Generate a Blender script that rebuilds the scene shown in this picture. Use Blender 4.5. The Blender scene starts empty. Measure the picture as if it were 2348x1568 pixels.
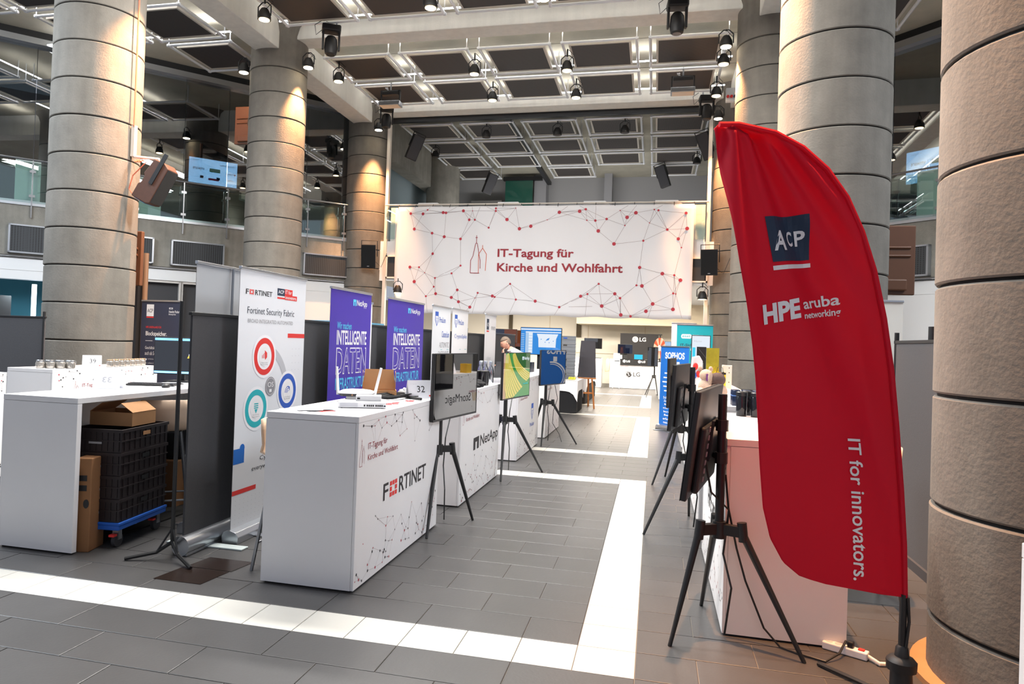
import bpy, math, random
from mathutils import Vector, Matrix
random.seed(11)
S = bpy.context.scene
COL = S.collection
PI = math.pi

# ------------------------------------------------------------------ camera
cd = bpy.data.cameras.new('camera')
cd.sensor_width = 36.0
cd.lens = 1615.0 * 36.0 / 2348.0
cd.shift_x = (1174 - 1122.4) / 2348.0
cd.shift_y = (761.7 - 784) / 2348.0
cd.clip_end = 200
cam = bpy.data.objects.new('camera', cd)
COL.objects.link(cam)
CAM_P = Vector((0, 0, 1.5827))
CR = Vector((0.97302525, 0.22807558, 0.03469001))
CU = Vector((-0.0307575, -0.02077505, 0.99931095))
CF = Vector((-0.22863911, 0.97342176, 0.01319962))
cam.matrix_world = Matrix(((CR.x, CU.x, -CF.x, 0), (CR.y, CU.y, -CF.y, 0), (CR.z, CU.z, -CF.z, CAM_P.z), (0, 0, 0, 1)))
S.camera = cam

# ------------------------------------------------------------------ light and exposure
S.view_settings.view_transform = 'Standard'
S.view_settings.look = 'None'
S.view_settings.exposure = 0.18
S.view_settings.gamma = 1.0
S.view_settings.use_curve_mapping = False
w = bpy.data.worlds.new('world')
S.world = w
w.use_nodes = True
w.node_tree.nodes['Background'].inputs[0].default_value = (0.80, 0.86, 1.0, 1)
w.node_tree.nodes['Background'].inputs[1].default_value = 0.42


def area(name, loc, sx, sy, power, col=(1, 1, 1), rot=(0, 0, 0)):
    l = bpy.data.lights.new(name, 'AREA')
    l.shape = 'RECTANGLE'
    l.size = sx
    l.size_y = sy
    l.energy = power
    l.color = col
    o = bpy.data.objects.new(name, l)
    o.location = loc
    o.rotation_euler = rot
    COL.objects.link(o)
    return o


# added fill lights over the nave, unseen above the frame, brightening the counters
for yy, pw in ((4.6, 320), (7.4, 690), (10.2, 830)):
    area('nave_fill', (-3.2, yy, 7.7), 5.5, 0.5, pw, (1.0, 0.97, 0.93))
# up-lit ceiling: the tube lamps above the panels throw their light at the slab
for yy in (9.6, 11.4, 13.2, 14.75, 16.45, 18.25):
    area('tube_uplight', (-3.2, yy, 8.14), 9.2, 0.06, 42, (1.0, 0.97, 0.90), (PI, 0, 0))
for xx in (-11.3, 4.8):
    for yy in (8.3, 10.1, 11.85, 13.55):
        area('tube_uplight', (xx, yy, 8.14), 4.4, 0.06, 42, (1.0, 0.97, 0.92), (PI, 0, 0))
# added cool fill for the side aisles, unseen outside the frame
for k in range(4):
    area('aisle_fill', (-13.5 + 1.1 * k, 5.6, 7.6), 0.07, 3.2, 260, (0.80, 0.90, 1.0))
    area('aisle_fill', (6.0 + 1.1 * k, 5.6, 7.6), 0.07, 3.2, 200, (0.85, 0.92, 1.0))
# added warm fill brightening the far end, unseen behind the hanging banner
area('gallery_fill', (-3.2, 21.5, 3.15), 9.0, 1.2, 560, (1.0, 0.90, 0.76))
area('gallery_fill', (-3.2, 25.2, 3.15), 9.0, 1.2, 1050, (1.0, 0.90, 0.76))
# dim room above the gallery, brightened by added lights unseen behind the banner
area('upper_room_fill', (-3.2, 22.0, 4.55), 8.0, 1.5, 55, (1.0, 0.98, 0.95), (PI, 0, 0))
area('upper_room_fill', (-3.2, 24.0, 4.7), 8.0, 0.5, 150, (1.0, 0.98, 0.95), (PI / 2 + 0.5, 0, 0))


def spot(name, loc, target, power, col, angle=60, blend=0.6, rad=0.06):
    l = bpy.data.lights.new(name, 'SPOT')
    l.energy = power
    l.color = col
    l.spot_size = math.radians(angle)
    l.spot_blend = blend
    l.shadow_soft_size = rad
    o = bpy.data.objects.new(name, l)
    o.location = loc
    d = Vector(target) - Vector(loc)
    o.rotation_euler = d.to_track_quat('-Z', 'Y').to_euler()
    COL.objects.link(o)
    return o


# ------------------------------------------------------------------ materials
def lin(c):
    return tuple(((x / 255.0) / 12.92 if x / 255.0 <= 0.04045 else ((x / 255.0 + 0.055) / 1.055) ** 2.4) for x in c)


MATS = {}


def mat(name, col, rough=0.5, metal=0.0, var=0.0, scale=6.0, bump=0.0, bscale=None, spec=0.5, emit=0.0, rnd=0.0, alpha=1.0, streak=0.0, coat=0.0):
    if name in MATS:
        return MATS[name]
    m = bpy.data.materials.new(name)
    m.use_nodes = True
    nt = m.node_tree
    b = nt.nodes['Principled BSDF']
    c = lin(col)
    b.inputs['Base Color'].default_value = (*c, 1)
    b.inputs['Roughness'].default_value = rough
    b.inputs['Metallic'].default_value = metal
    b.inputs['Specular IOR Level'].default_value = spec
    b.inputs['Coat Weight'].default_value = coat
    if alpha < 1:
        b.inputs['Alpha'].default_value = alpha
    if emit > 0:
        b.inputs['Emission Color'].default_value = (*c, 1)
        b.inputs['Emission Strength'].default_value = emit
    N, L = nt.nodes, nt.links
    if var > 0 or bump > 0 or rnd > 0 or streak > 0:
        tc = N.new('ShaderNodeTexCoord')
        vec = tc.outputs['Object']
        fac = None
        oi = N.new('ShaderNodeObjectInfo')
        off = N.new('ShaderNodeVectorMath')
        off.operation = 'ADD'
        mul = N.new('ShaderNodeMath')
        mul.operation = 'MULTIPLY'
        mul.inputs[1].default_value = 37.0
        L.new(oi.outputs['Random'], mul.inputs[0])
        L.new(vec, off.inputs[0])
        L.new(mul.outputs[0], off.inputs[1])
        vec = off.outputs[0]
        val = None
        if var > 0:
            n1 = N.new('ShaderNodeTexNoise')
            n1.inputs['Scale'].default_value = scale
            n1.inputs['Detail'].default_value = 6
            n1.inputs['Roughness'].default_value = 0.65
            L.new(vec, n1.inputs['Vector'])
            mr = N.new('ShaderNodeMapRange')
            mr.inputs[1].default_value = 0.3
            mr.inputs[2].default_value = 0.7
            mr.inputs[3].default_value = 1 - var
            mr.inputs[4].default_value = 1 + var * 0.6
            L.new(n1.outputs[0], mr.inputs[0])
            val = mr.outputs[0]
        if streak > 0:
            mp = N.new('ShaderNodeMapping')
            mp.inputs['Scale'].default_value = (7, 7, 0.6)
            L.new(vec, mp.inputs[0])
            n2 = N.new('ShaderNodeTexNoise')
            n2.inputs['Scale'].default_value = 1.0
            n2.inputs['Detail'].default_value = 4
            L.new(mp.outputs[0], n2.inputs['Vector'])
            mr = N.new('ShaderNodeMapRange')
            mr.inputs[1].default_value = 0.35
            mr.inputs[2].default_value = 0.75
            mr.inputs[3].default_value = 1 + streak * 0.3
            mr.inputs[4].default_value = 1 - streak
            L.new(n2.outputs[0], mr.inputs[0])
            if val is None:
                val = mr.outputs[0]
            else:
                mm = N.new('ShaderNodeMath')
                mm.operation = 'MULTIPLY'
                L.new(val, mm.inputs[0])
                L.new(mr.outputs[0], mm.inputs[1])
                val = mm.outputs[0]
        if rnd > 0:
            mr = N.new('ShaderNodeMapRange')
            mr.inputs[3].default_value = 1 - rnd
            mr.inputs[4].default_value = 1 + rnd
            L.new(oi.outputs['Random'], mr.inputs[0])
            if val is None:
                val = mr.outputs[0]
            else:
                mm = N.new('ShaderNodeMath')
                mm.operation = 'MULTIPLY'
                L.new(val, mm.inputs[0])
                L.new(mr.outputs[0], mm.inputs[1])
                val = mm.outputs[0]
        if val is not None:
            vm = N.new('ShaderNodeVectorMath')
            vm.operation = 'SCALE'
            vm.inputs[0].default_value = c
            L.new(val, vm.inputs['Scale'])
            L.new(vm.outputs[0], b.inputs['Base Color'])
        if bump > 0:
            n3 = N.new('ShaderNodeTexNoise')
            n3.inputs['Scale'].default_value = bscale or scale * 6
            n3.inputs['Detail'].default_value = 5
            L.new(vec, n3.inputs['Vector'])
            bp = N.new('ShaderNodeBump')
            bp.inputs['Strength'].default_value = bump
            bp.inputs['Distance'].default_value = 0.02
            L.new(n3.outputs[0], bp.inputs['Height'])
            L.new(bp.outputs[0], b.inputs['Normal'])
    MATS[name] = m
    return m


def mat_mesh(name, dark, light, k):
    """dark perforated sheet: a fine grid of round holes"""
    m = mat(name, dark, 0.6)
    N, L = m.node_tree.nodes, m.node_tree.links
    b = N['Principled BSDF']
    tc = N.new('ShaderNodeTexCoord')
    mp = N.new('ShaderNodeMapping')
    mp.inputs['Scale'].default_value = (k, k, k)
    L.new(tc.outputs['Object'], mp.inputs[0])
    vo = N.new('ShaderNodeTexVoronoi')
    vo.inputs['Randomness'].default_value = 0.0
    vo.inputs['Scale'].default_value = 1.0
    L.new(mp.outputs[0], vo.inputs['Vector'])
    cr = N.new('ShaderNodeMapRange')
    cr.inputs[1].default_value = 0.34
    cr.inputs[2].default_value = 0.44
    L.new(vo.outputs['Distance'], cr.inputs[0])
    mx = N.new('ShaderNodeMix')
    mx.data_type = 'RGBA'
    mx.inputs['A'].default_value = (*lin(dark), 1)
    mx.inputs['B'].default_value = (*lin(light), 1)
    L.new(cr.outputs[0], mx.inputs['Factor'])
    L.new(mx.outputs['Result'], b.inputs['Base Color'])
    return m


def mat_glass(name, tint, refl, rough=0.0, f_edge=True):
    m = bpy.data.materials.new(name)
    m.use_nodes = True
    N, L = m.node_tree.nodes, m.node_tree.links
    N.remove(N['Principled BSDF'])
    out = N['Material Output']
    t = N.new('ShaderNodeBsdfTransparent')
    t.inputs[0].default_value = (*tint, 1)
    g = N.new('ShaderNodeBsdfGlossy')
    g.inputs['Roughness'].default_value = rough
    mx = N.new('ShaderNodeMixShader')
    lw = N.new('ShaderNodeLayerWeight')
    lw.inputs[0].default_value = 0.35
    mr = N.new('ShaderNodeMapRange')
    mr.inputs[3].default_value = refl
    mr.inputs[4].default_value = 0.95
    L.new(lw.outputs['Fresnel'], mr.inputs[0])
    L.new(mr.outputs[0], mx.inputs[0])
    L.new(t.outputs[0], mx.inputs[1])
    L.new(g.outputs[0], mx.inputs[2])
    L.new(mx.outputs[0], out.inputs[0])
    MATS[name] = m
    return m


def mat_screen(name, col, refl, emit=None, es=1.0):
    """dark glossy display glass: black core with a mirror-like coat, optionally lit"""
    if name in MATS:
        return MATS[name]
    m = bpy.data.materials.new(name)
    m.use_nodes = True
    N, L = m.node_tree.nodes, m.node_tree.links
    N.remove(N['Principled BSDF'])
    out = N['Material Output']
    if emit:
        d = N.new('ShaderNodeEmission')
        d.inputs[0].default_value = (*lin(emit), 1)
        d.inputs[1].default_value = es
    else:
        d = N.new('ShaderNodeBsdfDiffuse')
        d.inputs[0].default_value = (*lin(col), 1)
    g = N.new('ShaderNodeBsdfGlossy')
    g.inputs['Roughness'].default_value = 0.015
    mx = N.new('ShaderNodeMixShader')
    mx.inputs[0].default_value = refl
    L.new(d.outputs[0], mx.inputs[1])
    L.new(g.outputs[0], mx.inputs[2])
    L.new(mx.outputs[0], out.inputs[0])
    MATS[name] = m
    return m


CONC = mat('concrete', (138, 135, 127), 0.85, var=0.22, scale=2.2, bump=0.35, bscale=45, streak=0.16)
DRUM = mat('drum_concrete', (118, 113, 105), 0.88, var=0.20, scale=2.6, bump=0.18, bscale=42, streak=0.14, rnd=0.07)
CEILC = mat('ceiling_concrete', (176, 171, 156), 0.85, var=0.16, scale=1.2, bump=0.15, bscale=20)
BEAMC = mat('beam_concrete', (222, 220, 213), 0.8, var=0.08, scale=1.5, bump=0.15, bscale=30, streak=0.08)
JOINT = mat('joint_dark', (30, 28, 26), 0.9)
TILE = mat('dark_floor_tile', (76, 75, 75), 0.38, var=0.08, scale=3, bump=0.04, bscale=60, rnd=0.06, spec=0.35)
WTILE = mat('white_floor_tile', (204, 201, 193), 0.45, var=0.03, scale=4, rnd=0.02)
GROUT = mat('grout', (122, 117, 110), 0.9)
WHITE = mat('white_laminate', (232, 231, 232), 0.42, var=0.015, scale=3)
WHITE2 = mat('white_paint', (228, 230, 232), 0.6)
WARMW = mat('warm_wall', (238, 232, 220), 0.6)
BEIGE = mat('beige_wall', (214, 200, 176), 0.7)
GREYW = mat('grey_wall', (158, 158, 160), 0.8)
COOLW = mat('cool_wall', (150, 166, 172), 0.8)
TEAL = mat('teal_wall', (64, 132, 150), 0.7)
ALU = mat('aluminium', (196, 200, 206), 0.28, metal=0.9)
PIPE = mat('galvanised_pipe', (226, 228, 232), 0.35, metal=0.25)
STEEL = mat('steel', (150, 152, 156), 0.3, metal=0.9)
BLACK = mat('black_metal', (26, 27, 29), 0.45)
BLKPL = mat('black_plastic', (30, 29, 30), 0.5, var=0.05)
DKGREY = mat('dark_grey', (58, 58, 62), 0.6)
FABD = mat('dark_partition_fabric', (70, 70, 73), 0.95, var=0.06, scale=60, bump=0.15, bscale=200)
FABG = mat('grey_banner_back', (176, 178, 182), 0.75)
MESHD = mat_mesh('perforated_panel', (26, 24, 25), (78, 71, 68), 38.0)
MESHW = mat_mesh('perforated_wall_panel', (14, 15, 18), (58, 61, 65), 26.0)
PANFR = mat('panel_frame', (198, 192, 182), 0.5)
RED = mat('flag_red', (214, 20, 50), 0.62, spec=0.3)
_n = RED.node_tree.nodes
_t = _n.new('ShaderNodeBsdfTranslucent')
_t.inputs[0].default_value = (*lin((214, 20, 50)), 1)
_x = _n.new('ShaderNodeMixShader')
_x.inputs[0].default_value = 0.25
RED.node_tree.links.new(_n['Principled BSDF'].outputs[0], _x.inputs[1])
RED.node_tree.links.new(_t.outputs[0], _x.inputs[2])
RED.node_tree.links.new(_x.outputs[0], _n['Material Output'].inputs[0])
NAVY = mat('navy_print', (34, 52, 76), 0.7)
PWHITE = mat('white_print', (236, 236, 238), 0.7)
PRED = mat('red_print', (222, 52, 48), 0.7)
DRED = mat('dark_red_print', (150, 42, 54), 0.7)
CRIM = mat('crimson_dot', (176, 48, 64), 0.7)
PBLK = mat('black_print', (44, 42, 44), 0.7)
PGREY = mat('grey_print', (152, 152, 156), 0.7)
LGREY = mat('light_grey_print', (196, 198, 204), 0.7)
LINE = mat('line_print', (176, 164, 164), 0.8)
PURP = mat('purple_print', (70, 48, 168), 0.55, var=0.05, scale=2)
CYAN = mat('cyan_print', (90, 200, 240), 0.7)
BLUE = mat('blue_print', (22, 104, 192), 0.6)
BLUE2 = mat('royal_blue_print', (44, 92, 190), 0.6)
TURQ = mat('turquoise_print', (36, 176, 186), 0.6)
TEALP = mat('teal_print', (0, 160, 176), 0.6)
FABW = mat('white_fabric', (238, 238, 241), 0.75)
FABW2 = mat('cool_white_fabric', (226, 229, 234), 0.75)
CARD = mat('cardboard', (176, 130, 88), 0.85, var=0.06, scale=8, rnd=0.04)
CARD2 = mat('brown_cardboard', (140, 98, 62), 0.85, var=0.08, scale=6)
CRATE = mat('crate_brown_plastic', (34, 25, 27), 0.5, var=0.08, scale=10)
CRATEG = mat('crate_grey_plastic', (128, 132, 138), 0.55)
BLUEPL = mat('blue_plastic', (24, 92, 190), 0.45)
WOOD = mat('easel_wood', (196, 122, 60), 0.55, var=0.12, scale=5)
CHALK = mat('chalkboard', (72, 70, 76), 0.85, var=0.05)
CLOTHW = mat('table_cloth', (240, 240, 242), 0.85)
CLOTHB = mat('black_cloth', (24, 24, 27), 0.9)
BROWNTV = mat('tv_back', (96, 62, 40), 0.45, var=0.06)
SPKBR = mat('speaker_brown', (74, 44, 30), 0.6, var=0.15, scale=20)
CHROME = mat('chrome', (200, 202, 206), 0.12, metal=1.0)
SKIN = mat('skin', (222, 166, 142), 0.55, var=0.05)
HAIR = mat('grey_brown_hair', (128, 112, 98), 0.8, var=0.25, scale=40)
SHIRT = mat('white_shirt', (238, 238, 242), 0.8)
TROUS = mat('dark_trousers', (44, 46, 56), 0.85)
YELL = mat('yellow_bag', (236, 210, 40), 0.5)
OLIVE = mat('olive_yellow_print', (172, 158, 36), 0.45, var=0.25, scale=9)
ORANGE = mat('orange_wheel', (226, 92, 58), 0.5)
LIME = mat('lime_green', (150, 205, 40), 0.5)
PLUSHB = mat('brown_plush', (92, 74, 70), 0.95, bump=0.6, bscale=120)
PLUSHW = mat('cream_plush', (196, 170, 150), 0.95, bump=0.6, bscale=120)
GLASSB = mat_glass('balustrade_glass', (0.82, 0.92, 0.90), 0.10)
GLASSU = mat_glass('gallery_glass', (0.30, 0.36, 0.38), 0.30)
ACRYL = mat_glass('acrylic', (0.93, 0.95, 0.98), 0.06)
SCR_OFF = mat_screen('display_glass_off', (18, 18, 20), 0.30)
SCR_BLUE = mat_screen('display_blue', (0, 0, 0), 0.04, (56, 132, 206), 1.1)
SCR_WHITE = mat_screen('display_white', (0, 0, 0), 0.03, (222, 230, 240), 1.0)
SCR_PALE = mat_screen('display_pale_blue', (0, 0, 0), 0.03, (178, 206, 236), 0.9)
SCR_GREEN = mat_screen('display_green', (0, 0, 0), 0.22, (60, 160, 72), 0.8)
SCR_YEL = mat_screen('display_yellow', (0, 0, 0), 0.22, (226, 204, 92), 0.95)
SCR_TAN = mat_screen('display_tan', (0, 0, 0), 0.22, (206, 160, 128), 0.8)
SCR_DGRN = mat_screen('display_dark_green', (0, 0, 0), 0.22, (24, 104, 44), 0.8)
SCR_WARM = mat_screen('display_brown', (0, 0, 0), 0.10, (120, 62, 36), 0.7)
SCR_NAVY = mat_screen('display_navy', (0, 0, 0), 0.15, (24, 34, 62), 0.7)
SCR_CYAN = mat_screen('display_cyan', (0, 0, 0), 0.04, (60, 190, 220), 1.2)
LED = mat('led_tube', (246, 248, 255), 0.4, emit=9.0)
LENS = mat('lamp_lens', (255, 226, 168), 0.4, emit=14.0)
LENSO = mat('lamp_lens_bright', (255, 236, 200), 0.4, emit=30.0)
STRIPL = mat('light_strip_cool', (225, 238, 255), 0.4, emit=5.0)
BLUEEM = mat('screen_bar', (120, 190, 250), 0.4, emit=1.4)


# ------------------------------------------------------------------ mesh helpers
class MB:
    def __init__(self, M=None):
        self.v, self.f, self.mi = [], [], []
        self.M = M
        self.cur = 0

    def add(self, vs, fs):
        o = len(self.v)
        for p in vs:
            p = Vector(p)
            if self.M is not None:
                p = self.M @ p
            self.v.append(tuple(p))
        for f in fs:
            self.f.append(tuple(i + o for i in f))
            self.mi.append(self.cur)
        return self

    def box(self, x0, x1, y0, y1, z0, z1):
        vs = [(x0, y0, z0), (x1, y0, z0), (x1, y1, z0), (x0, y1, z0), (x0, y0, z1), (x1, y0, z1), (x1, y1, z1), (x0, y1, z1)]
        return self.add(vs, [(0, 3, 2, 1), (4, 5, 6, 7), (0, 1, 5, 4), (1, 2, 6, 5), (2, 3, 7, 6), (3, 0, 4, 7)])

    def cyl(self, p, q, r, n=10, r2=None):
        p, q = Vector(p), Vector(q)
        r2 = r if r2 is None else r2
        d = (q - p).normalized()
        a = d.orthogonal().normalized()
        b = d.cross(a)
        vs = []
        for c, rr in ((p, r), (q, r2)):
            for i in range(n):
                t = 2 * PI * i / n
                vs.append(c + a * (rr * math.cos(t)) + b * (rr * math.sin(t)))
        fs = [(i, (i + 1) % n, n + (i + 1) % n, n + i) for i in range(n)]
        fs += [tuple(range(n - 1, -1, -1)), tuple(range(n, 2 * n))]
        return self.add(vs, fs)

    def tube(self, pts, r, n=6):
        pts = [Vector(p) for p in pts]
        m = len(pts)
        vs, fs = [], []
        a = None
        for i, p in enumerate(pts):
            d = (pts[min(i + 1, m - 1)] - pts[max(i - 1, 0)]).normalized()
            a = d.orthogonal().normalized() if a is None else (a - d * a.dot(d)).normalized()
            b = d.cross(a)
            for k in range(n):
                t = 2 * PI * k / n
                vs.append(p + a * (r * math.cos(t)) + b * (r * math.sin(t)))
        for i in range(m - 1):
            for k in range(n):
                fs.append((i * n + k, i * n + (k + 1) % n, (i + 1) * n + (k + 1) % n, (i + 1) * n + k))
        fs += [tuple(range(n - 1, -1, -1)), tuple(range((m - 1) * n, m * n))]
        return self.add(vs, fs)

    def lathe(self, prof, n=16, c=(0, 0, 0)):
        vs, fs = [], []
        for r, z in prof:
            for i in range(n):
                t = 2 * PI * i / n
                vs.append((c[0] + r * math.cos(t), c[1] + r * math.sin(t), c[2] + z))
        m = len(prof)
        for j in range(m - 1):
            for i in range(n):
                fs.append((j * n + i, j * n + (i + 1) % n, (j + 1) * n + (i + 1) % n, (j + 1) * n + i))
        fs += [tuple(range(n - 1, -1, -1)), tuple(range((m - 1) * n, m * n))]
        return self.add(vs, fs)

    def ext(self, pts, o, u, v, w):
        """polygon pts (2D) in the frame o,u,v extruded by the vector w"""
        o, u, v, w = Vector(o), Vector(u), Vector(v), Vector(w)
        n = len(pts)
        a = [o + u * x + v * y for x, y in pts]
        vs = a + [p + w for p in a]
        fs = [tuple(range(n - 1, -1, -1)), tuple(range(n, 2 * n))]
        fs += [(i, (i + 1) % n, n + (i + 1) % n, n + i) for i in range(n)]
        return self.add(vs, fs)

    def ball(self, c, rx, ry=None, rz=None, n=14, m=9):
        ry = rx if ry is None else ry
        rz = rx if rz is None else rz
        vs = [(c[0], c[1], c[2] - rz)]
        for j in range(1, m):
            t = PI * j / m - PI / 2
            for i in range(n):
                a = 2 * PI * i / n
                vs.append((c[0] + rx * math.cos(t) * math.cos(a), c[1] + ry * math.cos(t) * math.sin(a), c[2] + rz * math.sin(t)))
        vs.append((c[0], c[1], c[2] + rz))
        fs = [(0, 1 + (i + 1) % n, 1 + i) for i in range(n)]
        for j in range(m - 2):
            for i in range(n):
                fs.append((1 + j * n + i, 1 + j * n + (i + 1) % n, 1 + (j + 1) * n + (i + 1) % n, 1 + (j + 1) * n + i))
        e = len(vs) - 1
        k = 1 + (m - 2) * n
        fs += [(k + i, k + (i + 1) % n, e) for i in range(n)]
        return self.add(vs, fs)

    def mesh(self, name, mats):
        me = bpy.data.meshes.new(name)
        me.from_pydata(self.v, [], self.f)
        if not isinstance(mats, (list, tuple)):
            mats = [mats]
        for m in mats:
            me.materials.append(m)
        if len(mats) > 1:
            me.polygons.foreach_set('material_index', self.mi)
        return me

    def build(self, name, mats, parent=None, smooth=False, bev=0.0, angle=40):
        me = self.mesh(name, mats)
        if smooth:
            me.polygons.foreach_set('use_smooth', [True] * len(me.polygons))
            me.set_sharp_from_angle(angle=math.radians(angle))
        me.update()
        o = bpy.data.objects.new(name, me)
        COL.objects.link(o)
        if parent is not None:
            o.parent = parent
        if bev > 0:
            bm = o.modifiers.new('bevel', 'BEVEL')
            bm.width = bev
            bm.segments = 2
            bm.limit_method = 'ANGLE'
        return o


def tag(o, label, cat, group=None, kind=None):
    o['label'] = label
    o['category'] = cat
    if group:
        o['group'] = group
    if kind:
        o['kind'] = kind
    return o


def thing(name, label, cat, loc=(0, 0, 0), rz=0.0, group=None):
    o = bpy.data.objects.new(name, None)
    o.empty_display_size = 0.1
    o.location = loc
    o.rotation_euler = (0, 0, rz)
    COL.objects.link(o)
    return tag(o, label, cat, group)


def struct(o, label=None):
    o['kind'] = 'structure'
    if label:
        o['label'] = label
    return o


def copy_tree(o, parent=None):
    c = o.copy()
    COL.objects.link(c)
    c.parent = parent
    for ch in [x for x in o.children]:
        copy_tree(ch, c)
    return c


# ------------------------------------------------------------------ lettering and flat print
_TX = {}


def text_mesh(body, bold=0.0):
    key = (body, bold)
    if key in _TX:
        return _TX[key]
    cu = bpy.data.curves.new('lettering', 'FONT')
    cu.body = body
    cu.size = 1.0
    cu.offset = bold
    cu.resolution_u = 3
    ob = bpy.data.objects.new('lettering_tmp', cu)
    COL.objects.link(ob)
    dg = bpy.context.evaluated_depsgraph_get()
    me = bpy.data.meshes.new_from_object(ob.evaluated_get(dg))
    vs = [(v.co.x, v.co.y) for v in me.vertices]
    fs = [tuple(p.vertices) for p in me.polygons]
    bpy.data.objects.remove(ob)
    bpy.data.meshes.remove(me)
    bpy.data.curves.remove(cu)
    xs = [a for a, b in vs] or [0, 1]
    ys = [b for a, b in vs] or [0, 1]
    r = (vs, fs, min(xs), max(xs), min(ys), max(ys))
    _TX[key] = r
    return r


class Face:
    """flat print on one face of a thing: x to the right, y up, in metres from the face's lower left corner"""
    def __init__(self, parent, o, u, v, warp=None, lift=0.0005):
        self.p = parent
        self.o, self.u, self.v = Vector(o), Vector(u).normalized(), Vector(v).normalized()
        self.n = self.u.cross(self.v)
        self.warp = warp
        self.lift = lift

    def pt(self, x, y, layer=1):
        d = self.lift * layer
        if self.warp:
            x, y, e = self.warp(x, y)
            d += e
        return self.o + self.u * x + self.v * y + self.n * d

    def put(self, name, pts, faces, m, layer, kind=None):
        mb = MB()
        mb.add([self.pt(x, y, layer) for x, y in pts], faces)
        ob = mb.build(name, m, self.p)
        if kind:
            ob['kind'] = kind
        return ob

    def poly(self, pts, m, layer=1, name='print'):
        return self.put(name, pts, [tuple(range(len(pts)))], m, layer)

    def rect(self, x0, y0, x1, y1, m, layer=1, name='print'):
        return self.poly([(x0, y0), (x1, y0), (x1, y1), (x0, y1)], m, layer, name)

    def disc(self, cx, cy, r, m, layer=1, name='print', n=28, ry=None):
        ry = ry or r
        return self.poly([(cx + r * math.cos(2 * PI * i / n), cy + ry * math.sin(2 * PI * i / n)) for i in range(n)], m, layer, name)

    def ring(self, cx, cy, r0, r1, m, layer=1, a0=0.0, a1=360.0, n=40, name='print'):
        pts, fs = [], []
        full = abs(a1 - a0) >= 360
        k = n if full else n + 1
        for i in range(k):
            t = math.radians(a0 + (a1 - a0) * i / n)
            pts += [(cx + r0 * math.cos(t), cy + r0 * math.sin(t)), (cx + r1 * math.cos(t), cy + r1 * math.sin(t))]
        for i in range(n):
            j = (i + 1) % k
            fs.append((2 * i, 2 * i + 1, 2 * j + 1, 2 * j))
        return self.put(name, pts, fs, m, layer)

    def lines(self, segs, wd, m, layer=1, name='print'):
        pts, fs = [], []
        for (x0, y0), (x1, y1) in segs:
            l = math.hypot(x1 - x0, y1 - y0) or 1
            nx, ny = -(y1 - y0) / l * wd / 2, (x1 - x0) / l * wd / 2
            k = len(pts)
            pts += [(x0 + nx, y0 + ny), (x0 - nx, y0 - ny), (x1 - nx, y1 - ny), (x1 + nx, y1 + ny)]
            fs.append((k, k + 1, k + 2, k + 3))
        return self.put(name, pts, fs, m, layer, 'stuff' if len(segs) > 1 else None)

    def dots(self, ds, m, layer=2, name='print', n=10):
        pts, fs = [], []
        for cx, cy, r in ds:
            k = len(pts)
            pts += [(cx + r * math.cos(2 * PI * i / n), cy + r * math.sin(2 * PI * i / n)) for i in range(n)]
            fs.append(tuple(range(k, k + n)))
        return self.put(name, pts, fs, m, layer, 'stuff')

    def text(self, body, x0, y0, x1, y1, m, layer=3, bold=0.0, mirror=False, name='lettering', outline=0.0, rot=False):
        vs, fs, a, b, c, d = text_mesh(body, bold)
        if not fs:
            return None
        pts = []
        for x, y in vs:
            s, t = (x - a) / (b - a), (y - c) / (d - c)
            if mirror:
                s = 1 - s
            if rot:      # reading downwards
                pts.append((x0 + (x1 - x0) * t, y1 - (y1 - y0) * s))
            else:
                pts.append((x0 + (x1 - x0) * s, y0 + (y1 - y0) * t))
        o = self.put(name, pts, fs, m, layer)
        o['kind'] = 'stuff'
        return o


def network(face, W, H, seed, ndot=46, scale=1.0, zone=None, dotm=None):
    """dots joined by thin lines along the top and the bottom of a printed face"""
    rg = random.Random(seed)
    ds = []
    for i in range(ndot):
        x = rg.uniform(0.02, W - 0.02)
        if zone:
            y = rg.uniform(*zone)
        elif rg.random() < 0.68:
            y = abs(rg.gauss(0, 0.16)) * H + 0.02
        else:
            y = H - 0.02 - abs(rg.gauss(0, 0.09)) * H
        y = min(max(y, 0.015), H - 0.015)
        ds.append((x, y, rg.choice((0.005, 0.006, 0.008, 0.0095)) * scale))
    segs = []
    for i, a in enumerate(ds):
        near = sorted(range(len(ds)), key=lambda j: (ds[j][0] - a[0]) ** 2 + (ds[j][1] - a[1]) ** 2)[1:4]
        for j in near:
            if j > i or rg.random() < 0.4:
                segs.append((a[:2], ds[j][:2]))
    face.lines(segs, 0.0016 * scale, LINE, 1, 'network_print')
    face.dots([d for k, d in enumerate(ds) if k % 3], PBLK, 2, 'dot_print')
    face.dots([d for k, d in enumerate(ds) if not k % 3], CRIM, 2, 'dot_print')


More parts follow.
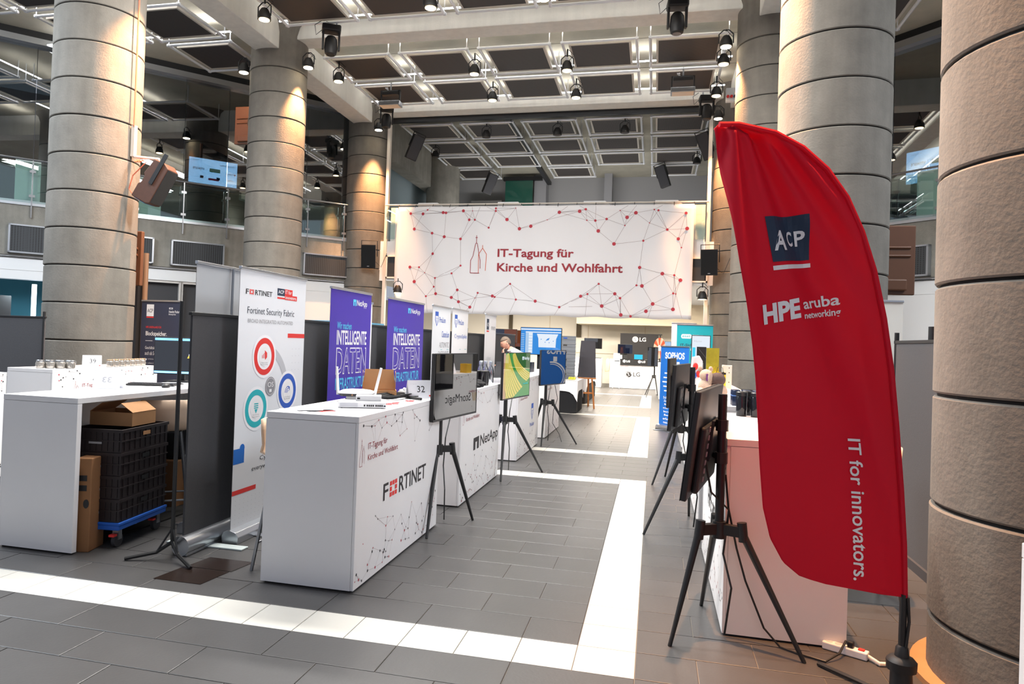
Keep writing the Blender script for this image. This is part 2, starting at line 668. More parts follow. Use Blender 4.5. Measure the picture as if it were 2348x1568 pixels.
def church(face, x, y, h, m, m2):
    """line drawing of a church: a tall spire and a small gable"""
    wd = h * 0.016
    P = lambda a, b: (x + a * h, y + b * h)
    pl = [(0.0, 0.0), (0.0, 0.33), (0.06, 0.45), (0.13, 0.78), (0.155, 0.80), (0.18, 0.78), (0.24, 0.45), (0.27, 0.33), (0.27, 0.12)]
    s1 = [(P(*pl[i]), P(*pl[i + 1])) for i in range(len(pl) - 1)]
    s1 += [(P(0.155, 0.8), P(0.155, 1.0)), (P(0.125, 0.94), P(0.185, 0.94)), (P(0, 0), P(0.25, 0))]
    face.lines(s1, wd, m, 3, 'church_print')
    gl = [(0.22, 0.0), (0.22, 0.50), (0.33, 0.66), (0.44, 0.50), (0.42, 0.06)]
    s2 = [(P(*gl[i]), P(*gl[i + 1])) for i in range(len(gl) - 1)] + [(P(0.33, 0.66), P(0.33, 0.74))]
    face.lines(s2, wd, m2, 3, 'church_print')


def circ(cx, cy, r, n=10):
    return [(cx + r * math.cos(2 * PI * i / n), cy + r * math.sin(2 * PI * i / n)) for i in range(n)]


def fortinet(face, x0, y0, x1, y1, mdark, mred, layer=3):
    """word mark whose second letter is a red grid"""
    w, h = x1 - x0, y1 - y0
    cx = x0 + w * 0.205
    face.text('F', x0, y0, x0 + w * 0.10, y1, mdark, layer, 0.012)
    face.text('RTINET', x0 + w * 0.335, y0, x1, y1, mdark, layer, 0.012)
    ow = w * 0.165
    for i in range(3):
        for j in range(3):
            if i == 1 and j == 1:
                continue
            a, b = ow / 3, h / 3
            px, py = cx - ow / 2 + i * a + w * 0.005, y0 + j * b
            face.rect(px + a * 0.1, py + b * 0.1, px + a * 0.9, py + b * 0.9, mred, layer)


def netapp(face, x0, y0, x1, y1, mmark, mtext, layer=3):
    w, h = x1 - x0, y1 - y0
    mw = w * 0.20
    face.poly([(x0, y0), (x0, y1), (x0 + mw, y1), (x0 + mw, y0), (x0 + mw * 0.64, y0), (x0 + mw * 0.64, y1 - h * 0.38), (x0 + mw * 0.36, y1 - h * 0.38), (x0 + mw * 0.36, y0)], mmark, layer)
    face.text('NetApp', x0 + mw * 1.25, y0 - h * 0.22, x1, y1, mtext, layer, 0.012)


def lg(face, cx, cy, r, m, mbg, txt_w, layer=3):
    face.disc(cx, cy, r, m, layer)
    face.ring(cx, cy, r * 0.76, r * 0.86, mbg, layer + 1, 0, 270)
    face.rect(cx - r * 0.05, cy - r * 0.42, cx + r * 0.09, cy + r * 0.5, mbg, layer + 1)
    face.rect(cx - r * 0.05, cy - r * 0.42, cx + r * 0.42, cy - r * 0.30, mbg, layer + 1)
    face.disc(cx - r * 0.36, cy + r * 0.3, r * 0.13, mbg, layer + 1)
    face.text('LG', cx + r * 1.45, cy - r * 0.68, cx + r * 1.45 + txt_w, cy + r * 0.68, m, layer, 0.02)

# ================================================================== the setting
def proj(p):
    d = Vector(p) - CAM_P
    z = d.dot(CF)
    if z < 0.1:
        return None
    return 1122.4 + 1615 * d.dot(CR) / z, 761.7 - 1615 * d.dot(CU) / z, z


# ---- floor: grout bed with every near tile laid as a piece of its own
floor = MB().box(-20, 14, -4, 33, -0.12, -0.005).build('floor', GROUT)
struct(floor, 'dark grey tiled hall floor with bands of white tiles')
Y0, TS, XR = 3.46, 0.30, -0.045
WROWS = {0, 16, 23, 42, 51, 66}
WRANGE = [(0, 16), (23, 42), (51, 66)]
dark, white = [], []
for j in range(-12, 94):
    y0 = Y0 + TS * j
    instrip = any(a <= j <= b for a, b in WRANGE)
    if j in WROWS:
        for k in range(0, 40):
            white.append((XR - TS * (k + 1), XR - TS * k, y0))
        segs = [(XR, 13.5)]
    elif instrip:
        white.append((XR - TS, XR, y0))
        segs = [(-19.5, XR - TS), (XR, 13.5)]
    else:
        segs = [(-19.5, 13.5)]
    for a, b in segs:
        m0 = math.floor((a - XR + TS) / 0.6) - 1
        for m_ in range(m0, m0 + 70):
            x0 = XR - TS + 0.6 * m_ + (j % 2) * 0.3
            x1 = x0 + 0.6
            x0c, x1c = max(x0, a), min(x1, b)
            if x1c - x0c > 0.05:
                dark.append((x0c, x1c, y0))


def inview(x0, x1, y0):
    q = proj(((x0 + x1) / 2, y0 + TS / 2, 0))
    if q is None or not (-60 < q[0] < 2410 and q[1] < 1640):
        return None
    x, y = (x0 + x1) / 2, y0 + 0.15
    for a, b, c, d in ((-2.45, -1.72, 3.95, 40), (-4.6, -3.85, 4.2, 40), (0.36, 1.1, 4.0, 40), (-40, -4.6, 3, 40)):
        if a < x < b and c < y < d:
            return None
    return q[2]


def lay(tiles, name, mtl, most):
    vis = sorted(((inview(*t), t) for t in tiles if inview(*t) is not None), key=lambda e: e[0])[:most]
    chosen = {t for _, t in vis}
    cache = {}
    for _, (x0, x1, y0) in vis:
        wd = round(x1 - x0, 3)
        if wd not in cache:
            g = 0.0022
            b = 0.003
            mb = MB()
            a0, a1, c0, c1 = g - wd / 2, wd / 2 - g, g - TS / 2, TS / 2 - g
            vs = [(a0, c0, -0.005), (a1, c0, -0.005), (a1, c1, -0.005), (a0, c1, -0.005),
                  (a0, c0, -0.0015), (a1, c0, -0.0015), (a1, c1, -0.0015), (a0, c1, -0.0015),
                  (a0 + b, c0 + b, 0), (a1 - b, c0 + b, 0), (a1 - b, c1 - b, 0), (a0 + b, c1 - b, 0)]
            fs = [(8, 9, 10, 11)] + [(i, (i + 1) % 4, 4 + (i + 1) % 4, 4 + i) for i in range(4)] + [(4 + i, 4 + (i + 1) % 4, 8 + (i + 1) % 4, 8 + i) for i in range(4)]
            cache[wd] = mb.add(vs, fs).mesh(name, mtl)
        o = bpy.data.objects.new(name, cache[wd])
        o.location = ((x0 + x1) / 2, y0 + TS / 2, 0)
        o.parent = floor
        COL.objects.link(o)
    rest = MB()
    g = 0.0022
    for t in tiles:
        if t in chosen:
            continue
        x0, x1, y0 = t
        rest.add([(x0 + g, y0 + g, -0.005), (x1 - g, y0 + g, -0.005), (x1 - g, y0 + TS - g, -0.005), (x0 + g, y0 + TS - g, -0.005),
                  (x0 + g, y0 + g, 0), (x1 - g, y0 + g, 0), (x1 - g, y0 + TS - g, 0), (x0 + g, y0 + TS - g, 0)],
                 [(4, 5, 6, 7), (0, 1, 5, 4), (1, 2, 6, 5), (2, 3, 7, 6), (3, 0, 4, 7)])
    if rest.v:
        o = rest.build(name + '_field', mtl, floor)
        o['kind'] = 'stuff'


lay(dark, 'dark_tile', TILE, 300)
lay(white, 'white_tile', WTILE, 120)

# ---- ceiling slab, beams
ceiling = MB().box(-17, 11, 1.0, 30, 8.45, 8.9).build('ceiling', CEILC)
struct(ceiling, 'raw concrete hall ceiling with deep beams')
for x in (-8.45, 2.0):
    for y0, y1 in ((4.4, 8.6), (9.6, 13.8), (14.8, 19.0)):
        MB().box(x - 0.29, x + 0.29, y0 - 0.1, y1 + 0.1, 7.8, 8.46).build('beam', BEAMC, ceiling, bev=0.015)
for y in (9.0, 14.3, 19.3):
    MB().box(-8.0, 1.55, y - 0.26, y + 0.26, 8.1, 8.46).build('beam', BEAMC, ceiling, bev=0.015)
# thin formwork seams of the slab
for y in (11.0, 12.7, 15.9, 17.6):
    MB().box(-8.1, 1.7, y, y + 0.012, 8.444, 8.451).build('formwork_seam', CONC, ceiling)

# ---- columns of stacked concrete drums
RC = 0.62
zj = [0.0] + [0.30 + 0.547 * n for n in range(14)]
drum_mesh = {}
for i in range(len(zj) - 1):
    h = round(zj[i + 1] - zj[i], 3)
    if h not in drum_mesh:
        e = 0.0085
        mb = MB().lathe([(RC - 0.03, e), (RC - 0.008, e), (RC, e + 0.01), (RC, h / 2), (RC, h - e - 0.01), (RC - 0.008, h - e), (RC - 0.03, h - e)], 48)
        me = mb.mesh('drum', DRUM)
        me.polygons.foreach_set('use_smooth', [True] * len(me.polygons))
        me.set_sharp_from_angle(angle=math.radians(35))
        drum_mesh[h] = me
core_mesh = MB().lathe([(RC - 0.02, 0.0), (RC - 0.02, zj[-1])], 32).mesh('core', JOINT)
cap_mesh = MB().lathe([(RC - 0.02, 0.008), (RC, 0.02), (RC, 0.75), (RC + 0.06, 0.95), (RC + 0.16, 1.04)], 40).mesh('capital', DRUM)
for me in (cap_mesh,):
    me.polygons.foreach_set('use_smooth', [True] * len(me.polygons))
    me.set_sharp_from_angle(angle=math.radians(40))
COLS = [(-8.45, 9.1, 'stacked concrete drum column at far left behind counter 39'),
        (-8.45, 14.3, 'stacked concrete drum column behind the tall white security banner'),
        (-8.45, 19.5, 'farthest left concrete column, with black loudspeaker, beside the white hall banner'),
        (2.0, 3.9, 'huge nearest concrete column at the right edge of the picture'),
        (2.0, 9.1, 'tall concrete column directly behind the curved edge of the red flag'),
        (2.0, 14.3, 'concrete column behind the top of the red flag, under the cross beam'),
        (2.0, 19.5, 'farthest right concrete column, beside the loudspeaker and white hall banner')]
for ci, (x, y, lab) in enumerate(COLS):
    t = thing('column', lab, 'column', (x, y, 0), group='concrete drum columns')
    for i in range(len(zj) - 1):
        h = round(zj[i + 1] - zj[i], 3)
        o = bpy.data.objects.new('drum', drum_mesh[h])
        o.location = (0.003 * math.sin(i * 2.1 + ci), 0.003 * math.cos(i * 1.7 + ci), zj[i])
        o.rotation_euler = (0, 0, i * 1.3 + ci)
        o.parent = t
        COL.objects.link(o)
    o = bpy.data.objects.new('core', core_mesh)
    o.parent = t
    COL.objects.link(o)
    o = bpy.data.objects.new('capital', cap_mesh)
    o.parent = t
    o.location = (0, 0, zj[-1])
    COL.objects.link(o)
# pale wooden floor ring round the foot of the nearest column
tag(MB().lathe([(RC + 0.01, 0.0), (RC + 0.07, 0.0), (RC + 0.07, 0.03), (RC + 0.01, 0.035)], 48, (2.0, 3.9, 0)).build('column_foot_ring', CARD, None, True),
    'pale curved floor ring around the foot of the nearest column', 'floor ring')


# ---- diagonal outer walls with gallery glass
def diag_wall(name, A, B, glass_to, side):
    A, B = Vector(A), Vector(B)
    t = (B - A).normalized()
    n = Vector((-t.y, t.x, 0))
    if n.dot(Vector((-3.2, 0, 0)) - A) < 0:
        n = -n
    L = (B - A).length
    M = Matrix(((t.x, n.x, 0, A.x), (t.y, n.y, 0, A.y), (0, 0, 1, 0), (0, 0, 0, 1)))
    wall = MB(M).box(-0.6, L + 3, -0.35, 0, 3.2, 4.36).build('wall_' + side, CONC)
    struct(wall, 'raw concrete gallery parapet on the %s side' % side)
    MB(M).box(-0.6, L + 3, -0.02, 0.03, 4.36, 4.47).build('edge_strip', ALU, wall)
    MB(M).box(-0.6, L + 3, -0.40, -0.05, 2.86, 3.2).build('white_band', WHITE2, wall)
    MB(M).box(-0.6, L + 3, -0.03, -0.02, 3.14, 3.16).build('shadow_gap', BLACK, wall)
    MB(M).box(-0.6, L + 3, -0.35, 0.0, 8.14, 8.28).build('head_band', ALU, wall)
    MB(M).box(-0.6, L + 3, -0.35, -0.05, 8.28, 8.65).build('head_gap', BLACK, wall)
    # dark room behind the glass
    MB(M).box(-3.0, L + 5, -6.2, -6.0, 3.2, 8.65).build('room_back', GREYW, wall)
    MB(M).box(-3.0, L + 5, -6.2, -0.3, 4.2, 4.36).build('room_floor', DKGREY, wall)
    # upper glass panes and balustrade panes with posts
    js = [0.15 + 1.09 * k for k in range(9)]
    g = struct(MB(M).box(-0.3, 0.15, -0.2, -0.19, 4.47, 8.14).build('window_' + side, GLASSU), 'tall dark gallery glazing on the %s side' % side)
    for k in range(8):
        MB(M).box(js[k] + 0.006, js[k + 1] - 0.006, -0.20, -0.188, 4.47, 8.14).build('pane', GLASSU, g)
    r = struct(MB(M).cyl((-0.1, 0.06, 5.42), (L + 2, 0.06, 5.42), 0.022, 10).build('trim_balustrade_' + side, STEEL), 'gallery balustrade with glass panes on the %s side' % side)
    for k in range(8):
        MB(M).box(js[k] + 0.02, js[k + 1] - 0.02, 0.02, 0.032, 4.42, 5.36).build('pane', GLASSB, r)
        p = MB(M).box(js[k] - 0.012, js[k] + 0.012, 0.03, 0.07, 4.08, 5.42).build('post', STEEL, r)
        for z in (4.55, 5.12):
            MB(M).box(js[k] - 0.06, js[k] + 0.06, 0.01, 0.06, z, z + 0.06).build('clamp', STEEL, p)
    return M, wall


ML, wallL = diag_wall('left', (-8.85, 19.1, 0), (-14.6, 13.0, 0), 8, 'left')
MR, wallR = diag_wall('right', (2.4, 19.1, 0), (8.15, 13.0, 0), 8, 'right')

# steel edge posts of the glazing beside the far columns
for x, s, lab in ((-7.72, 'left', 'left'), (1.27, 'right', 'right')):
    struct(MB().box(x - 0.045, x + 0.045, 19.2, 19.32, 0, 8.1).build('trim_' + lab, mat('pale_steel', (214, 206, 196), 0.4)), 'pale steel edge post beside the far %s column' % lab)

# lower left wall: teal niche, white wall, dark glazed doors
wl = MB(ML).box(5.55, 12, -0.4, -0.06, 2.65, 2.87).build('wall_lower_left', WHITE2)
struct(wl, 'white lower wall left of the first column')
MB(ML).box(6.5, 12, -2.6, -2.5, 0, 2.8).build('niche_back', TEAL, wl)
MB(ML).box(5.5, 7.4, -0.4, -0.06, 0, 2.66).build('wall_panel', WHITE2, wl)
o = MB(ML).box(7.60, 7.70, -0.30, -0.26, 0.3, 2.56).build('light_strip', STRIPL)
tag(o, 'glowing cool white vertical light strip beside the teal niche', 'light strip')
_p = ML @ Vector((7.95, -0.5, 2.4))
area('niche_fill', tuple(_p), 0.6, 0.6, 60, (0.75, 0.92, 1.0))  # fill light added beside the strip to brighten the teal niche
o = MB(ML).box(8.1, 9.0, -1.2, -0.5, 0, 2.27).build('niche_cabinet', BLKPL)
tag(o, 'dark cabinet standing in the teal niche at the left edge', 'cabinet')
for i, (s0, s1) in enumerate(((4.50, 5.40), (3.56, 4.44), (2.62, 3.50), (1.68, 2.56))):
    d = MB(ML).box(s0, s1, -0.30, -0.22, 0, 2.86).build('door_%d' % (i + 1), DKGREY)
    struct(d, 'dark glazed door in a white metal frame under the gallery')
    fr = MB(ML)
    fr.box(s0 - 0.06, s0 + 0.02, -0.24, -0.08, 0, 2.87)
    fr.box(s1 - 0.02, s1 + 0.04, -0.24, -0.08, 0, 2.87)
    fr.box(s0, s1, -0.24, -0.08, 2.80, 2.87)
    fr.box(s0, s1, -0.24, -0.10, 0.98, 1.04)
    fr.build('door_frame', mat('pale_frame', (206, 202, 198), 0.5), d)
    MB(ML).box(s0 + 0.04, s1 - 0.04, -0.25, -0.215, 0.1, 2.78).build('pane', FABD, d)
    MB(ML).cyl((s0 + 0.09, -0.15, 1.0), (s0 + 0.09, -0.15, 1.25), 0.014, 8).build('door_handle', STEEL, d)
wr = MB(MR).box(-0.6, 11.0, -0.4, -0.06, 0, 2.87).build('wall_lower_right', WHITE2)
struct(wr, 'white lower wall seen between the right columns')
wq = MB(ML).box(-0.6, 1.62, -0.4, -0.06, 0, 2.87).build('wall_lower_left_end', WHITE2)
struct(wq, 'white lower wall behind the purple banners')

# ---- gallery and far end of the hall
gal = MB().box(-8.4, 1.95, 19.25, 30, 3.25, 4.4).build('wall_gallery', WHITE2)
struct(gal, 'gallery slab crossing the hall behind the white banner')
MB().box(-7.6, 1.2, 19.28, 19.8, 4.4, 5.38).build('parapet', WHITE2, gal)
struct(MB().cyl((-7.72, 19.12, 5.43), (1.27, 19.12, 5.43), 0.022, 10).build('trim_rail', mat('pale_steel', (214, 206, 196), 0.4)), 'pale gallery handrail carrying the banner')
for x in (-7.55, 1.08):
    o = struct(MB().box(x - 0.13, x + 0.13, 19.16, 19.172, 4.45, 5.36).build('window_gallery', GLASSB), 'gallery balustrade glass beside the banner')
# far wall: warm panels with joints, recess band, black opening
wb = MB().box(-12, 8, 30.0, 30.3, 0, 3.3).build('wall_back', WARMW)
struct(wb, 'warm white panelled back wall under the gallery')
for x in (-11, -9.6, -8.2, -6.05, -4.4, -2.75, -0.4, 1.9, 4.2):
    MB().box(x - 0.012, x + 0.012, 29.985, 30.01, 0, 3.3).build('panel_joint', BEIGE, wb)
MB().box(-12, 8, 29.97, 30.01, 1.24, 1.262).build('panel_joint', BEIGE, wb)
MB().box(-3.05, 3.2, 28.0, 30.0, 2.42, 3.3).build('bulkhead', BEIGE, wb)
for x, wd, z0, z1 in ((-6.1, 0.16, 1.7, 3.3), (-3.15, 0.2, 1.9, 2.62)):
    MB().box(x - wd / 2, x + wd / 2, 29.93, 30.0, z0, z1).build('slot', mat('slot_brown', (88, 78, 62), 0.8), wb)
struct(MB().box(-12.2, -12, 19.4, 30, 0, 3.3).build('wall_back_left', WARMW), 'warm side wall under the gallery, left')
struct(MB().box(4.2, 4.4, 19.6, 30, 0, 3.3).build('wall_back_right', WARMW), 'warm side wall under the gallery, right')
# upper room behind the banner
ub = MB().box(-9, 3.2, 29.0, 29.3, 4.4, 8.65).build('wall_back_upper', GREYW)
struct(ub, 'grey back wall of the dim room above the gallery')
struct(MB().box(-9.3, -9.0, 20, 29.3, 4.4, 8.65).build('wall_upper_left', COOLW), 'cool grey side wall of the dim upper room')
struct(MB().box(2.2, 2.5, 19.8, 29.3, 4.4, 8.65).build('wall_upper_right', GREYW), 'grey side wall of the dim upper room')
MB().box(-8.7, -8.2, 20.1, 28.5, 7.2, 8.46).build('beam', CONC, ceiling)
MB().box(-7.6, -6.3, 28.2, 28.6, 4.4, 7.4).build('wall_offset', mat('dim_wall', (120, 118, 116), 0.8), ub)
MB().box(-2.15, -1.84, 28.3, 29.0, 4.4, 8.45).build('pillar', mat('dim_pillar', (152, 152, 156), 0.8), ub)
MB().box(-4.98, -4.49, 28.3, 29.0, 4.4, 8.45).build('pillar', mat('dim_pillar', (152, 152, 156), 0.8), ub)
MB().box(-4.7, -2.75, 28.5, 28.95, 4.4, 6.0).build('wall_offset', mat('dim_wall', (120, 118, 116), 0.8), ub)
o = MB().box(-6.12, -4.99, 28.0, 28.03, 4.4, 8.15).build('window_upper', mat('green_glass', (30, 84, 72), 0.08, spec=0.9), None)
struct(o, 'dark green glass panel in the dim upper room')
MB().box(-6.2, -4.6, 27.9, 28.08, 8.15, 8.3).build('window_head', BLACK, o)
MB().cyl((-7.1, 20.6, 4.4), (-7.1, 20.6, 8.6), 0.01, 6)
MB().lathe([(0.62, 4.4), (0.62, 8.6)], 28, (-7.9, 25.2, 0)).build('round_pillar', CONC, ub, True)
struct(MB().box(-8.0, 1.6, 19.58, 19.72, 7.98, 8.12).build('trim_track', BLACK), 'black curtain track under the far cross beam')
struct(MB().box(-4.42, -4.26, 19.8, 28.2, 8.0, 8.12).build('trim_track_cross', BLACK), 'black ceiling track running back through the upper room')

# ================================================================== ceiling panels, lamps
def make_panel(dim):
    t = thing('acoustic_panel', 'x', 'ceiling panel')
    W, D = 1.555, 1.51
    MB().box(0.16, W - 0.16, 0.16, D - 0.16, 8.0, 8.05).build('panel', MESHD, t)
    fr = MB()
    for a in ((0.12, W - 0.12, 0.12, 0.165), (0.12, W - 0.12, D - 0.165, D - 0.12), (0.12, 0.165, 0.165, D - 0.165), (W - 0.165, W - 0.12, 0.165, D - 0.165)):
        fr.box(a[0], a[1], a[2], a[3], 7.99, 8.06)
    fr.build('panel_frame', PANFR, t)
    for p, q in (((-0.04, 0, 8), (W + 0.04, 0, 8)), ((-0.04, D, 8), (W + 0.04, D, 8)), ((0, -0.04, 8), (0, D + 0.04, 8)), ((W, -0.04, 8), (W, D + 0.04, 8))):
        MB().cyl(p, q, 0.031, 8).build('pipe', PIPE, t, True)
    for x, y in ((0, 0), (W, 0), (0, D), (W, D)):
        MB().ball((x, y, 8.0), 0.042, n=8, m=6).build('coupler', PIPE, t, True)
        MB().cyl((x, y, 8.0), (x, y, 8.45), 0.011, 6).build('hanger', PIPE, t)
    return t


proto = make_panel(False)
first = [True]
ORD = ['first', 'second', 'third', 'fourth', 'fifth']


def panel(x, y, label, group):
    t = proto if first[0] else copy_tree(proto)
    first[0] = False
    t.location = (x, y, 0)
    t['label'] = label
    t['group'] = group


XC = [-7.62, -5.785, -3.95, -2.115, -0.28]
for r, (y, rn) in enumerate(((14.85, 'nearer'), (16.63, 'farther'))):
    for c, x in enumerate(XC):
        panel(x, y, '%s dark mesh ceiling panel from left, %s row between the two cross beams' % (ORD[c], rn), 'panels between the cross beams')
for c, x in enumerate(XC):
    panel(x, 11.65, '%s dark mesh ceiling panel from left along the top edge of the picture' % ORD[c], 'panels at the top edge')
for (x, y, s) in ((-10.87, 13.68, 'dark mesh ceiling panel nearest the glass in the left aisle'), (-10.87, 11.95, 'dark mesh ceiling panel between the two left columns, upper one'),
                  (-12.7, 11.95, 'left aisle ceiling panel half hidden by the first column, lowest one'), (-12.7, 10.2, 'left aisle ceiling panel left of the first column, middle one'),
                  (-12.7, 8.45, 'left aisle ceiling panel left of the first column, upper one'), (-14.5, 10.2, 'ceiling panel cut by the left picture edge, lower one'),
                  (-14.5, 8.45, 'ceiling panel cut by the left picture edge, upper one'), (2.9, 13.68, 'dark mesh ceiling panel in the right aisle between two columns, farther one'),
                  (2.9, 11.95, 'dark mesh ceiling panel in the right aisle between two columns, nearer one')):
    panel(x, y, s, 'panels of the side aisles')
for r, y in enumerate((19.98, 21.8, 23.6, 25.4)):
    for c, x in enumerate(XC):
        if (r == 3 and c in (1, 3)):
            continue
        panel(x, y, '%s ceiling panel from left in the dim upper room, row %s from the front' % (ORD[c], ['one', 'two', 'three', 'four'][r]), 'panels of the dim upper room')
# LED tubes lying above the pipe frames
for y, s in ((16.50, 'nearer row between the cross beams'), (18.28, 'farther row between the cross beams'), (13.3, 'row at the top picture edge')):
    o = MB().cyl((-7.9, y, 8.17), (1.5, y, 8.17), 0.018, 8).build('led_tube', LED)
    tag(o, 'long glowing white tube lamp above the panels, ' + s, 'tube lamp', 'tube lamps')
for x0, x1, y, s in ((-14.2, -9.0, 13.58, 'farthest of the left aisle'), (-14.2, -9.0, 11.85, 'middle one of the left aisle'), (-14.2, -9.0, 10.1, 'nearest of the left aisle')):
    o = MB().cyl((x0, y, 8.17), (x1, y, 8.17), 0.018, 8).build('led_tube', LED)
    tag(o, 'glowing white tube lamp above the panels, ' + s, 'tube lamp', 'tube lamps')


def par(x, y, z, label, group='par spotlights on the ceiling pipes', tilt=(0, 0), top=8.0, power=0, bright=False):
    t = thing('spotlight', label, 'spotlight', (x, y, z), group=group)
    M = Matrix.Rotation(tilt[0], 4, 'X') @ Matrix.Rotation(tilt[1], 4, 'Y')
    b = MB(M)
    b.lathe([(0.06, 0.12), (0.075, 0.10), (0.115, 0.02), (0.125, -0.05), (0.125, -0.09), (0.112, -0.09)], 16)
    b.build('can', BLKPL, t, True)
    MB(M).lathe([(0.10, -0.097), (0.10, -0.088)], 14).build('lens', LENSO if bright else LENS, t)
    k = top - z
    MB().tube([(-0.135, 0, -0.02), (-0.135, 0, 0.16), (-0.05, 0, 0.24), (0.05, 0, 0.24), (0.135, 0, 0.16), (0.135, 0, -0.02)], 0.012, 6).build('yoke', BLACK, t)
    MB().cyl((0, 0, 0.22), (0, 0, max(k, 0.25)), 0.018, 8).build('clamp', BLACK, t)
    MB().tube([(0.02, 0.02, k), (0.14, 0.06, k - 0.12), (0.10, 0.05, 0.22), (0.03, 0, 0.12)], 0.006, 5).build('cable', BLACK, t)
    return t


PARS = [(-7.39, 11.9, 'spotlight on the left beam at the top edge, above the second column'),
        (-7.38, 15.1, 'spotlight on the left pipe beside the sloping beam'),
        (-4.1, 15.1, 'spotlight hanging second from left in the nearer row of pipes'),
        (-4.08, 16.82, 'spotlight hanging second from left in the farther row of pipes'),
        (-2.04, 15.19, 'spotlight hanging third from left in the nearer row of pipes'),
        (-2.03, 16.9, 'spotlight hanging third from left in the farther row of pipes'),
        (1.22, 15.3, 'spotlight at the right end of the nearer row of pipes'),
        (1.23, 17.2, 'spotlight at the right end of the farther row of pipes'),
        (-4.1, 11.95, 'spotlight cut by the top edge, left of the picture middle'),
        (-2.05, 11.95, 'spotlight cut by the top edge, near the picture middle')]
for x, y, l in PARS:
    par(x, y, 7.62, l)
    spot('spot_light', (x, y, 7.5), (x * 0.8 - 0.6, y - 3.0, 0), 130, (1.0, 0.90, 0.76), 95, 0.7, 0.12)
# clamp lamps washing the columns with warm light
WARM = (1.0, 0.47, 0.19)
for x, y, tx, ty, l, pw in ((-7.60, 14.05, -7.95, 14.2, 'bright lamp clamped to the second left column', 2600),
                            (-7.80, 18.60, -8.1, 18.95, 'small lamp clamped to the far left column', 2600),
                            (1.17, 14.25, 1.5, 14.2, 'bright lamp clamped to the column behind the flag tip', 2600),
                            (1.40, 18.70, 1.6, 19.0, 'small lamp clamped to the far right column', 2600),
                            (-9.22, 14.1, -9.0, 14.3, 'lamp on the aisle side of the second left column', 60)):
    par(x, y, 7.55, l, 'lamps clamped to the columns', bright=True, top=7.78)
    spot('wash_light', (x, y, 7.42), (tx, ty, 2.5), pw, WARM, 60, 0.8, 0.05)
# the same lamps for the nearer columns, hanging above the frame
for x, y, tx, ty, tz, pw, l in ((-6.85, 9.5, -7.95, 9.0, 4.4, 4200, 'lamp above the frame that warms the first left column'),
                                (0.60, 9.3, 1.5, 8.9, 4.4, 4200, 'lamp above the frame that warms the column behind the flag'),
                                (0.55, 3.7, 1.5, 3.6, 3.4, 3600, 'lamp above the frame that warms the nearest right column')):
    par(x, y, 7.62, l, 'lamps on the nearer columns', bright=True, top=8.0)
    spot('wash_light', (x, y, 7.48), (tx, ty, tz), pw, WARM, 48, 0.7, 0.05)
# extra warm spot from above, no lamp body, tinting the floor behind the flag
spot('wash_light', (1.05, 5.2, 7.4), (1.4, 4.0, 0), 900, (1.0, 0.58, 0.34), 24, 0.9, 0.1)


def moving_head(x, y, label, rz):
    t = thing('moving_head_light', label, 'stage light', (x, y, 7.94), rz, 'moving head stage lights')
    MB().box(-0.19, 0.19, -0.14, 0.14, -0.16, -0.02).build('base', BLKPL, t, bev=0.03)
    for s in (-1, 1):
        MB().ext([(-0.07, -0.14), (0.07, -0.14), (0.09, -0.5), (-0.04, -0.52)], (s * 0.16 - 0.02, 0, 0), (0, 1, 0), (0, 0, 1), (0.04, 0, 0)).build('yoke_arm', BLKPL, t, bev=0.01)
    MB().lathe([(0.08, -0.24), (0.12, -0.3), (0.135, -0.48), (0.115, -0.60), (0.09, -0.62)], 18).build('head', BLKPL, t, True)
    MB().lathe([(0.08, -0.625), (0.08, -0.617)], 16).build('lens', mat('dark_lens', (70, 60, 52), 0.1), t)
    for s in (-0.1, 0.1):
        MB().cyl((s, 0, -0.03), (s, 0, 0.07), 0.02, 8).build('clamp', STEEL, t)
    MB().tube([(-0.15, 0.1, -0.05), (-0.3, 0.1, -0.2), (-0.33, 0.1, 0.0), (-0.2, 0.05, 0.08)], 0.008, 5).build('cable', BLACK, t)


moving_head(-6.63, 13.16, 'large black moving head light hanging left of centre at the top', 0.5)
moving_head(0.22, 13.2, 'large black moving head light hanging at the top right', 0.1)
moving_head(-7.33, 18.0, 'black moving head light beside the far left column', 0.4)
moving_head(1.09, 18.3, 'black moving head light beside the far right column', 0.1)


def wash(x, y, label):
    t = thing('flood_light', label, 'flood light', (x, y, 7.72), 0, 'flood lights below the farther pipes')
    fr = MB()
    fr.box(-0.26, -0.235, -0.03, 0.03, -0.26, 0.1)
    fr.box(0.235, 0.26, -0.03, 0.03, -0.26, 0.1)
    fr.box(-0.26, 0.26, -0.03, 0.03, 0.08, 0.1)
    fr.build('bracket', BLACK, t)
    MB().box(-0.22, 0.22, -0.08, 0.10, -0.02, 0.07).build('ballast', BLKPL, t, bev=0.01)
    MB().ext([(-0.10, -0.18), (0.12, -0.18), (0.16, -0.30), (-0.14, -0.30)], (-0.27, 0, 0), (0, 1, 0), (0, 0, 1), (0.54, 0, 0)).build('housing', STEEL, t, bev=0.01)
    MB().box(-0.24, 0.24, -0.12, 0.14, -0.308, -0.295).build('lens', mat('flood_lens', (232, 206, 178), 0.3), t)
    MB().tube([(-0.1 + 0.04 * math.sin(i * 2.4), 0.03 * math.cos(i * 1.9), 0.12 + 0.05 * math.sin(i)) for i in range(10)], 0.01, 5).build('cable', PWHITE, t)
    MB().cyl((0, 0, 0.08), (0, 0, 0.3), 0.02, 8).build('clamp', STEEL, t)


wash(-6.67, 16.6, 'flat flood light under the pipes near the left beam')
wash(0.45, 16.62, 'flat flood light under the pipes near the right columns')
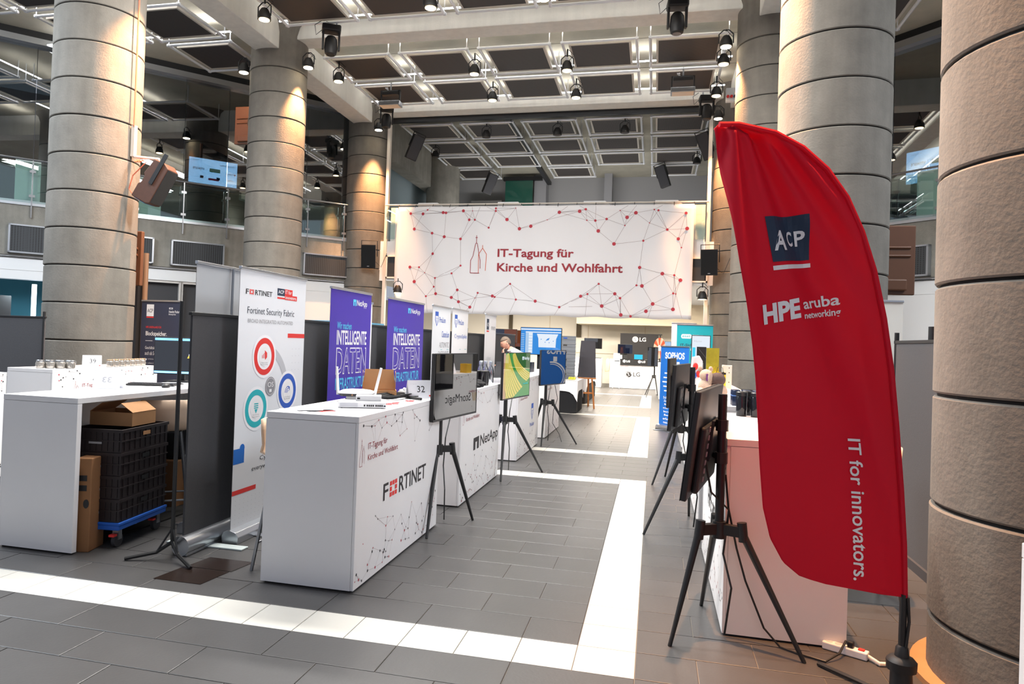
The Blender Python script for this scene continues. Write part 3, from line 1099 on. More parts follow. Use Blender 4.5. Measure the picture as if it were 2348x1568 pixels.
# distribution box with coloured sockets on the far right beam
t = thing('distribution_box', 'white box with red and blue sockets at the right end of the pipes', 'power box', (1.62, 17.4, 7.6))
MB().box(-0.16, 0.16, -0.06, 0.06, -0.16, 0.16).build('box', WHITE2, t, bev=0.01)
for i, c in enumerate((PRED, PRED, NAVY, NAVY)):
    MB().cyl((-0.12 + 0.08 * i, -0.06, -0.05), (-0.12 + 0.08 * i, -0.12, -0.06), 0.033, 10).build('socket', c, t)
# dark fixtures in the upper room
for x, y, l in ((-5.0, 20.0, 'small dark lamp hanging on the upper room pipes, left one'), (-2.9, 20.0, 'small dark lamp hanging on the upper room pipes, middle one'), (-1.0, 20.0, 'small dark lamp hanging on the upper room pipes, right one'),
                (-7.2, 22.0, 'small dark lamp on the left wall side of the upper room'), (1.15, 23.6, 'small dark lamp on the right side of the upper room')):
    t = par(x, y, 7.66, l, 'unlit lamps of the dim upper room')
    for c in t.children:
        if c.name.startswith('lens'):
            c.data.materials[0] = mat('dark_lens', (70, 60, 52), 0.1)


def stage_speaker(x, y, z, rx, rz, label):
    t = thing('line_loudspeaker', label, 'loudspeaker', (x, y, z), rz, 'speakers of the upper room')
    t.rotation_euler = (rx, 0.3 * (1 if rz > 0 else -1), rz)
    MB().box(-0.17, 0.17, -0.15, 0.15, -0.38, 0.38).build('cabinet', BLKPL, t, bev=0.02)
    MB().box(-0.15, 0.15, -0.16, -0.15, -0.36, 0.36).build('grille', DKGREY, t)
    MB().tube([(-0.19, 0, 0), (-0.19, 0, 0.45), (0.19, 0, 0.45), (0.19, 0, 0)], 0.015, 5).build('bracket', BLACK, t)
    return t


stage_speaker(-7.35, 20.4, 7.45, 0.3, 0.6, 'black loudspeaker tilted under the upper room ceiling, far left')
stage_speaker(1.25, 20.6, 7.3, 0.3, -0.3, 'black loudspeaker tilted under the upper room ceiling, far right')
stage_speaker(0.1, 25.0, 7.5, 0.2, -0.2, 'black loudspeaker deep in the upper room, right half')
stage_speaker(-6.1, 25.2, 7.4, 0.3, 0.5, 'black loudspeaker deep in the upper room, left half')

# ---- loudspeakers and screens on the columns and walls
def box_speaker(x, y, z, rz, tilt, label):
    t = thing('loudspeaker', label, 'loudspeaker', (x, y, z), rz, 'wall loudspeakers')
    t.rotation_euler = (tilt, 0, rz)
    MB().ext([(-0.21, 0.0), (0.21, 0.0), (0.15, 0.26), (-0.15, 0.26)], (0, 0, -0.33), (1, 0, 0), (0, 1, 0), (0, 0, 0.66)).build('cabinet', BLKPL, t, bev=0.01)
    MB().box(-0.195, 0.195, -0.012, 0.001, -0.31, 0.31).build('grille', mat('grille', (20, 20, 22), 0.9, bump=0.6, bscale=300), t)
    br = MB()
    br.tube([(-0.23, 0.12, 0), (-0.23, 0.12, 0.45), (0.23, 0.12, 0.45), (0.23, 0.12, 0)], 0.014, 6)
    br.build('bracket', BLACK, t)
    MB().tube([(0.1, 0.26, -0.1), (0.3, 0.3, -0.3), (0.45, 0.35, 0.1)], 0.008, 5).build('cable', BLACK, t)
    MB().box(-0.03, 0.03, -0.016, -0.011, -0.29, -0.27).build('badge', PGREY, t)


box_speaker(-7.98, 18.62, 3.88, 0.15, 0.10, 'black loudspeaker on the far left column left of the banner')
box_speaker(1.28, 18.6, 3.78, -0.25, 0.10, 'black loudspeaker on the far right column right of the banner')


def wall_panel(M, s0, s1, z0, z1, label, d=0.06):
    t = thing('mesh_panel', label, 'wall panel', (0, 0, 0), 0, 'mesh panels on the parapets')
    MB(M).box(s0 + 0.04, s1 - 0.04, d, d + 0.04, z0 + 0.03, z1 - 0.03).build('mesh_sheet', MESHW, t)
    for a in ((s0, s1, z0, z0 + 0.035), (s0, s1, z1 - 0.035, z1), (s0, s0 + 0.04, z0, z1), (s1 - 0.04, s1, z0, z1)):
        MB(M).box(a[0], a[1], d - 0.06, d + 0.06, a[2], a[3]).build('frame', ALU, t)


wall_panel(ML, -0.03, 1.33, 3.29, 3.91, 'framed mesh wall panel between second and third left column')
wall_panel(ML, 3.47, 4.77, 3.25, 3.9, 'framed mesh wall panel above the grey banner back')
wall_panel(ML, 5.17, 6.47, 3.25, 3.9, 'framed mesh wall panel just right of the first column')
wall_panel(ML, 7.1, 8.2, 3.24, 3.9, 'framed mesh wall panel left of the first column at parapet height')
wall_panel(MR, 3.1, 4.38, 3.22, 3.86, 'framed mesh wall panel between the two nearest right columns')
for x, s in ((-7.35, 'left'), (0.98, 'right')):
    t = thing('mesh_panel', 'narrow mesh panel peeking out %s of the hall banner' % s, 'wall panel', (0, 0, 0), 0, 'mesh panels on the parapets')
    MB().box(x - 0.28, x + 0.28, 19.2, 19.24, 3.35, 3.95).build('mesh_sheet', MESHW, t)
    for a in ((x - 0.31, x + 0.31, 3.32, 3.36), (x - 0.31, x + 0.31, 3.94, 3.98), (x - 0.31, x - 0.27, 3.32, 3.98), (x + 0.27, x + 0.31, 3.32, 3.98)):
        MB().box(a[0], a[1], 19.17, 19.25, a[2], a[3]).build('frame', WARMW, t)
par(-7.2, 19.0, 2.98, 'small lamp hanging below the gallery at the left edge of the banner', 'lamps below the gallery', top=3.3)
par(1.16, 18.95, 2.95, 'cluster lamp hanging below the gallery at the right edge of the banner', 'lamps below the gallery', top=3.3)


def tv_back(x, y, z0, z1, wd, label, rz=0.0):
    t = thing('column_television', label, 'television', (x, y, 0), rz, 'televisions on the columns seen from behind')
    MB().box(-wd / 2, wd / 2, 0.0, 0.07, z0, z1).build('housing', BROWNTV, t, bev=0.012)
    h = z1 - z0
    for k in (0.56, 0.68):
        MB().cyl((-wd / 2 + 0.06, -0.005, z0 + h * k), (wd / 2 - 0.06, -0.005, z0 + h * k), 0.018, 8).build('rib', BROWNTV, t)
    MB().box(-wd / 2 + 0.1, wd / 2 - 0.1, -0.05, 0.0, z0 + 0.05, z0 + 0.2).build('electronics_cover', BROWNTV, t, bev=0.02)
    MB().box(-0.2, 0.2, -0.25, 0.0, z0 + h * 0.4, z0 + h * 0.6).build('bracket', BLACK, t)
    MB().box(-wd / 2 + 0.02, wd / 2 - 0.02, 0.07, 0.075, z0 + 0.02, z1 - 0.02).build('screen', SCR_OFF, t)


tv_back(-9.02, 9.95, 2.30, 3.2, 1.5, 'brown-lit back of the television behind the first column')
tv_back(-9.36, 15.1, 6.14, 7.05, 1.4, 'orange-lit back of the high television behind the second left column', 0.0)
tv_back(2.45, 9.95, 2.36, 3.25, 1.5, 'brown-lit back of the television beside the red flag, right side')
spot('wash_light', (-9.9, 13.6, 7.6), (-9.7, 15.1, 6.6), 160, WARM, 60, 0.7, 0.05)
spot('wash_light', (2.95, 9.1, 4.6), (2.9, 9.95, 2.7), 22, WARM, 70, 0.7, 0.05)
spot('wash_light', (-7.7, 9.4, 4.2), (-8.0, 9.95, 2.7), 10, WARM, 70, 0.7, 0.05)

# brown loudspeaker hanging tilted from an arm on the first column
t = thing('tilted_loudspeaker', 'brown loudspeaker hanging tilted from an arm on the first column', 'loudspeaker', (-7.40, 9.15, 3.80))
t.rotation_euler = (0.0, 0.50, 0.15)
MB().ext([(-0.15, -0.33), (0.10, -0.33), (0.16, -0.30), (0.16, 0.28), (0.06, 0.33), (-0.11, 0.31), (-0.15, 0.05), (-0.12, 0.02), (-0.12, -0.08), (-0.15, -0.12)], (0, -0.15, 0), (1, 0, 0), (0, 0, 1), (0, 0.30, 0)).build('cabinet', SPKBR, t, bev=0.012)
MB().box(0.16, 0.172, -0.14, 0.14, -0.28, 0.27).build('grille', BLKPL, t)
MB().box(0.0, 0.06, -0.17, -0.151, -0.04, 0.46).build('bracket', BLACK, t)
MB().box(-0.12, 0.08, -0.12, 0.12, -0.338, -0.331).build('connector_plate', BLUE, t)
t2 = thing('speaker_arm', 'pale steel arm with orange cable holding the tilted loudspeaker', 'bracket', (-7.79, 9.12, 4.25))
MB().box(-0.03, 0.03, -0.03, 0.03, -0.05, 0.42).build('upright', mat('pale_steel', (214, 206, 196), 0.4), t2)
MB().cyl((0, 0, -0.05), (0.42, 0.05, -0.09), 0.022, 8).build('crossbar', mat('pale_steel', (214, 206, 196), 0.4), t2)
MB().tube([(0.02, -0.03, 3.2), (0.02, -0.03, 0.4)], 0.012, 6).build('cable', mat('orange_cable', (206, 110, 80), 0.6), t2)
MB().tube([(0.08 + 0.07 * math.sin(i * 1.9) + 0.012 * i, -0.04 + 0.03 * math.cos(i * 2.7), -0.1 - 0.05 * abs(math.sin(i * 1.3))) for i in range(12)] + [(0.06, -0.06, -0.35), (0.0, -0.06, -0.55), (0.05, -0.05, -0.62)], 0.009, 5).build('cable_loop', mat('orange_cable', (206, 110, 80), 0.6), t2)


# ---- reflections in the gallery glass, imitated by glowing mirrored screens set behind it
def partner_reflection(M, s0, s1, z0, z1, label, tilt=0.0):
    t = thing('reflection_screen', label, 'screen', (0, 0, 0), 0, 'reflections built as screens behind the gallery glass')
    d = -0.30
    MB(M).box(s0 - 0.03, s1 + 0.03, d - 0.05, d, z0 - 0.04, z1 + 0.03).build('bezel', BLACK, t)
    MB(M).box(s0, s1, d, d + 0.004, z0, z1).build('screen', mat_screen('reflected_display', (0, 0, 0), 0.02, (176, 208, 246), 8.0), t)
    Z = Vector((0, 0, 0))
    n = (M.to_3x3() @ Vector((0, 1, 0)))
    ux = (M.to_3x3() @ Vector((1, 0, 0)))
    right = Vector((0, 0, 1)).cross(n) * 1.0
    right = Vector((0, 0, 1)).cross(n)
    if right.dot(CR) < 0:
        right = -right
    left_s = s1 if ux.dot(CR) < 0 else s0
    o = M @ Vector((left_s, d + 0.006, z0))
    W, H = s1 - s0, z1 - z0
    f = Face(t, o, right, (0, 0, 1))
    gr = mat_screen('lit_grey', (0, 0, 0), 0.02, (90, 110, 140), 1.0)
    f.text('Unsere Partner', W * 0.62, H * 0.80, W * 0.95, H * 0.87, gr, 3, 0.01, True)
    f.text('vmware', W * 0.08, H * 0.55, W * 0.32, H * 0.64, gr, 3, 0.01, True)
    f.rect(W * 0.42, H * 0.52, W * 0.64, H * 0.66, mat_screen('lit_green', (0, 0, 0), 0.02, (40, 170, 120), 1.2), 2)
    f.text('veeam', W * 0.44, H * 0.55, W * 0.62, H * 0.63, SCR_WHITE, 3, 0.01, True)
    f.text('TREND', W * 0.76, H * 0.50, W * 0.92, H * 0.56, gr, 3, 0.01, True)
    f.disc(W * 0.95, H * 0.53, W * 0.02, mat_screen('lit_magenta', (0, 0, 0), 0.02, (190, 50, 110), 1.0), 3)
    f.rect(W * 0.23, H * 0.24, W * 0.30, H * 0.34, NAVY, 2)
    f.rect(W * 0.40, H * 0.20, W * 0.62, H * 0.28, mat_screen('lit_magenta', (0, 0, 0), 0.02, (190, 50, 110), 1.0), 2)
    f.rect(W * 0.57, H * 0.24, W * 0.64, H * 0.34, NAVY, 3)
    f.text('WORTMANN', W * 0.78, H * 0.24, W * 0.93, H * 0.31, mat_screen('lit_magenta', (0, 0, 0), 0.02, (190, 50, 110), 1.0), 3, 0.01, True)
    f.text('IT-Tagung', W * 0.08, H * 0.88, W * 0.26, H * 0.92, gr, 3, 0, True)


partner_reflection(ML, 3.13, 4.36, 5.49, 6.18, 'blue-white partner screen reflection, built behind the left gallery glass')
partner_reflection(MR, 3.66, 4.9, 5.24, 5.92, 'blue-white partner screen reflection, built behind the right gallery glass')

# ================================================================== hall banner
BAN_X0, BAN_Y, BAN_Z0, BAN_W, BAN_H = -7.28, 19.02, 2.33, 8.18, 3.02


def bwave(x, y):
    k = (1 - y / BAN_H)
    return x, y, 0.035 * math.sin(x * 1.7) * k + 0.02 * math.sin(x * 4.3 + y * 1.3) + 0.012 * math.sin(x * 9 + y * 2) * (0.3 + k)


ban = thing('hall_banner', 'wide white hanging banner with red church logo and dotted network', 'banner', (BAN_X0, BAN_Y, BAN_Z0))
mb = MB()
nx, ny = 90, 24
pts = []
for j in range(ny + 1):
    for i in range(nx + 1):
        x, y = BAN_W * i / nx, BAN_H * j / ny
        k = 1 - y / BAN_H
        if i == 0:
            x -= 0.07 * k * (1 - k) * 4 * 0.6
        sag = 0.015 * math.sin(i / nx * PI * 15)
        e = bwave(x, y)[2]
        pts.append((x, -e, y + (sag if j == 0 else 0)))
mb.add(pts, [(j * (nx + 1) + i, j * (nx + 1) + i + 1, (j + 1) * (nx + 1) + i + 1, (j + 1) * (nx + 1) + i) for j in range(ny) for i in range(nx)])
o = mb.build('cloth', mat('banner_fabric', (226, 226, 230), 0.8), ban, True, angle=180)
sm = o.modifiers.new('thickness', 'SOLIDIFY')
sm.thickness = 0.003
sm.offset = -1
bf = Face(ban, (0, 0, 0), (1, 0, 0), (0, 0, 1), bwave, 0.003)
DOTS = [(288, 128, 8), (376, 132, 9), (408, 105, 5), (514, 123, 9), (533, 125, 8), (651, 112, 9), (715, 114, 3), (693, 174, 8), (732, 175, 6), (869, 97, 6), (869, 115, 6), (944, 173, 10), (1000, 97, 3), (1028, 236, 10), (1103, 221, 10), (1207, 178, 3), (1282, 127, 10), (1411, 123, 10), (1449, 110, 7), (1458, 183, 4), (1511, 185, 7), (1580, 174, 7), (1531, 253, 10), (1630, 337, 10), (1661, 118, 3), (1693, 217, 4), (1705, 164, 10), (1758, 136, 10), (1808, 317, 6), (1842, 202, 3), (1868, 115, 4), (1893, 120, 6), (1949, 244, 7), (2016, 304, 9), (2036, 360, 4), (2057, 140, 8), (2066, 239, 10), (445, 267, 8), (317, 236, 9), (528, 291, 9), (638, 305, 8), (826, 229, 6),
        (454, 409, 8), (297, 503, 9), (361, 503, 6), (401, 541, 3), (332, 604, 10), (475, 577, 6), (468, 637, 6), (483, 685, 9), (416, 704, 6), (592, 709, 9), (640, 737, 9), (629, 656, 8), (587, 543, 6), (645, 489, 6), (717, 772, 9), (749, 708, 3), (764, 673, 6), (865, 693, 9), (881, 699, 6), (980, 609, 6), (1021, 714, 6), (1147, 722, 9), (1303, 759, 7), (1434, 683, 9), (1476, 668, 6), (1544, 600, 6), (1567, 745, 10), (1645, 663, 9), (1678, 691, 7), (1686, 800, 10), (1745, 807, 7), (1775, 605, 6), (1808, 609, 10), (1791, 490, 9), (1876, 724, 10), (1837, 772, 10), (1928, 529, 10), (1999, 538, 6), (2036, 569, 10), (1996, 655, 6), (2011, 658, 4), (1997, 757, 10)]
D2 = [((a - 200) / 1905 * BAN_W, BAN_H - (b - 82) / 738 * BAN_H, r / 1905 * BAN_W * 1.12) for a, b, r in DOTS]
segs = []
rg = random.Random(3)
for i, a in enumerate(D2):
    near = sorted(range(len(D2)), key=lambda j: (D2[j][0] - a[0]) ** 2 + (D2[j][1] - a[1]) ** 2)[1:5]
    for j in near:
        if math.hypot(D2[j][0] - a[0], D2[j][1] - a[1]) < 1.55 and (i < j or rg.random() < 0.3):
            segs.append((a[:2], D2[j][:2]))
    if a[1] > BAN_H - 0.45 and i % 2 == 0:
        segs.append((a[:2], (a[0] + rg.uniform(-0.3, 0.3), BAN_H - 0.02)))
    if a[1] < 0.7 and i % 2 == 0:
        segs.append((a[:2], (a[0] + rg.uniform(-0.35, 0.35), 0.03)))
sub = []
for p, q in segs:
    for k in range(4):
        sub.append(((p[0] + (q[0] - p[0]) * k / 4, p[1] + (q[1] - p[1]) * k / 4), (p[0] + (q[0] - p[0]) * (k + 1) / 4, p[1] + (q[1] - p[1]) * (k + 1) / 4)))
bf.lines(sub, 0.007, mat('banner_line', (150, 136, 138), 0.8), 1, 'network_print')
bf.dots(D2, CRIM, 2, 'dot_print', 16)
B2 = lambda a, b: ((a - 200) / 1905 * BAN_W, BAN_H - (b - 82) / 738 * BAN_H)
x0, y0 = B2(890, 430)
x1, y1 = B2(1382, 372)
bf.text('IT-Tagung für', x0, y0 - 0.06, x1, y1, DRED, 3, 0.022)
x0, y0 = B2(890, 526)
x1, y1 = B2(1688, 468)
bf.text('Kirche und Wohlfahrt', x0, y0 - 0.0, x1, y1, DRED, 3, 0.022)
x0, y0 = B2(710, 538)
church(bf, x0, y0, 1.05, DRED, mat('orange_red_print', (206, 96, 66), 0.7))
for i in range(17):
    MB().cyl((BAN_W * i / 16, 0.0, BAN_H - 0.02), (BAN_W * i / 16, 0.08, BAN_H + 0.08), 0.008, 5).build('cable_tie', BLACK, ban)
for x, s in ((-6.75, 'first'), (-4.4, 'second'), (-2.0, 'third'), (-0.1, 'fourth')):
    o = MB().ext([(0, 0), (0.72, 0), (0.58, 0.12), (0.0, 0.12)], (x, 19.2, 5.38), (1, 0, 0), (0, 0, 1), (0, 0.5, 0)).build('white_luminaire', WHITE2)
    tag(o, '%s white flat box from left on the gallery edge above the banner' % s, 'box', 'white boxes on the gallery edge')

# ================================================================== counters
CL, CDP, CH = 1.70, 0.635, 1.0886
_cm = {}


def counter(label, loc, rz, printer=None, L=CL, seed=1, open_back=True, net=True, group='white exhibition counters'):
    t = thing('exhibition_counter', label, 'counter', loc, rz, group)
    k = round(L, 3)
    if k not in _cm:
        _cm[k] = [(n, b.mesh(n, WHITE)) for n, b in (
            ('counter_top', MB().box(-CDP, 0, 0, L, CH - 0.04, CH)),
            ('end_panel', MB().box(-CDP, -0.021, 0, 0.04, 0.012, CH - 0.042)),
            ('end_panel', MB().box(-CDP, -0.021, L - 0.04, L, 0.012, CH - 0.042)),
            ('front_panel', MB().box(-0.020, 0, 0.001, L - 0.001, 0.012, CH - 0.041)),
            ('shelf', MB().box(-CDP + 0.25, -0.021, 0.041, L - 0.041, 0.50, 0.53)),
            ('plinth', MB().box(-CDP + 0.02, -0.02, 0.02, L - 0.02, 0.0, 0.012)))]
    for n, me in _cm[k]:
        if n == 'shelf' and open_back:
            continue
        o = bpy.data.objects.new(n, me)
        o.parent = t
        COL.objects.link(o)
        if n == 'plinth':
            o.data.materials.clear()
            o.data.materials.append(JOINT)
        elif n in ('counter_top', 'front_panel'):
            bm = o.modifiers.new('bevel', 'BEVEL')
            bm.width = 0.002
            bm.segments = 1
            bm.limit_method = 'ANGLE'
    f = Face(t, (0.0, 0, 0.012), (0, 1, 0), (0, 0, 1))
    if net:
        network(f, L, CH - 0.014, seed, 92)
    if printer:
        printer(f)
    return t


def head(f, x=0.02):
    church(f, x + 0.01, 0.76, 0.17, DRED, DRED)
    f.text('IT-Tagung für', x + 0.14, 0.842, x + 0.47, 0.894, DRED, 3)
    f.text('Kirche und Wohlfahrt', x + 0.14, 0.782, x + 0.68, 0.820, DRED, 3)


def pr_fort(f):
    head(f)
    fortinet(f, 0.45, 0.46, 1.36, 0.575, PBLK, PRED)


def pr_net(f):
    head(f, 0.04)
    netapp(f, 0.50, 0.455, 1.64, 0.58, PBLK, PBLK)


def shield(f, cx, y0, y1, m1, m2):
    w = (y1 - y0) * 0.36
    f.poly([(cx - w, y1), (cx + w, y1), (cx + w, y0 + (y1 - y0) * 0.4), (cx, y0), (cx - w, y0 + (y1 - y0) * 0.4)], m1, 2)
    f.poly([(cx - w * 0.75, y0 + (y1 - y0) * 0.7), (cx + w * 0.75, y0 + (y1 - y0) * 0.7), (cx + w * 0.7, y0 + (y1 - y0) * 0.42), (cx, y0 + (y1 - y0) * 0.12), (cx - w * 0.7, y0 + (y1 - y0) * 0.42)], m2, 3)
    for s in (-1, 1):
        f.disc(cx + s * w * 0.32, y0 + (y1 - y0) * 0.55, w * 0.13, m1, 4)
    f.rect(cx - w * 0.1, y0 + (y1 - y0) * 0.28, cx + w * 0.1, y0 + (y1 - y0) * 0.48, m1, 4)


def pr_pro(f):
    head(f, 0.04)
    shield(f, 1.16, 0.43, 0.675, BLUE2, PWHITE)
    f.text('ProLion', 0.99, 0.34, 1.33, 0.40, BLUE2, 3, 0.01)


def pr_stor(f):
    head(f, 0.04)
    f.text('StorMagic', 0.66, 0.62, 1.42, 0.78, PBLK, 3)
    for i in range(3):
        f.poly([(0.46 + 0.05 * i, 0.65), (0.48 + 0.05 * i, 0.65), (0.515 + 0.05 * i, 0.78), (0.495 + 0.05 * i, 0.78)], mat('gold_print', (190, 150, 60), 0.7), 3)


def pr_acp(f):
    head(f)
    f.text('HPE aruba', 0.5, 0.46, 1.3, 0.60, PBLK, 3, 0.012)


def pr_soph(f):
    head(f)
    f.text('SOPHOS', 0.5, 0.46, 1.3, 0.58, BLUE, 3, 0.015)


XF = -1.765
counter('nearest left counter, white, printed with a black and red wordmark', (XF, 4.07, 0), 0, pr_fort, seed=5)
counter('white counter printed with a black arch logo, second on the left of the aisle', (XF, 6.47, 0), 0, pr_net, seed=6)
counter('white counter printed with a small blue shield logo, third on the left', (XF + 0.02, 9.23, 0), 0, pr_pro, seed=7, L=1.74)
counter('white counter left of the aisle before the cloth-covered table', (XF + 0.03, 11.66, 0), 0, head, seed=8, L=1.74)
counter('open-backed white counter at the left edge, boxes and crates stored under it', (-4.53, 4.13 + 2.1, 0), PI, None, seed=9, L=2.1, net=False)
counter('white counter 39 with dotted network print before the first column', (-6.70, 6.72, 0), 0, lambda f: head(f, 0.3), seed=10, L=1.75)
counter('white counter sliver with red dots at the left picture edge', (-6.55, 4.3, 0), 0, None, seed=12)
counter('white counter under the red flag, nearest on the right', (0.41, 5.83, 0), PI, pr_acp, seed=13)
counter('white counter with the plush toys on it, second on the right', (0.42, 8.19, 0), PI, pr_soph, seed=14)
counter('white counter printed with a dark wordmark and gold strokes, third on the right', (0.44, 10.75, 0), PI, pr_stor, seed=15)
counter('white counter on the right in front of the teal banner', (0.46, 13.3, 0), PI, pr_soph, seed=16)
for i, (y, lab) in enumerate(((16.6, 'farther right white counter just behind the blue banner'), (19.2, 'farther right white counter before the prize wheel'), (21.9, 'right white counter beside the far tripod display'), (24.2, 'farthest right white counter carrying the prize wheel'))):
    counter(lab, (0.30 - 0.07 * i, y + 1.7, 0), PI, pr_stor, seed=17 + i)
# sliver of a printed counter at the right picture edge, very near the camera
counter('white counter sliver with a dark red dot at the right picture edge', (0.985, 2.2, 0), PI, None, seed=23)


def pr_lg(f):
    f.text('IT-Tagung für', 0.25, 0.86, 0.5, 0.90, DRED, 3)
    f.text('Kirche und Wohlfahrt', 0.25, 0.80, 0.68, 0.84, DRED, 3)
    lg(f, 0.70, 0.53, 0.12, PBLK, PWHITE, 0.25)


lgc = counter('white counter at the far end with a large round two-letter logo', (-1.62, 26.95, 0), -PI / 2, pr_lg, seed=30, L=1.82)
counter('plain narrow white counter left of the far logo counter', (-3.6, 26.75, 0), -PI / 2, None, seed=31, L=1.68)
# black cloth with small logos over the far counter
t = thing('counter_cloth', 'black runner cloth with two small round logos over the far counter', 'cloth', (-1.45, 26.93, 0.875), 0)
MB().box(0, 1.45, -0.015, -0.005, 0.0, 0.222).build('front_drop', CLOTHB, t)
MB().box(0, 1.45, -0.015, 0.6, 0.2145, 0.222).build('top_fall', CLOTHB, t)
cf = Face(t, (0, -0.0152, 0), (1, 0, 0), (0, 0, 1))
for cx in (0.36, 0.92):
    lg(cf, cx, 0.15, 0.055, PWHITE, CLOTHB, 0.13, 2)

# ================================================================== roll-up banners
def rollup(label, loc, rz, W, H, fab, printer=None, back=None, group='roll-up banners'):
    t = thing('rollup_banner', label, 'roll-up banner', loc, rz, group)
    nx_, nz_ = 10, 16
    mb = MB()
    pts = []
    for j in range(nz_ + 1):
        for i in range(nx_ + 1):
            y, z = W * i / nx_, 0.09 + (H - 0.11) * j / nz_
            pts.append((0.008 * math.sin(PI * i / nx_) * math.sin(PI * j / nz_), y, z))
    m_ = len(pts)
    pts += [(p[0] - 0.003, p[1], p[2]) for p in pts]
    fs = [(j * (nx_ + 1) + i, j * (nx_ + 1) + i + 1, (j + 1) * (nx_ + 1) + i + 1, (j + 1) * (nx_ + 1) + i) for j in range(nz_) for i in range(nx_)]
    mb.add(pts, fs)
    mb.cur = 1
    mb.f += [tuple(m_ + v for v in f[::-1]) for f in fs]
    mb.mi += [1] * len(fs)
    mb.build('fabric', [fab, back or FABG], t, True, angle=180)
    MB().box(-0.014, 0.012, -0.004, W + 0.004, H - 0.025, H).build('top_rail', ALU, t, bev=0.004)
    MB().ext([(-0.06, 0.0), (0.07, 0.0), (0.075, 0.05), (0.05, 0.085), (0.0, 0.10), (-0.05, 0.085), (-0.065, 0.05)], (0, -0.015, 0.0), (1, 0, 0), (0, 0, 1), (0, W + 0.03, 0)).build('cassette', ALU, t, bev=0.004)
    MB().cyl((-0.03, W / 2, 0.09), (-0.03, W / 2, H - 0.02), 0.011, 8).build('pole', STEEL, t)
    for y in (W * 0.25, W * 0.75):
        MB().box(-0.22, 0.26, y - 0.035, y + 0.035, 0.0, 0.012).build('foot', ALU, t, bev=0.004)
    if printer:
        wf = lambda x, y: (x, y, 0.008 * math.sin(PI * min(max(x / W, 0), 1)) * math.sin(PI * min(max((y - 0.09) / (H - 0.11), 0), 1)))
        printer(Face(t, (0.0, 0, 0), (0, 1, 0), (0, 0, 1), wf), W, H)
    return t


def acp_mark(f, x, y, s, mbox, mtext, bar=None, layer=2):
    f.rect(x, y, x + s, y + s, mbox, layer)
    f.text('ACP', x + s * 0.12, y + s * 0.28, x + s * 0.9, y + s * 0.66, mtext, layer + 1, 0.012)
    if bar:
        f.rect(x, y - s * 0.14, x + s, y - s * 0.06, bar, layer)


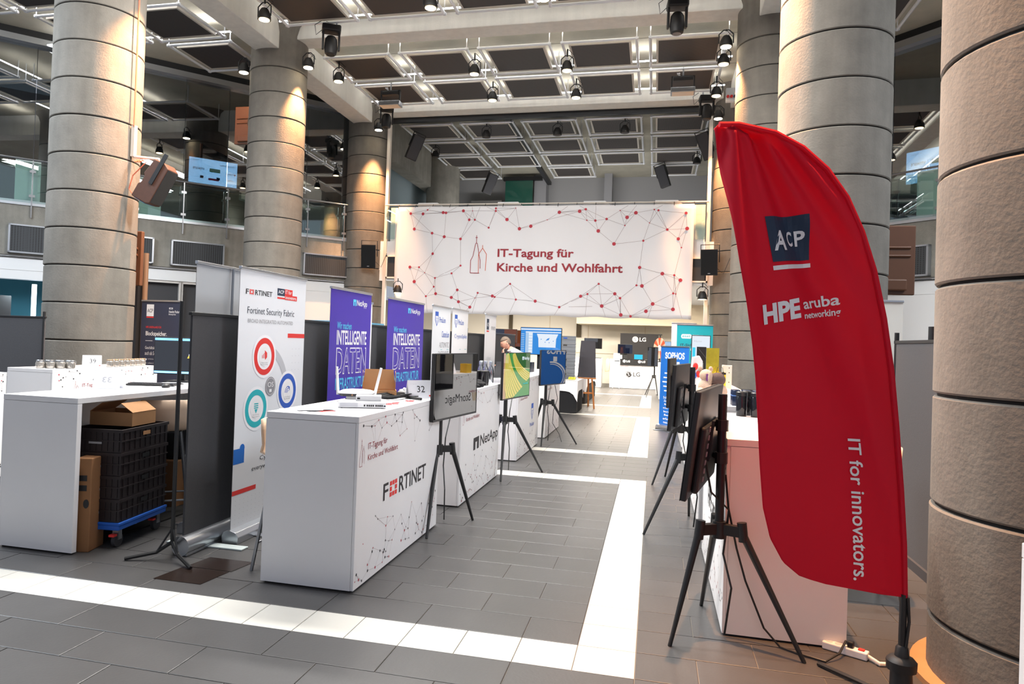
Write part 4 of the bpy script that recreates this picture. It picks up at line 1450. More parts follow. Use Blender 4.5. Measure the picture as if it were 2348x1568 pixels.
def b_fort(f, W, H):
    # banner coordinates: x from the near edge (Y 4.74), y = height
    fortinet(f, 0.08, 1.885, 0.46, 1.925, PBLK, PRED)
    f.rect(0.505, 1.875, 0.508, 1.95, LGREY, 2)
    f.rect(0.54, 1.905, 0.66, 1.965, NAVY, 2)
    f.text('ACP', 0.555, 1.922, 0.645, 1.952, PWHITE, 3, 0.01)
    f.rect(0.66, 1.915, 0.79, 1.965, PRED, 2)
    f.rect(0.66, 1.875, 0.87, 1.916, PRED, 2)
    f.rect(0.54, 1.878, 0.66, 1.892, PRED, 2)
    f.text('IT for', 0.67, 1.925, 0.775, 1.957, PWHITE, 3, 0.01)
    f.text('innovators.', 0.67, 1.883, 0.86, 1.909, PWHITE, 3, 0.01)
    f.text('Fortinet Security Fabric', 0.11, 1.72, 0.83, 1.79, mat('slate_print', (84, 88, 98), 0.7), 3)
    f.text('BROAD INTEGRATED AUTOMATED', 0.12, 1.665, 0.81, 1.695, PGREY, 3)
    f.rect(0.73, 1.555, W, 1.592, PRED, 2)
    tw = mat('pale_ring', (240, 240, 244), 0.7)
    gr = mat('arc_grey', (188, 190, 196), 0.7)
    f.ring(0.36, 1.10, 0.33, 0.40, gr, 2, -60, 80)

    def badge(cx, cy, r, m, icon, cap):
        f.disc(cx, cy, r * 1.16, tw, 3)
        f.ring(cx, cy, r * 0.70, r, m, 4)
        f.disc(cx, cy, r * 0.52, PWHITE, 4)
        icon(cx, cy + r * 0.05, r * 0.24)
        f.text(cap[0], cx - r * 0.3, cy - r * 0.36, cx + r * 0.3, cy - r * 0.29, PGREY, 5)
        f.text(cap[1], cx - r * 0.33, cy - r * 0.47, cx + r * 0.33, cy - r * 0.40, PGREY, 5)

    def ic_red(cx, cy, s):
        f.poly([(cx, cy + s * 1.2), (cx + s, cy + s * 0.6), (cx + s, cy - s * 0.4), (cx + s * 0.2, cy - s)], PRED, 5)
        for k in range(3):
            f.rect(cx - s + 0.4 * s * k, cy - s * 0.6, cx - s * 0.8 + 0.4 * s * k, cy + s * (0.1 + 0.25 * k), PRED, 5)

    def ic_blue(cx, cy, s):
        for k in range(3):
            f.ring(cx + s * 0.4, cy - s * 0.7, s * (0.5 + 0.5 * k), s * (0.7 + 0.5 * k), BLUE2, 5, 90, 175, 12)
        f.poly([(cx, cy + s), (cx + s, cy + s * 0.8), (cx + s * 1.1, cy - s * 0.3), (cx + s * 0.5, cy + s * 0.5)], BLUE2, 5)

    def ic_tq(cx, cy, s):
        for k in range(3):
            f.rect(cx - s * 0.8, cy - s * 0.2 + 0.45 * s * k, cx + s * 0.8, cy + 0.05 * s + 0.45 * s * k, TURQ, 5)
        f.poly([(cx - s * 0.6, cy - s * 0.35), (cx + s * 0.6, cy - s * 0.35), (cx, cy - s * 1.3)], TURQ, 5)

    badge(0.37, 1.40, 0.150, PRED, ic_red, ('Secure', 'Networking'))
    badge(0.755, 1.10, 0.150, BLUE2, ic_blue, ('Unified', 'SASE'))
    badge(0.275, 0.99, 0.150, TURQ, ic_tq, ('Security', 'Operations'))
    f.disc(0.475, 1.155, 0.078, mat('mid_grey_print', (142, 142, 148), 0.7), 4)
    f.ring(0.475, 1.155, 0.066, 0.069, PWHITE, 5)
    f.text('OS', 0.43, 1.15, 0.52, 1.19, PWHITE, 5)
    f.rect(0.457, 1.108, 0.493, 1.132, PWHITE, 5)
    f.rect(0.0, 0.585, 0.14, 0.70, BLUE, 2)
    f.disc(0.11, 0.70, 0.032, BLUE, 2)
    f.text('Cybersecurity,', 0.36, 0.56, 0.86, 0.605, PBLK, 3)
    f.text("everywhere you need it.", 0.25, 0.49, 0.95, 0.535, PBLK, 3)
    f.rect(0.0, 0.35, 0.32, 0.385, PRED, 2)
    f.dots([(0.05 + 0.055 * i, 0.13 + 0.035 * j, 0.003) for i in range(18) for j in range(6)], LGREY, 2)
    f.dots([(0.82 + 0.06 * i, 1.28 + 0.06 * j, 0.004) for i in range(3) for j in range(4)], LGREY, 2)


def b_net(f, W, H):
    netapp(f, W * 0.52, 1.90, W * 0.88, 1.965, CYAN, PWHITE)
    a, b = W * 0.155, W * 0.89
    f.text('Wir machen', a, 1.655, W * 0.49, 1.725, CYAN, 3, 0.006)
    f.text('INTELLIGENTE', a, 1.50, b, 1.645, PWHITE, 3, 0.018)
    # outlined capitals
    f.text('DATEN', a, 1.21, b, 1.475, PWHITE, 3, 0.022)
    f.text('DATEN', a + 0.012, 1.222, b - 0.012, 1.463, PURP, 4, -0.002)
    f.text('INFRASTRUKTUR', a, 1.06, b, 1.175, CYAN, 3, 0.012)


def b_pro(lines):
    def fn(f, W, H):
        shield(f, W * 0.22, 1.77, 1.98, BLUE2, PWHITE)
        f.text('ProLion', W * 0.36, 1.83, W * 0.70, 1.91, BLUE2, 3, 0.01)
        for s, y, h, x0, m in lines:
            f.text(s, W * x0, y, W * 0.93, y + h, m, 3)
        f.rect(W * 0.45, 1.44, W * 0.93, 1.446, TURQ, 2)
    return fn


def b_vm(f, W, H):
    f.rect(W * 0.14, 1.80, W * 0.34, 2.0, NAVY, 2)
    f.text('ACP', W * 0.16, 1.86, W * 0.32, 1.93, PWHITE, 3, 0.01)
    f.rect(W * 0.14, 1.76, W * 0.34, 1.785, PRED, 2)
    f.text('vmware', W * 0.52, 1.80, W * 0.93, 1.87, PGREY, 3)
    f.text('sichern', W * 0.2, 1.24, W * 0.55, 1.31, LGREY, 3)
    f.text('modernisieren', W * 0.2, 1.03, W * 0.85, 1.10, LGREY, 3)
    f.text('optimieren', W * 0.2, 0.9, W * 0.75, 0.97, LGREY, 3)


def b_hpe(f, W, H):
    f.rect(0.10, 1.80, 0.24, 1.99, PWHITE, 2)
    f.text('ACP', 0.115, 1.86, 0.225, 1.92, PBLK, 3, 0.006)
    f.rect(0.10, 1.775, 0.24, 1.795, PRED, 2)
    f.rect(0.53, 1.92, 0.60, 1.945, PWHITE, 2)
    f.rect(0.54, 1.927, 0.59, 1.938, NAVY, 3)
    f.text('Hewlett Packard', 0.53, 1.86, 0.74, 1.90, PWHITE, 3, 0.01)
    f.text('Enterprise', 0.53, 1.82, 0.66, 1.85, PWHITE, 3, 0.01)
    f.text('HPE GREENLAKE FÜR', 0.10, 1.61, 0.40, 1.65, PRED, 3, 0.01)
    f.text('Blockspeicher.', 0.10, 1.47, 0.51, 1.56, PWHITE, 3, 0.016)
    f.rect(0.10, 1.405, 0.24, 1.412, PWHITE, 2)
    f.text('Geschäftskritischer Speicher jetzt', 0.10, 1.26, 0.68, 1.32, PWHITE, 3)
    f.text('auch als Service.', 0.10, 1.18, 0.40, 1.24, PWHITE, 3)
    f.text('Der einfache Weg zur Cloud', 0.10, 1.10, 0.5, 1.13, LGREY, 3)
    f.text('mit vollem Überblick', 0.10, 1.04, 0.42, 1.07, LGREY, 3)


def b_eset(f, W, H):
    f.poly([(0.12 + 0.035 * math.cos(t), 1.83 + 0.045 * math.sin(t)) for t in [PI / 2 + PI * k / 10 for k in range(11)]] + [(0.26 + 0.035 * math.cos(t), 1.83 + 0.045 * math.sin(t)) for t in [-PI / 2 + PI * k / 10 for k in range(11)]], PWHITE, 2)
    f.text('eset', 0.11, 1.81, 0.275, 1.855, TEALP, 3, 0.012)
    f.text('Digital Security', 0.32, 1.84, 0.52, 1.87, PWHITE, 3)
    f.text('Progress. Protected.', 0.32, 1.79, 0.63, 1.82, PWHITE, 3, 0.012)
    f.text('IT-Sicherheit', 0.075, 1.63, 0.53, 1.68, NAVY, 3, 0.012)
    f.text('Made in EU', 0.075, 1.54, 0.45, 1.59, PWHITE, 3, 0.012)


def b_soph(f, W, H):
    f.text('SOPHOS', 0.14, 1.37, 0.72, 1.50, PWHITE, 3, 0.03)
    f.ring(0.60, 0.92, 0.27, 0.30, PWHITE, 2, 80, 280)
    f.ring(0.60, 0.92, 0.235, 0.25, PWHITE, 2, 80, 280)
    for k in range(5):
        f.rect(0.08 + 0.03 * abs(k - 2), 0.74 + 0.085 * k, 0.24 + 0.02 * abs(k - 2), 0.765 + 0.085 * k, PWHITE, 2)
    f.rect(0.50, 1.22, 0.58, 1.32, PWHITE, 2)
    for k, s in enumerate(('Schützen Sie die', 'Zeit, die Sie haben.', 'Managed Detection', 'and Response', 'bereit, bevor', 'Bedrohungen', 'erkennen und', 'neutralisieren')):
        f.text(s, 0.12 + 0.02 * (k % 3), 0.60 - 0.068 * k, 0.70, 0.645 - 0.068 * k, PWHITE, 3, 0.012)


rollup('tall white roll-up banner with red, blue and turquoise rings and security text', (-3.06, 4.74, 0), 0, 1.03, 2.09, FABW2, b_fort)
rollup('purple roll-up banner nearer of the two, behind the router', (-3.0, 6.15, 0), 0, 0.98, 2.06, PURP, b_net)
rollup('purple roll-up banner farther of the two, behind sign 32', (-3.0, 7.62, 0), 0.0, 1.30, 2.06, PURP, b_net)
rollup('white roll-up banner with blue shield and switchover text, nearer one', (-3.0, 9.3, 0), 0, 0.88, 2.07, FABW2, b_pro([('ClusterLion', 1.62, 0.09, 0.50, BLUE2), ('AUTOMATIC', 1.47, 0.08, 0.38, PGREY), ('SWITCHOVER', 1.34, 0.08, 0.33, PGREY), ('for NetApp', 1.21, 0.06, 0.33, PGREY)]))
rollup('white roll-up banner with blue shield and pale text, farther one', (-3.0, 10.28, 0), 0, 0.92, 2.08, FABW, b_pro([('CryptoSpike', 1.60, 0.08, 0.15, BLUE2), ('Powerful ransomware', 1.30, 0.06, 0.08, PGREY), ('protection and', 1.19, 0.06, 0.08, PGREY)]))
rollup('narrow white roll-up banner with small navy square beside the man', (-3.0, 12.4, 0), 0, 0.9, 2.09, FABW, b_vm)
rollup('back of a light grey roll-up banner above the dark partition', (-3.52, 5.75, 0), PI, 0.9, 2.14, FABG)
rollup('dark blue roll-up banner about block storage in the left booths', (-8.05, 9.75, 0), -PI / 2 - 0.05, 0.77, 2.06, mat('slate_banner', (54, 58, 78), 0.7), b_hpe, back=DKGREY)
rollup('teal roll-up banner with white pill-shaped logo on the right', (0.44, 15.0, 0), -PI / 2, 0.71, 2.08, TEALP, b_eset)
rollup('plain pale grey roll-up banner half hidden behind the teal one', (0.34, 15.35, 0), -PI / 2, 0.5, 2.12, FABW, None)
rollup('blue roll-up banner with stopwatch drawing on the right of the aisle', (0.127, 14.19, 0), math.radians(216.4), 0.84, 1.62, BLUE, b_soph)
rollup('cream roll-up banner behind the red flag beside the right partition', (1.75, 7.8, 0), -PI / 2, 0.66, 2.14, mat('cream_fabric', (226, 224, 216), 0.8), None)
rollup('white roll-up banner edge just behind the nearer purple banner', (-3.12, 7.2, 0), 0, 0.25, 1.98, FABW, None)


# ================================================================== partitions
def partition(label, loc, rz, W, H, post=1.80, ends=(0,), cassette=False, fab=None):
    t = thing('partition_screen', label, 'partition', loc, rz, 'dark fabric partitions')
    MB().box(-0.008, 0.008, 0.02, W, 0.07, H).build('fabric', fab or FABD, t)
    MB().box(-0.014, 0.014, 0.0, W + 0.01, H - 0.02, H + 0.005).build('top_rail', BLACK, t, bev=0.004)
    if cassette:
        MB().cyl((0.0, -0.01, 0.07), (0.0, W + 0.03, 0.07), 0.07, 20).build('cassette', ALU, t, True)
        MB().box(-0.05, 0.05, 0.0, W, 0.0, 0.03).build('cassette_base', ALU, t, bev=0.005)
        MB().box(0.02, 0.33, W * 0.28, W * 0.28 + 0.09, 0.0, 0.012).build('foot', mat('pale_green_foot', (196, 206, 206), 0.4), t, bev=0.004)
        MB().box(-0.3, 0.0, W * 0.28, W * 0.28 + 0.09, 0.0, 0.012).build('foot', mat('pale_green_foot', (196, 206, 206), 0.4), t, bev=0.004)
    else:
        MB().box(-0.03, 0.03, 0.0, W, 0.0, 0.07).build('bottom_rail', DKGREY, t)
    for y in ends:
        MB().cyl((0, y, 0), (0, y, post), 0.018, 10).build('post', BLACK, t)
        if not cassette:
            MB().box(-0.2, 0.2, y - 0.03, y + 0.03, 0, 0.012).build('foot', BLACK, t)
    return t


partition('dark grey retractable partition with silver cassette left of the white ring banner', (-3.2, 4.36, 0), 0, 0.84, 1.715, cassette=True, ends=())
# its separate floor stand with three feet
t = thing('pole_stand', 'thin black floor stand with three feet beside the dark partition', 'stand', (-3.21, 4.28, 0))
MB().cyl((0, 0, 0.10), (0, 0, 1.79), 0.014, 10).build('pole', BLACK, t)
for a in (205, 330, 120):
    c, s = math.cos(math.radians(a)), math.sin(math.radians(a))
    MB().tube([(0, 0, 0.12), (0.10 * c, 0.10 * s, 0.05), (0.30 * c, 0.30 * s, 0.012)], 0.013, 6).build('leg', BLACK, t)
    MB().cyl((0, 0, 0.22), (0.10 * c, 0.10 * s, 0.05), 0.007, 6).build('brace', BLACK, t)
partition('dark partition between the white ring banner and the first purple banner', (-3.14, 5.70, 0), 0, 1.62, 1.72, 1.80, (0.02,))
partition('dark partition between the two purple banners', (-3.14, 7.34, 0), 0, 1.78, 1.725, 1.80, (0.02,))
partition('dark partition behind the switchover banner', (-3.14, 9.13, 0), 0, 2.4, 1.72, 1.80, (0.02,))
partition('dark partition between shield banner and navy square banner', (-3.12, 11.58, 0), 0, 2.0, 1.716, 1.80, (0.02,))
partition('dark partition right behind the man in the white shirt', (-3.12, 13.65, 0), 0, 2.2, 1.76, 1.85, (0.02,))
partition('dark partition with black post at the far left, before the first column', (-9.6, 7.95, 0), -PI / 2, 1.52, 1.71, 1.78, (1.5,))
partition('dark partition near the nearest right column', (1.93, 5.15, 0), 0, 1.25, 1.70, 1.77, (1.23,))
# a black structural post and dark curtain beside the first column
struct(MB().box(-8.92, -8.64, 10.35, 10.55, 0, 2.40).build('trim_dark_post', BLKPL), 'dark upright panel right of the first column')
struct(MB().cyl((-8.58, 10.45, 0), (-8.58, 10.45, 2.9), 0.045, 12).build('trim_bronze_post', mat('bronze_post', (138, 108, 84), 0.4, metal=0.3)), 'bronze coloured round post right of the first column')

# ================================================================== displays on tripods
def tv_tripod(label, pole, feet, tc, ang, zc, tilt=0.0, W=0.97, H=0.56, top=None, content=None, side=1, group='displays on black tripods', hub=0.64, cable=True):
    """pole: base point; tc: centre of the screen; ang: heading of the screen's long axis away from +Y; side 1 faces +X, -1 faces -X"""
    t = thing('tripod_display', label, 'television', (pole[0], pole[1], 0), 0, group)
    top = top or zc + 0.12
    MB().cyl((0, 0, hub - 0.03), (0, 0, top), 0.024, 12).build('pole', BLACK, t, True)
    MB().cyl((0, 0, hub - 0.05), (0, 0, hub + 0.04), 0.036, 12).build('hub', BLACK, t, True)
    for fx, fy in feet:
        dx, dy = fx - pole[0], fy - pole[1]
        l = math.hypot(dx, dy)
        ax, ay = dx / l, dy / l
        e = min(0.13, l * 0.45)
        MB().ext([(-0.02, -0.028), (0.02, -0.028), (0.02, 0.028), (-0.02, 0.028)], (0, 0, hub), (-ay, ax, 0), (0, 0, 1), (ax * e, ay * e, 0)).build('arm', BLACK, t)
        lg_ = MB()
        lg_.cyl((ax * (e - 0.012), ay * (e - 0.012), hub + 0.05), (ax * e, ay * e, hub - 0.05), 0.026, 10)
        lg_.cyl((ax * e, ay * e, hub - 0.02), (dx, dy, 0.0), 0.021, 10, 0.011)
        lg_.build('leg', BLACK, t, True)
    # screen
    uy = Vector((math.sin(ang), math.cos(ang), 0))
    nrm = Vector((math.cos(ang), -math.sin(ang), 0)) * side
    up = (Vector((0, 0, 1)) * math.cos(tilt) - nrm * math.sin(tilt)).normalized()
    n2 = (nrm * math.cos(tilt) + Vector((0, 0, 1)) * math.sin(tilt)).normalized()
    right = up.cross(n2)           # viewer's right hand when looking at the screen
    c = Vector((tc[0] - pole[0], tc[1] - pole[1], zc))
    M = Matrix(((right.x, up.x, n2.x, c.x), (right.y, up.y, n2.y, c.y), (right.z, up.z, n2.z, c.z), (0, 0, 0, 1)))
    MB(M).box(-W / 2, W / 2, -H / 2, H / 2, -0.028, 0.0).build('housing', BLKPL, t, bev=0.006)
    rear = MB(M).box(-W * 0.36, W * 0.36, -H / 2 + 0.02, H * 0.16, -0.062, -0.028).build('rear_cover', BLKPL, t, bev=0.012)
    fr = MB(M)
    for a in ((-W / 2, W / 2, -H / 2, -H / 2 + 0.016), (-W / 2, W / 2, H / 2 - 0.008, H / 2), (-W / 2, -W / 2 + 0.008, -H / 2, H / 2), (W / 2 - 0.008, W / 2, -H / 2, H / 2)):
        fr.box(a[0], a[1], a[2], a[3], 0.0, 0.004)
    fr.build('bezel', BLACK, t)
    MB(M).box(-W / 2 + 0.008, W / 2 - 0.008, -H / 2 + 0.016, H / 2 - 0.008, 0.0, 0.0015).build('screen', SCR_OFF, t)
    bk = MB(M)
    bk.box(-0.14, 0.14, -0.11, 0.11, -0.075, -0.06)
    bk.build('wall_plate', BLACK, t)
    p = M @ Vector((0, 0, -0.07))
    for z in (0.10, -0.12):
        MB().cyl((p.x, p.y, zc + z * 0.8), (0, 0, zc + z * 0.8), 0.02, 8).build('bracket', BLACK, t)
        MB().cyl((0, 0, zc + z * 0.8 - 0.03), (0, 0, zc + z * 0.8 + 0.03), 0.034, 12).build('bracket', BLACK, t)
    # sockets on the back
    for i in range(7):
        MB(M).box(W * 0.20, W * 0.23, -H * 0.38 + 0.045 * i, -H * 0.38 + 0.045 * i + 0.026, -0.066, -0.061).build('socket', PGREY, rear)
    if cable:
        q = M @ Vector((W * 0.2, -H * 0.2, -0.065))
        MB().tube([tuple(q), (q.x * 0.6, q.y * 0.6, q.z - 0.16), (0.05, 0.02, hub + 0.1), (0.03, 0.05, hub - 0.15), (0.07, -0.02, 0.3), (0.05, 0.06, 0.02)], 0.006, 6).build('cable', BLACK, t)
    if content:
        o = M @ Vector((-W / 2 + 0.008, -H / 2 + 0.016, 0.0016))
        content(Face(t, o, right, up, None, 0.0008), W - 0.016, H - 0.024)
    return t


def c_green(f, W, H):
    f.rect(0, 0, W, H, SCR_GREEN, 1, 'picture')
    f.poly([(W * 0.35, H), (W, H), (W, H * 0.62), (W * 0.5, H * 0.68)], SCR_DGRN, 2, 'picture')

    def band(x0, y0, x1, y1, cx, cy, w0, w1, m, n):
        for k in range(n):
            a, b = k / n, (k + 0.82) / n
            pts = []
            for s in (a, b):
                row = []
                for i in range(9):
                    u = i / 8
                    wd = w0 + (w1 - w0) * u
                    x = (1 - u) ** 2 * x0 + 2 * u * (1 - u) * cx + u * u * x1 + wd * (s - 0.5)
                    y = (1 - u) ** 2 * y0 + 2 * u * (1 - u) * cy + u * u * y1 + wd * 0.35 * (s - 0.5)
                    row.append((min(max(x, 0), W), min(max(y, 0), H)))
                pts.append(row)
            f.poly(pts[0] + pts[1][::-1], m, 3, 'picture')
    band(W * 0.13, H, W * 0.42, H * 0.03, W * 0.12, H * 0.45, W * 0.10, W * 0.62, SCR_YEL, 9)
    band(W * 0.36, H, W * 1.0, H * 0.42, W * 0.45, H * 0.62, W * 0.10, W * 0.26, SCR_YEL, 5)
    f.poly([(0, 0), (0, H), (W * 0.07, H), (W * 0.06, H * 0.6), (W * 0.1, 0)], SCR_TAN, 3, 'picture')
    netapp(f, W * 0.68, H * 0.84, W * 0.97, H * 0.92, SCR_WHITE, SCR_WHITE, 4)
    f.text('Sustainability', W * 0.74, H * 0.26, W * 0.94, H * 0.31, SCR_CYAN, 4)


tv_tripod('tripod display with dark mirror-like screen reflecting a wordmark, in front of the nearest left counters', (-1.79, 5.86), [(-1.717, 5.37), (-1.516, 6.06), (-2.12, 6.1)], (-1.675, 5.95), math.atan2(0.114, 0.93), 1.19)
tv_tripod('tripod display showing green and yellow bands, second on the left', (-1.745, 8.42), [(-1.654, 7.85), (-1.293, 8.604), (-2.05, 8.75)], (-1.635, 8.51), math.atan2(0.139, 0.897), 1.18, content=c_green)
tv_tripod('tripod display reflecting a blue banner, third on the left, trailing a thin cable', (-1.68, 11.25), [(-1.651, 10.763), (-1.157, 11.233), (-1.95, 11.6)], (-1.58, 11.35), math.atan2(0.278, 0.95), 1.20)
tv_tripod('tripod display seen from behind right beside the red flag, nearest on the right', (0.372, 4.04), [(0.127, 3.895), (0.793, 3.898), (0.329, 4.567)], (0.275, 4.17), math.atan2(0.184, 0.91), 1.09, tilt=0.11, side=-1, top=1.34, hub=0.61)
tv_tripod('tripod display seen edge-on from behind, second on the right, next to the plush toys', (0.33, 6.40), [(-0.043, 6.12), (0.364, 6.95), (0.62, 6.16)], (0.225, 6.62), 0.17, 1.16, tilt=0.06, side=-1, top=1.42)
tv_tripod('tripod display mostly hidden behind the edge-on one on the right', (0.33, 8.58), [(0.02, 8.35), (0.174, 8.955), (0.66, 8.5)], (0.20, 8.72), 0.10, 1.18, side=-1, top=1.4)
tv_tripod('far tripod display turned away beside the prize wheel', (0.02, 23.2), [(-0.213, 22.7), (-0.26, 23.9), (0.149, 23.74)], (-0.05, 23.1), -1.1, 1.28, W=0.36, H=0.62, side=-1, top=1.55, cable=False)


# ================================================================== red feather flag
FP = (1.136, 3.573)
flag = thing('feather_flag', 'red feather flag with navy square and white lettering on a black whip pole', 'flag', (FP[0], FP[1], 0), 0.2307)
RGT = [(0.009, 0.486), (-0.001, 0.724), (-0.022, 0.981), (-0.05, 1.257), (-0.08, 1.514), (-0.12, 1.75), (-0.171, 1.967), (-0.231, 2.143), (-0.305, 2.299), (-0.399, 2.425), (-0.512, 2.52), (-0.642, 2.585), (-0.812, 2.618)]
LFT = [(-0.383, 0.542), (-0.484, 0.572), (-0.565, 0.635), (-0.628, 0.742), (-0.665, 0.879), (-0.686, 1.077), (-0.702, 1.254), (-0.72, 1.432), (-0.742, 1.61), (-0.771, 1.787), (-0.806, 1.964), (-0.844, 2.181), (-0.883, 2.378), (-0.921, 2.605)]


def fold(x, y):
    """cloth folds running from the tip down the sheet"""
    s = (x + 0.86) / (2.62 - y + 0.25)
    a = 0.020 * math.sin(s * 24.0) * min(1, max(0, (y - 0.9) / 1.0)) + 0.030 * math.sin(s * 8.0 + 0.8)
    b = 0.014 * math.sin(x * 9 + y * 4.2) + 0.02 * math.sin(y * 2.6 + x * 2)
    c = 0.012 * math.sin(x * 30 + y * 7) * max(0, 1 - abs(x + 0.70) / 0.12) * max(0, 1 - abs(y - 1.5) / 0.6)
    return x, y, a + b + c


def interp(tab, y):
    tab = sorted(tab, key=lambda p: p[1])
    if y <= tab[0][1]:
        return tab[0][0]
    for (xa, ya), (xb, yb) in zip(tab, tab[1:]):
        if ya <= y <= yb:
            return xa + (xb - xa) * (y - ya) / max(1e-6, yb - ya)
    return tab[-1][0]


mb = MB()
NY, NX = 120, 44
pts = []
ys = [0.486 + (2.618 - 0.486) * j / NY for j in range(NY + 1)]
for y in ys:
    xl, xr = interp([(0.009, 0.486)] + LFT + [(-0.905, 2.612)], y), interp(RGT, y)
    if y < 0.542:
        xl = 0.009 + (-0.383 - 0.009) * (y - 0.486) / 0.056
    for i in range(NX + 1):
        x = xl + (xr - xl) * i / NX
        e = fold(x, y)[2] * min(1.0, (xr - x) / 0.10)
        pts.append((x, -e, y))
mb.add(pts, [(j * (NX + 1) + i, j * (NX + 1) + i + 1, (j + 1) * (NX + 1) + i + 1, (j + 1) * (NX + 1) + i) for j in range(NY) for i in range(NX)])
o = mb.build('flag_cloth', RED, flag, True, angle=180)
sm = o.modifiers.new('thickness', 'SOLIDIFY')
sm.thickness = 0.002
sm.offset = 0
MB().tube([(x - 0.004, -0.003, y) for x, y in RGT] + [(-0.905, -0.01, 2.612)], 0.013, 8).build('sleeve', RED, flag, True)
pole_pts = [(0.0, 0, 0.1), (0.0, 0, 0.3), (0.002, 0, 0.5)]
MB().tube(pole_pts, 0.016, 10).build('pole', BLACK, flag, True)
MB().tube([(0.012, -0.016, 0.49), (0.02, -0.016, 0.38), (0.006, -0.018, 0.25)], 0.007, 6).build('elastic_cord', BLACK, flag)
MB().lathe([(0.045, 0.155), (0.062, 0.16), (0.064, 0.20), (0.05, 0.215), (0.03, 0.22), (0.026, 0.26), (0.018, 0.27)], 14).build('rotator_collar', BLKPL, flag, True)
MB().lathe([(0.05, 0.01), (0.045, 0.16)], 14).build('rotator', BLKPL, flag, True)
for a in range(4):
    c, s = math.cos(a * PI / 2 + 0.5), math.sin(a * PI / 2 + 0.5)
    MB().tube([(0.03 * c, 0.03 * s, 0.02), (0.42 * c, 0.42 * s, 0.012)], 0.012, 6).build('base_leg', BLACK, flag)


class Skew(Face):
    """print on the flag; text boxes follow the slightly rising print lines"""
    pass


ff = Face(flag, (0, 0, 0), (1, 0, 0), (0, 0, 1), lambda x, y: (x, y, fold(x, y)[2] * min(1.0, max(0, interp(RGT, y) - x) / 0.10)), 0.0022)


def quadmap(p00, p10, p01, p11):
    return lambda s, t: (p00[0] * (1 - s) * (1 - t) + p10[0] * s * (1 - t) + p01[0] * (1 - s) * t + p11[0] * s * t,
                         p00[1] * (1 - s) * (1 - t) + p10[1] * s * (1 - t) + p01[1] * (1 - s) * t + p11[1] * s * t)


def flag_grid(q, m, layer, n=10):
    pts = [q(i / n, j / n) for j in range(n + 1) for i in range(n + 1)]
    ff.put('print', pts, [(j * (n + 1) + i, j * (n + 1) + i + 1, (j + 1) * (n + 1) + i + 1, (j + 1) * (n + 1) + i) for j in range(n) for i in range(n)], m, layer)


def flag_text(body, q, m, layer, bold=0.0, shear=0.0):
    vs, fs, a, b, c, d = text_mesh(body, bold)
    pts = []
    for x, y in vs:
        s, t = (x - a) / (b - a), (y - c) / (d - c)
        pts.append(q(s + shear * (t - 0.5), t))
    o = ff.put('lettering', pts, fs, m, layer)
    o['kind'] = 'stuff'


sq = quadmap((-0.638, 1.991), (-0.440, 2.016), (-0.679, 2.200), (-0.464, 2.225))
flag_grid(sq, NAVY, 2)
sub_ = lambda q, a, b, c, d: (lambda s, t: q(a + (b - a) * s, c + (d - c) * t))
flag_text('A', sub_(sq, 0.10, 0.42, 0.24, 0.68), PWHITE, 4, 0.03, 0.16)
flag_text('C', sub_(sq, 0.47, 0.64, 0.32, 0.66), PWHITE, 4, 0.025, 0.06)
flag_text('P', sub_(sq, 0.70, 0.91, 0.32, 0.66), PWHITE, 4, 0.025, 0.06)
flag_grid(quadmap((-0.635, 1.953), (-0.432, 1.982), (-0.638, 1.973), (-0.434, 2.001)), PWHITE, 2, 6)
flag_text('HPE', quadmap((-0.682, 1.701), (-0.507, 1.741), (-0.69, 1.790), (-0.515, 1.832)), PWHITE, 3, 0.045)
flag_text('aruba', quadmap((-0.490, 1.779), (-0.300, 1.810), (-0.497, 1.828), (-0.306, 1.862)), PWHITE, 3, 0.02)
flag_text('networking', quadmap((-0.487, 1.727), (-0.291, 1.752), (-0.490, 1.765), (-0.296, 1.796)), PWHITE, 3, 0.02)
itq = quadmap((-0.246, 0.566), (-0.176, 0.559), (-0.284, 1.20), (-0.214, 1.196))
flag_text('IT for innovators.', lambda s, t: itq(t, 1 - s), PWHITE, 3, 0.012)

# ================================================================== things on and under the left counters
def sign(label, x, y, rz, body, mirror=False, z=1.0886):
    t = thing('number_sign', label, 'table sign', (x, y, z), rz, 'folded number signs')
    W, H = 0.21, 0.15
    up = Vector((-0.035, 0, H)).normalized()
    M = Matrix(((0, 0, 1, 0), (1, 0, 0, 0), (0, 1, 0, 0), (0, 0, 0, 1)))
    m = mat('sign_paper', (240, 242, 250), 0.5)
    for sx in (1, -1):
        MB().ext([(0, 0), (W, 0), (W, H), (0, H)], (sx * 0.045, -W / 2, 0), (0, 1, 0), (-0.045 * sx, 0, H), (0.002 * sx, 0, 0)) if False else None
        mb = MB()
        mb.add([(sx * 0.045, -W / 2, 0.001), (sx * 0.045, W / 2, 0.001), (0.0015 * sx, W / 2, H), (0.0015 * sx, -W / 2, H),
                (sx * 0.047, -W / 2, 0.001), (sx * 0.047, W / 2, 0.001), (0.0035 * sx, W / 2, H), (0.0035 * sx, -W / 2, H)],
               [(0, 1, 2, 3), (7, 6, 5, 4), (0, 4, 5, 1), (1, 5, 6, 2), (2, 6, 7, 3), (3, 7, 4, 0)])
        mb.build('paper_panel', m, t)
    f = Face(t, (0.0475, -W / 2, 0.0), (0, 1, 0), (-0.0435, 0, H))
    if not mirror:
        f.text(body, W * 0.37, H * 0.36, W * 0.70, H * 0.72, PBLK, 2)
        f.text('IT-Tagung', W * 0.1, H * 0.80, W * 0.35, H * 0.84, LGREY, 2)
        f.rect(W * 0.86, H * 0.12, W * 0.93, H * 0.2, PRED, 2)
    else:
        f.text(body, W * 0.33, H * 0.36, W * 0.66, H * 0.66, LGREY, 2, 0, True)
    return t


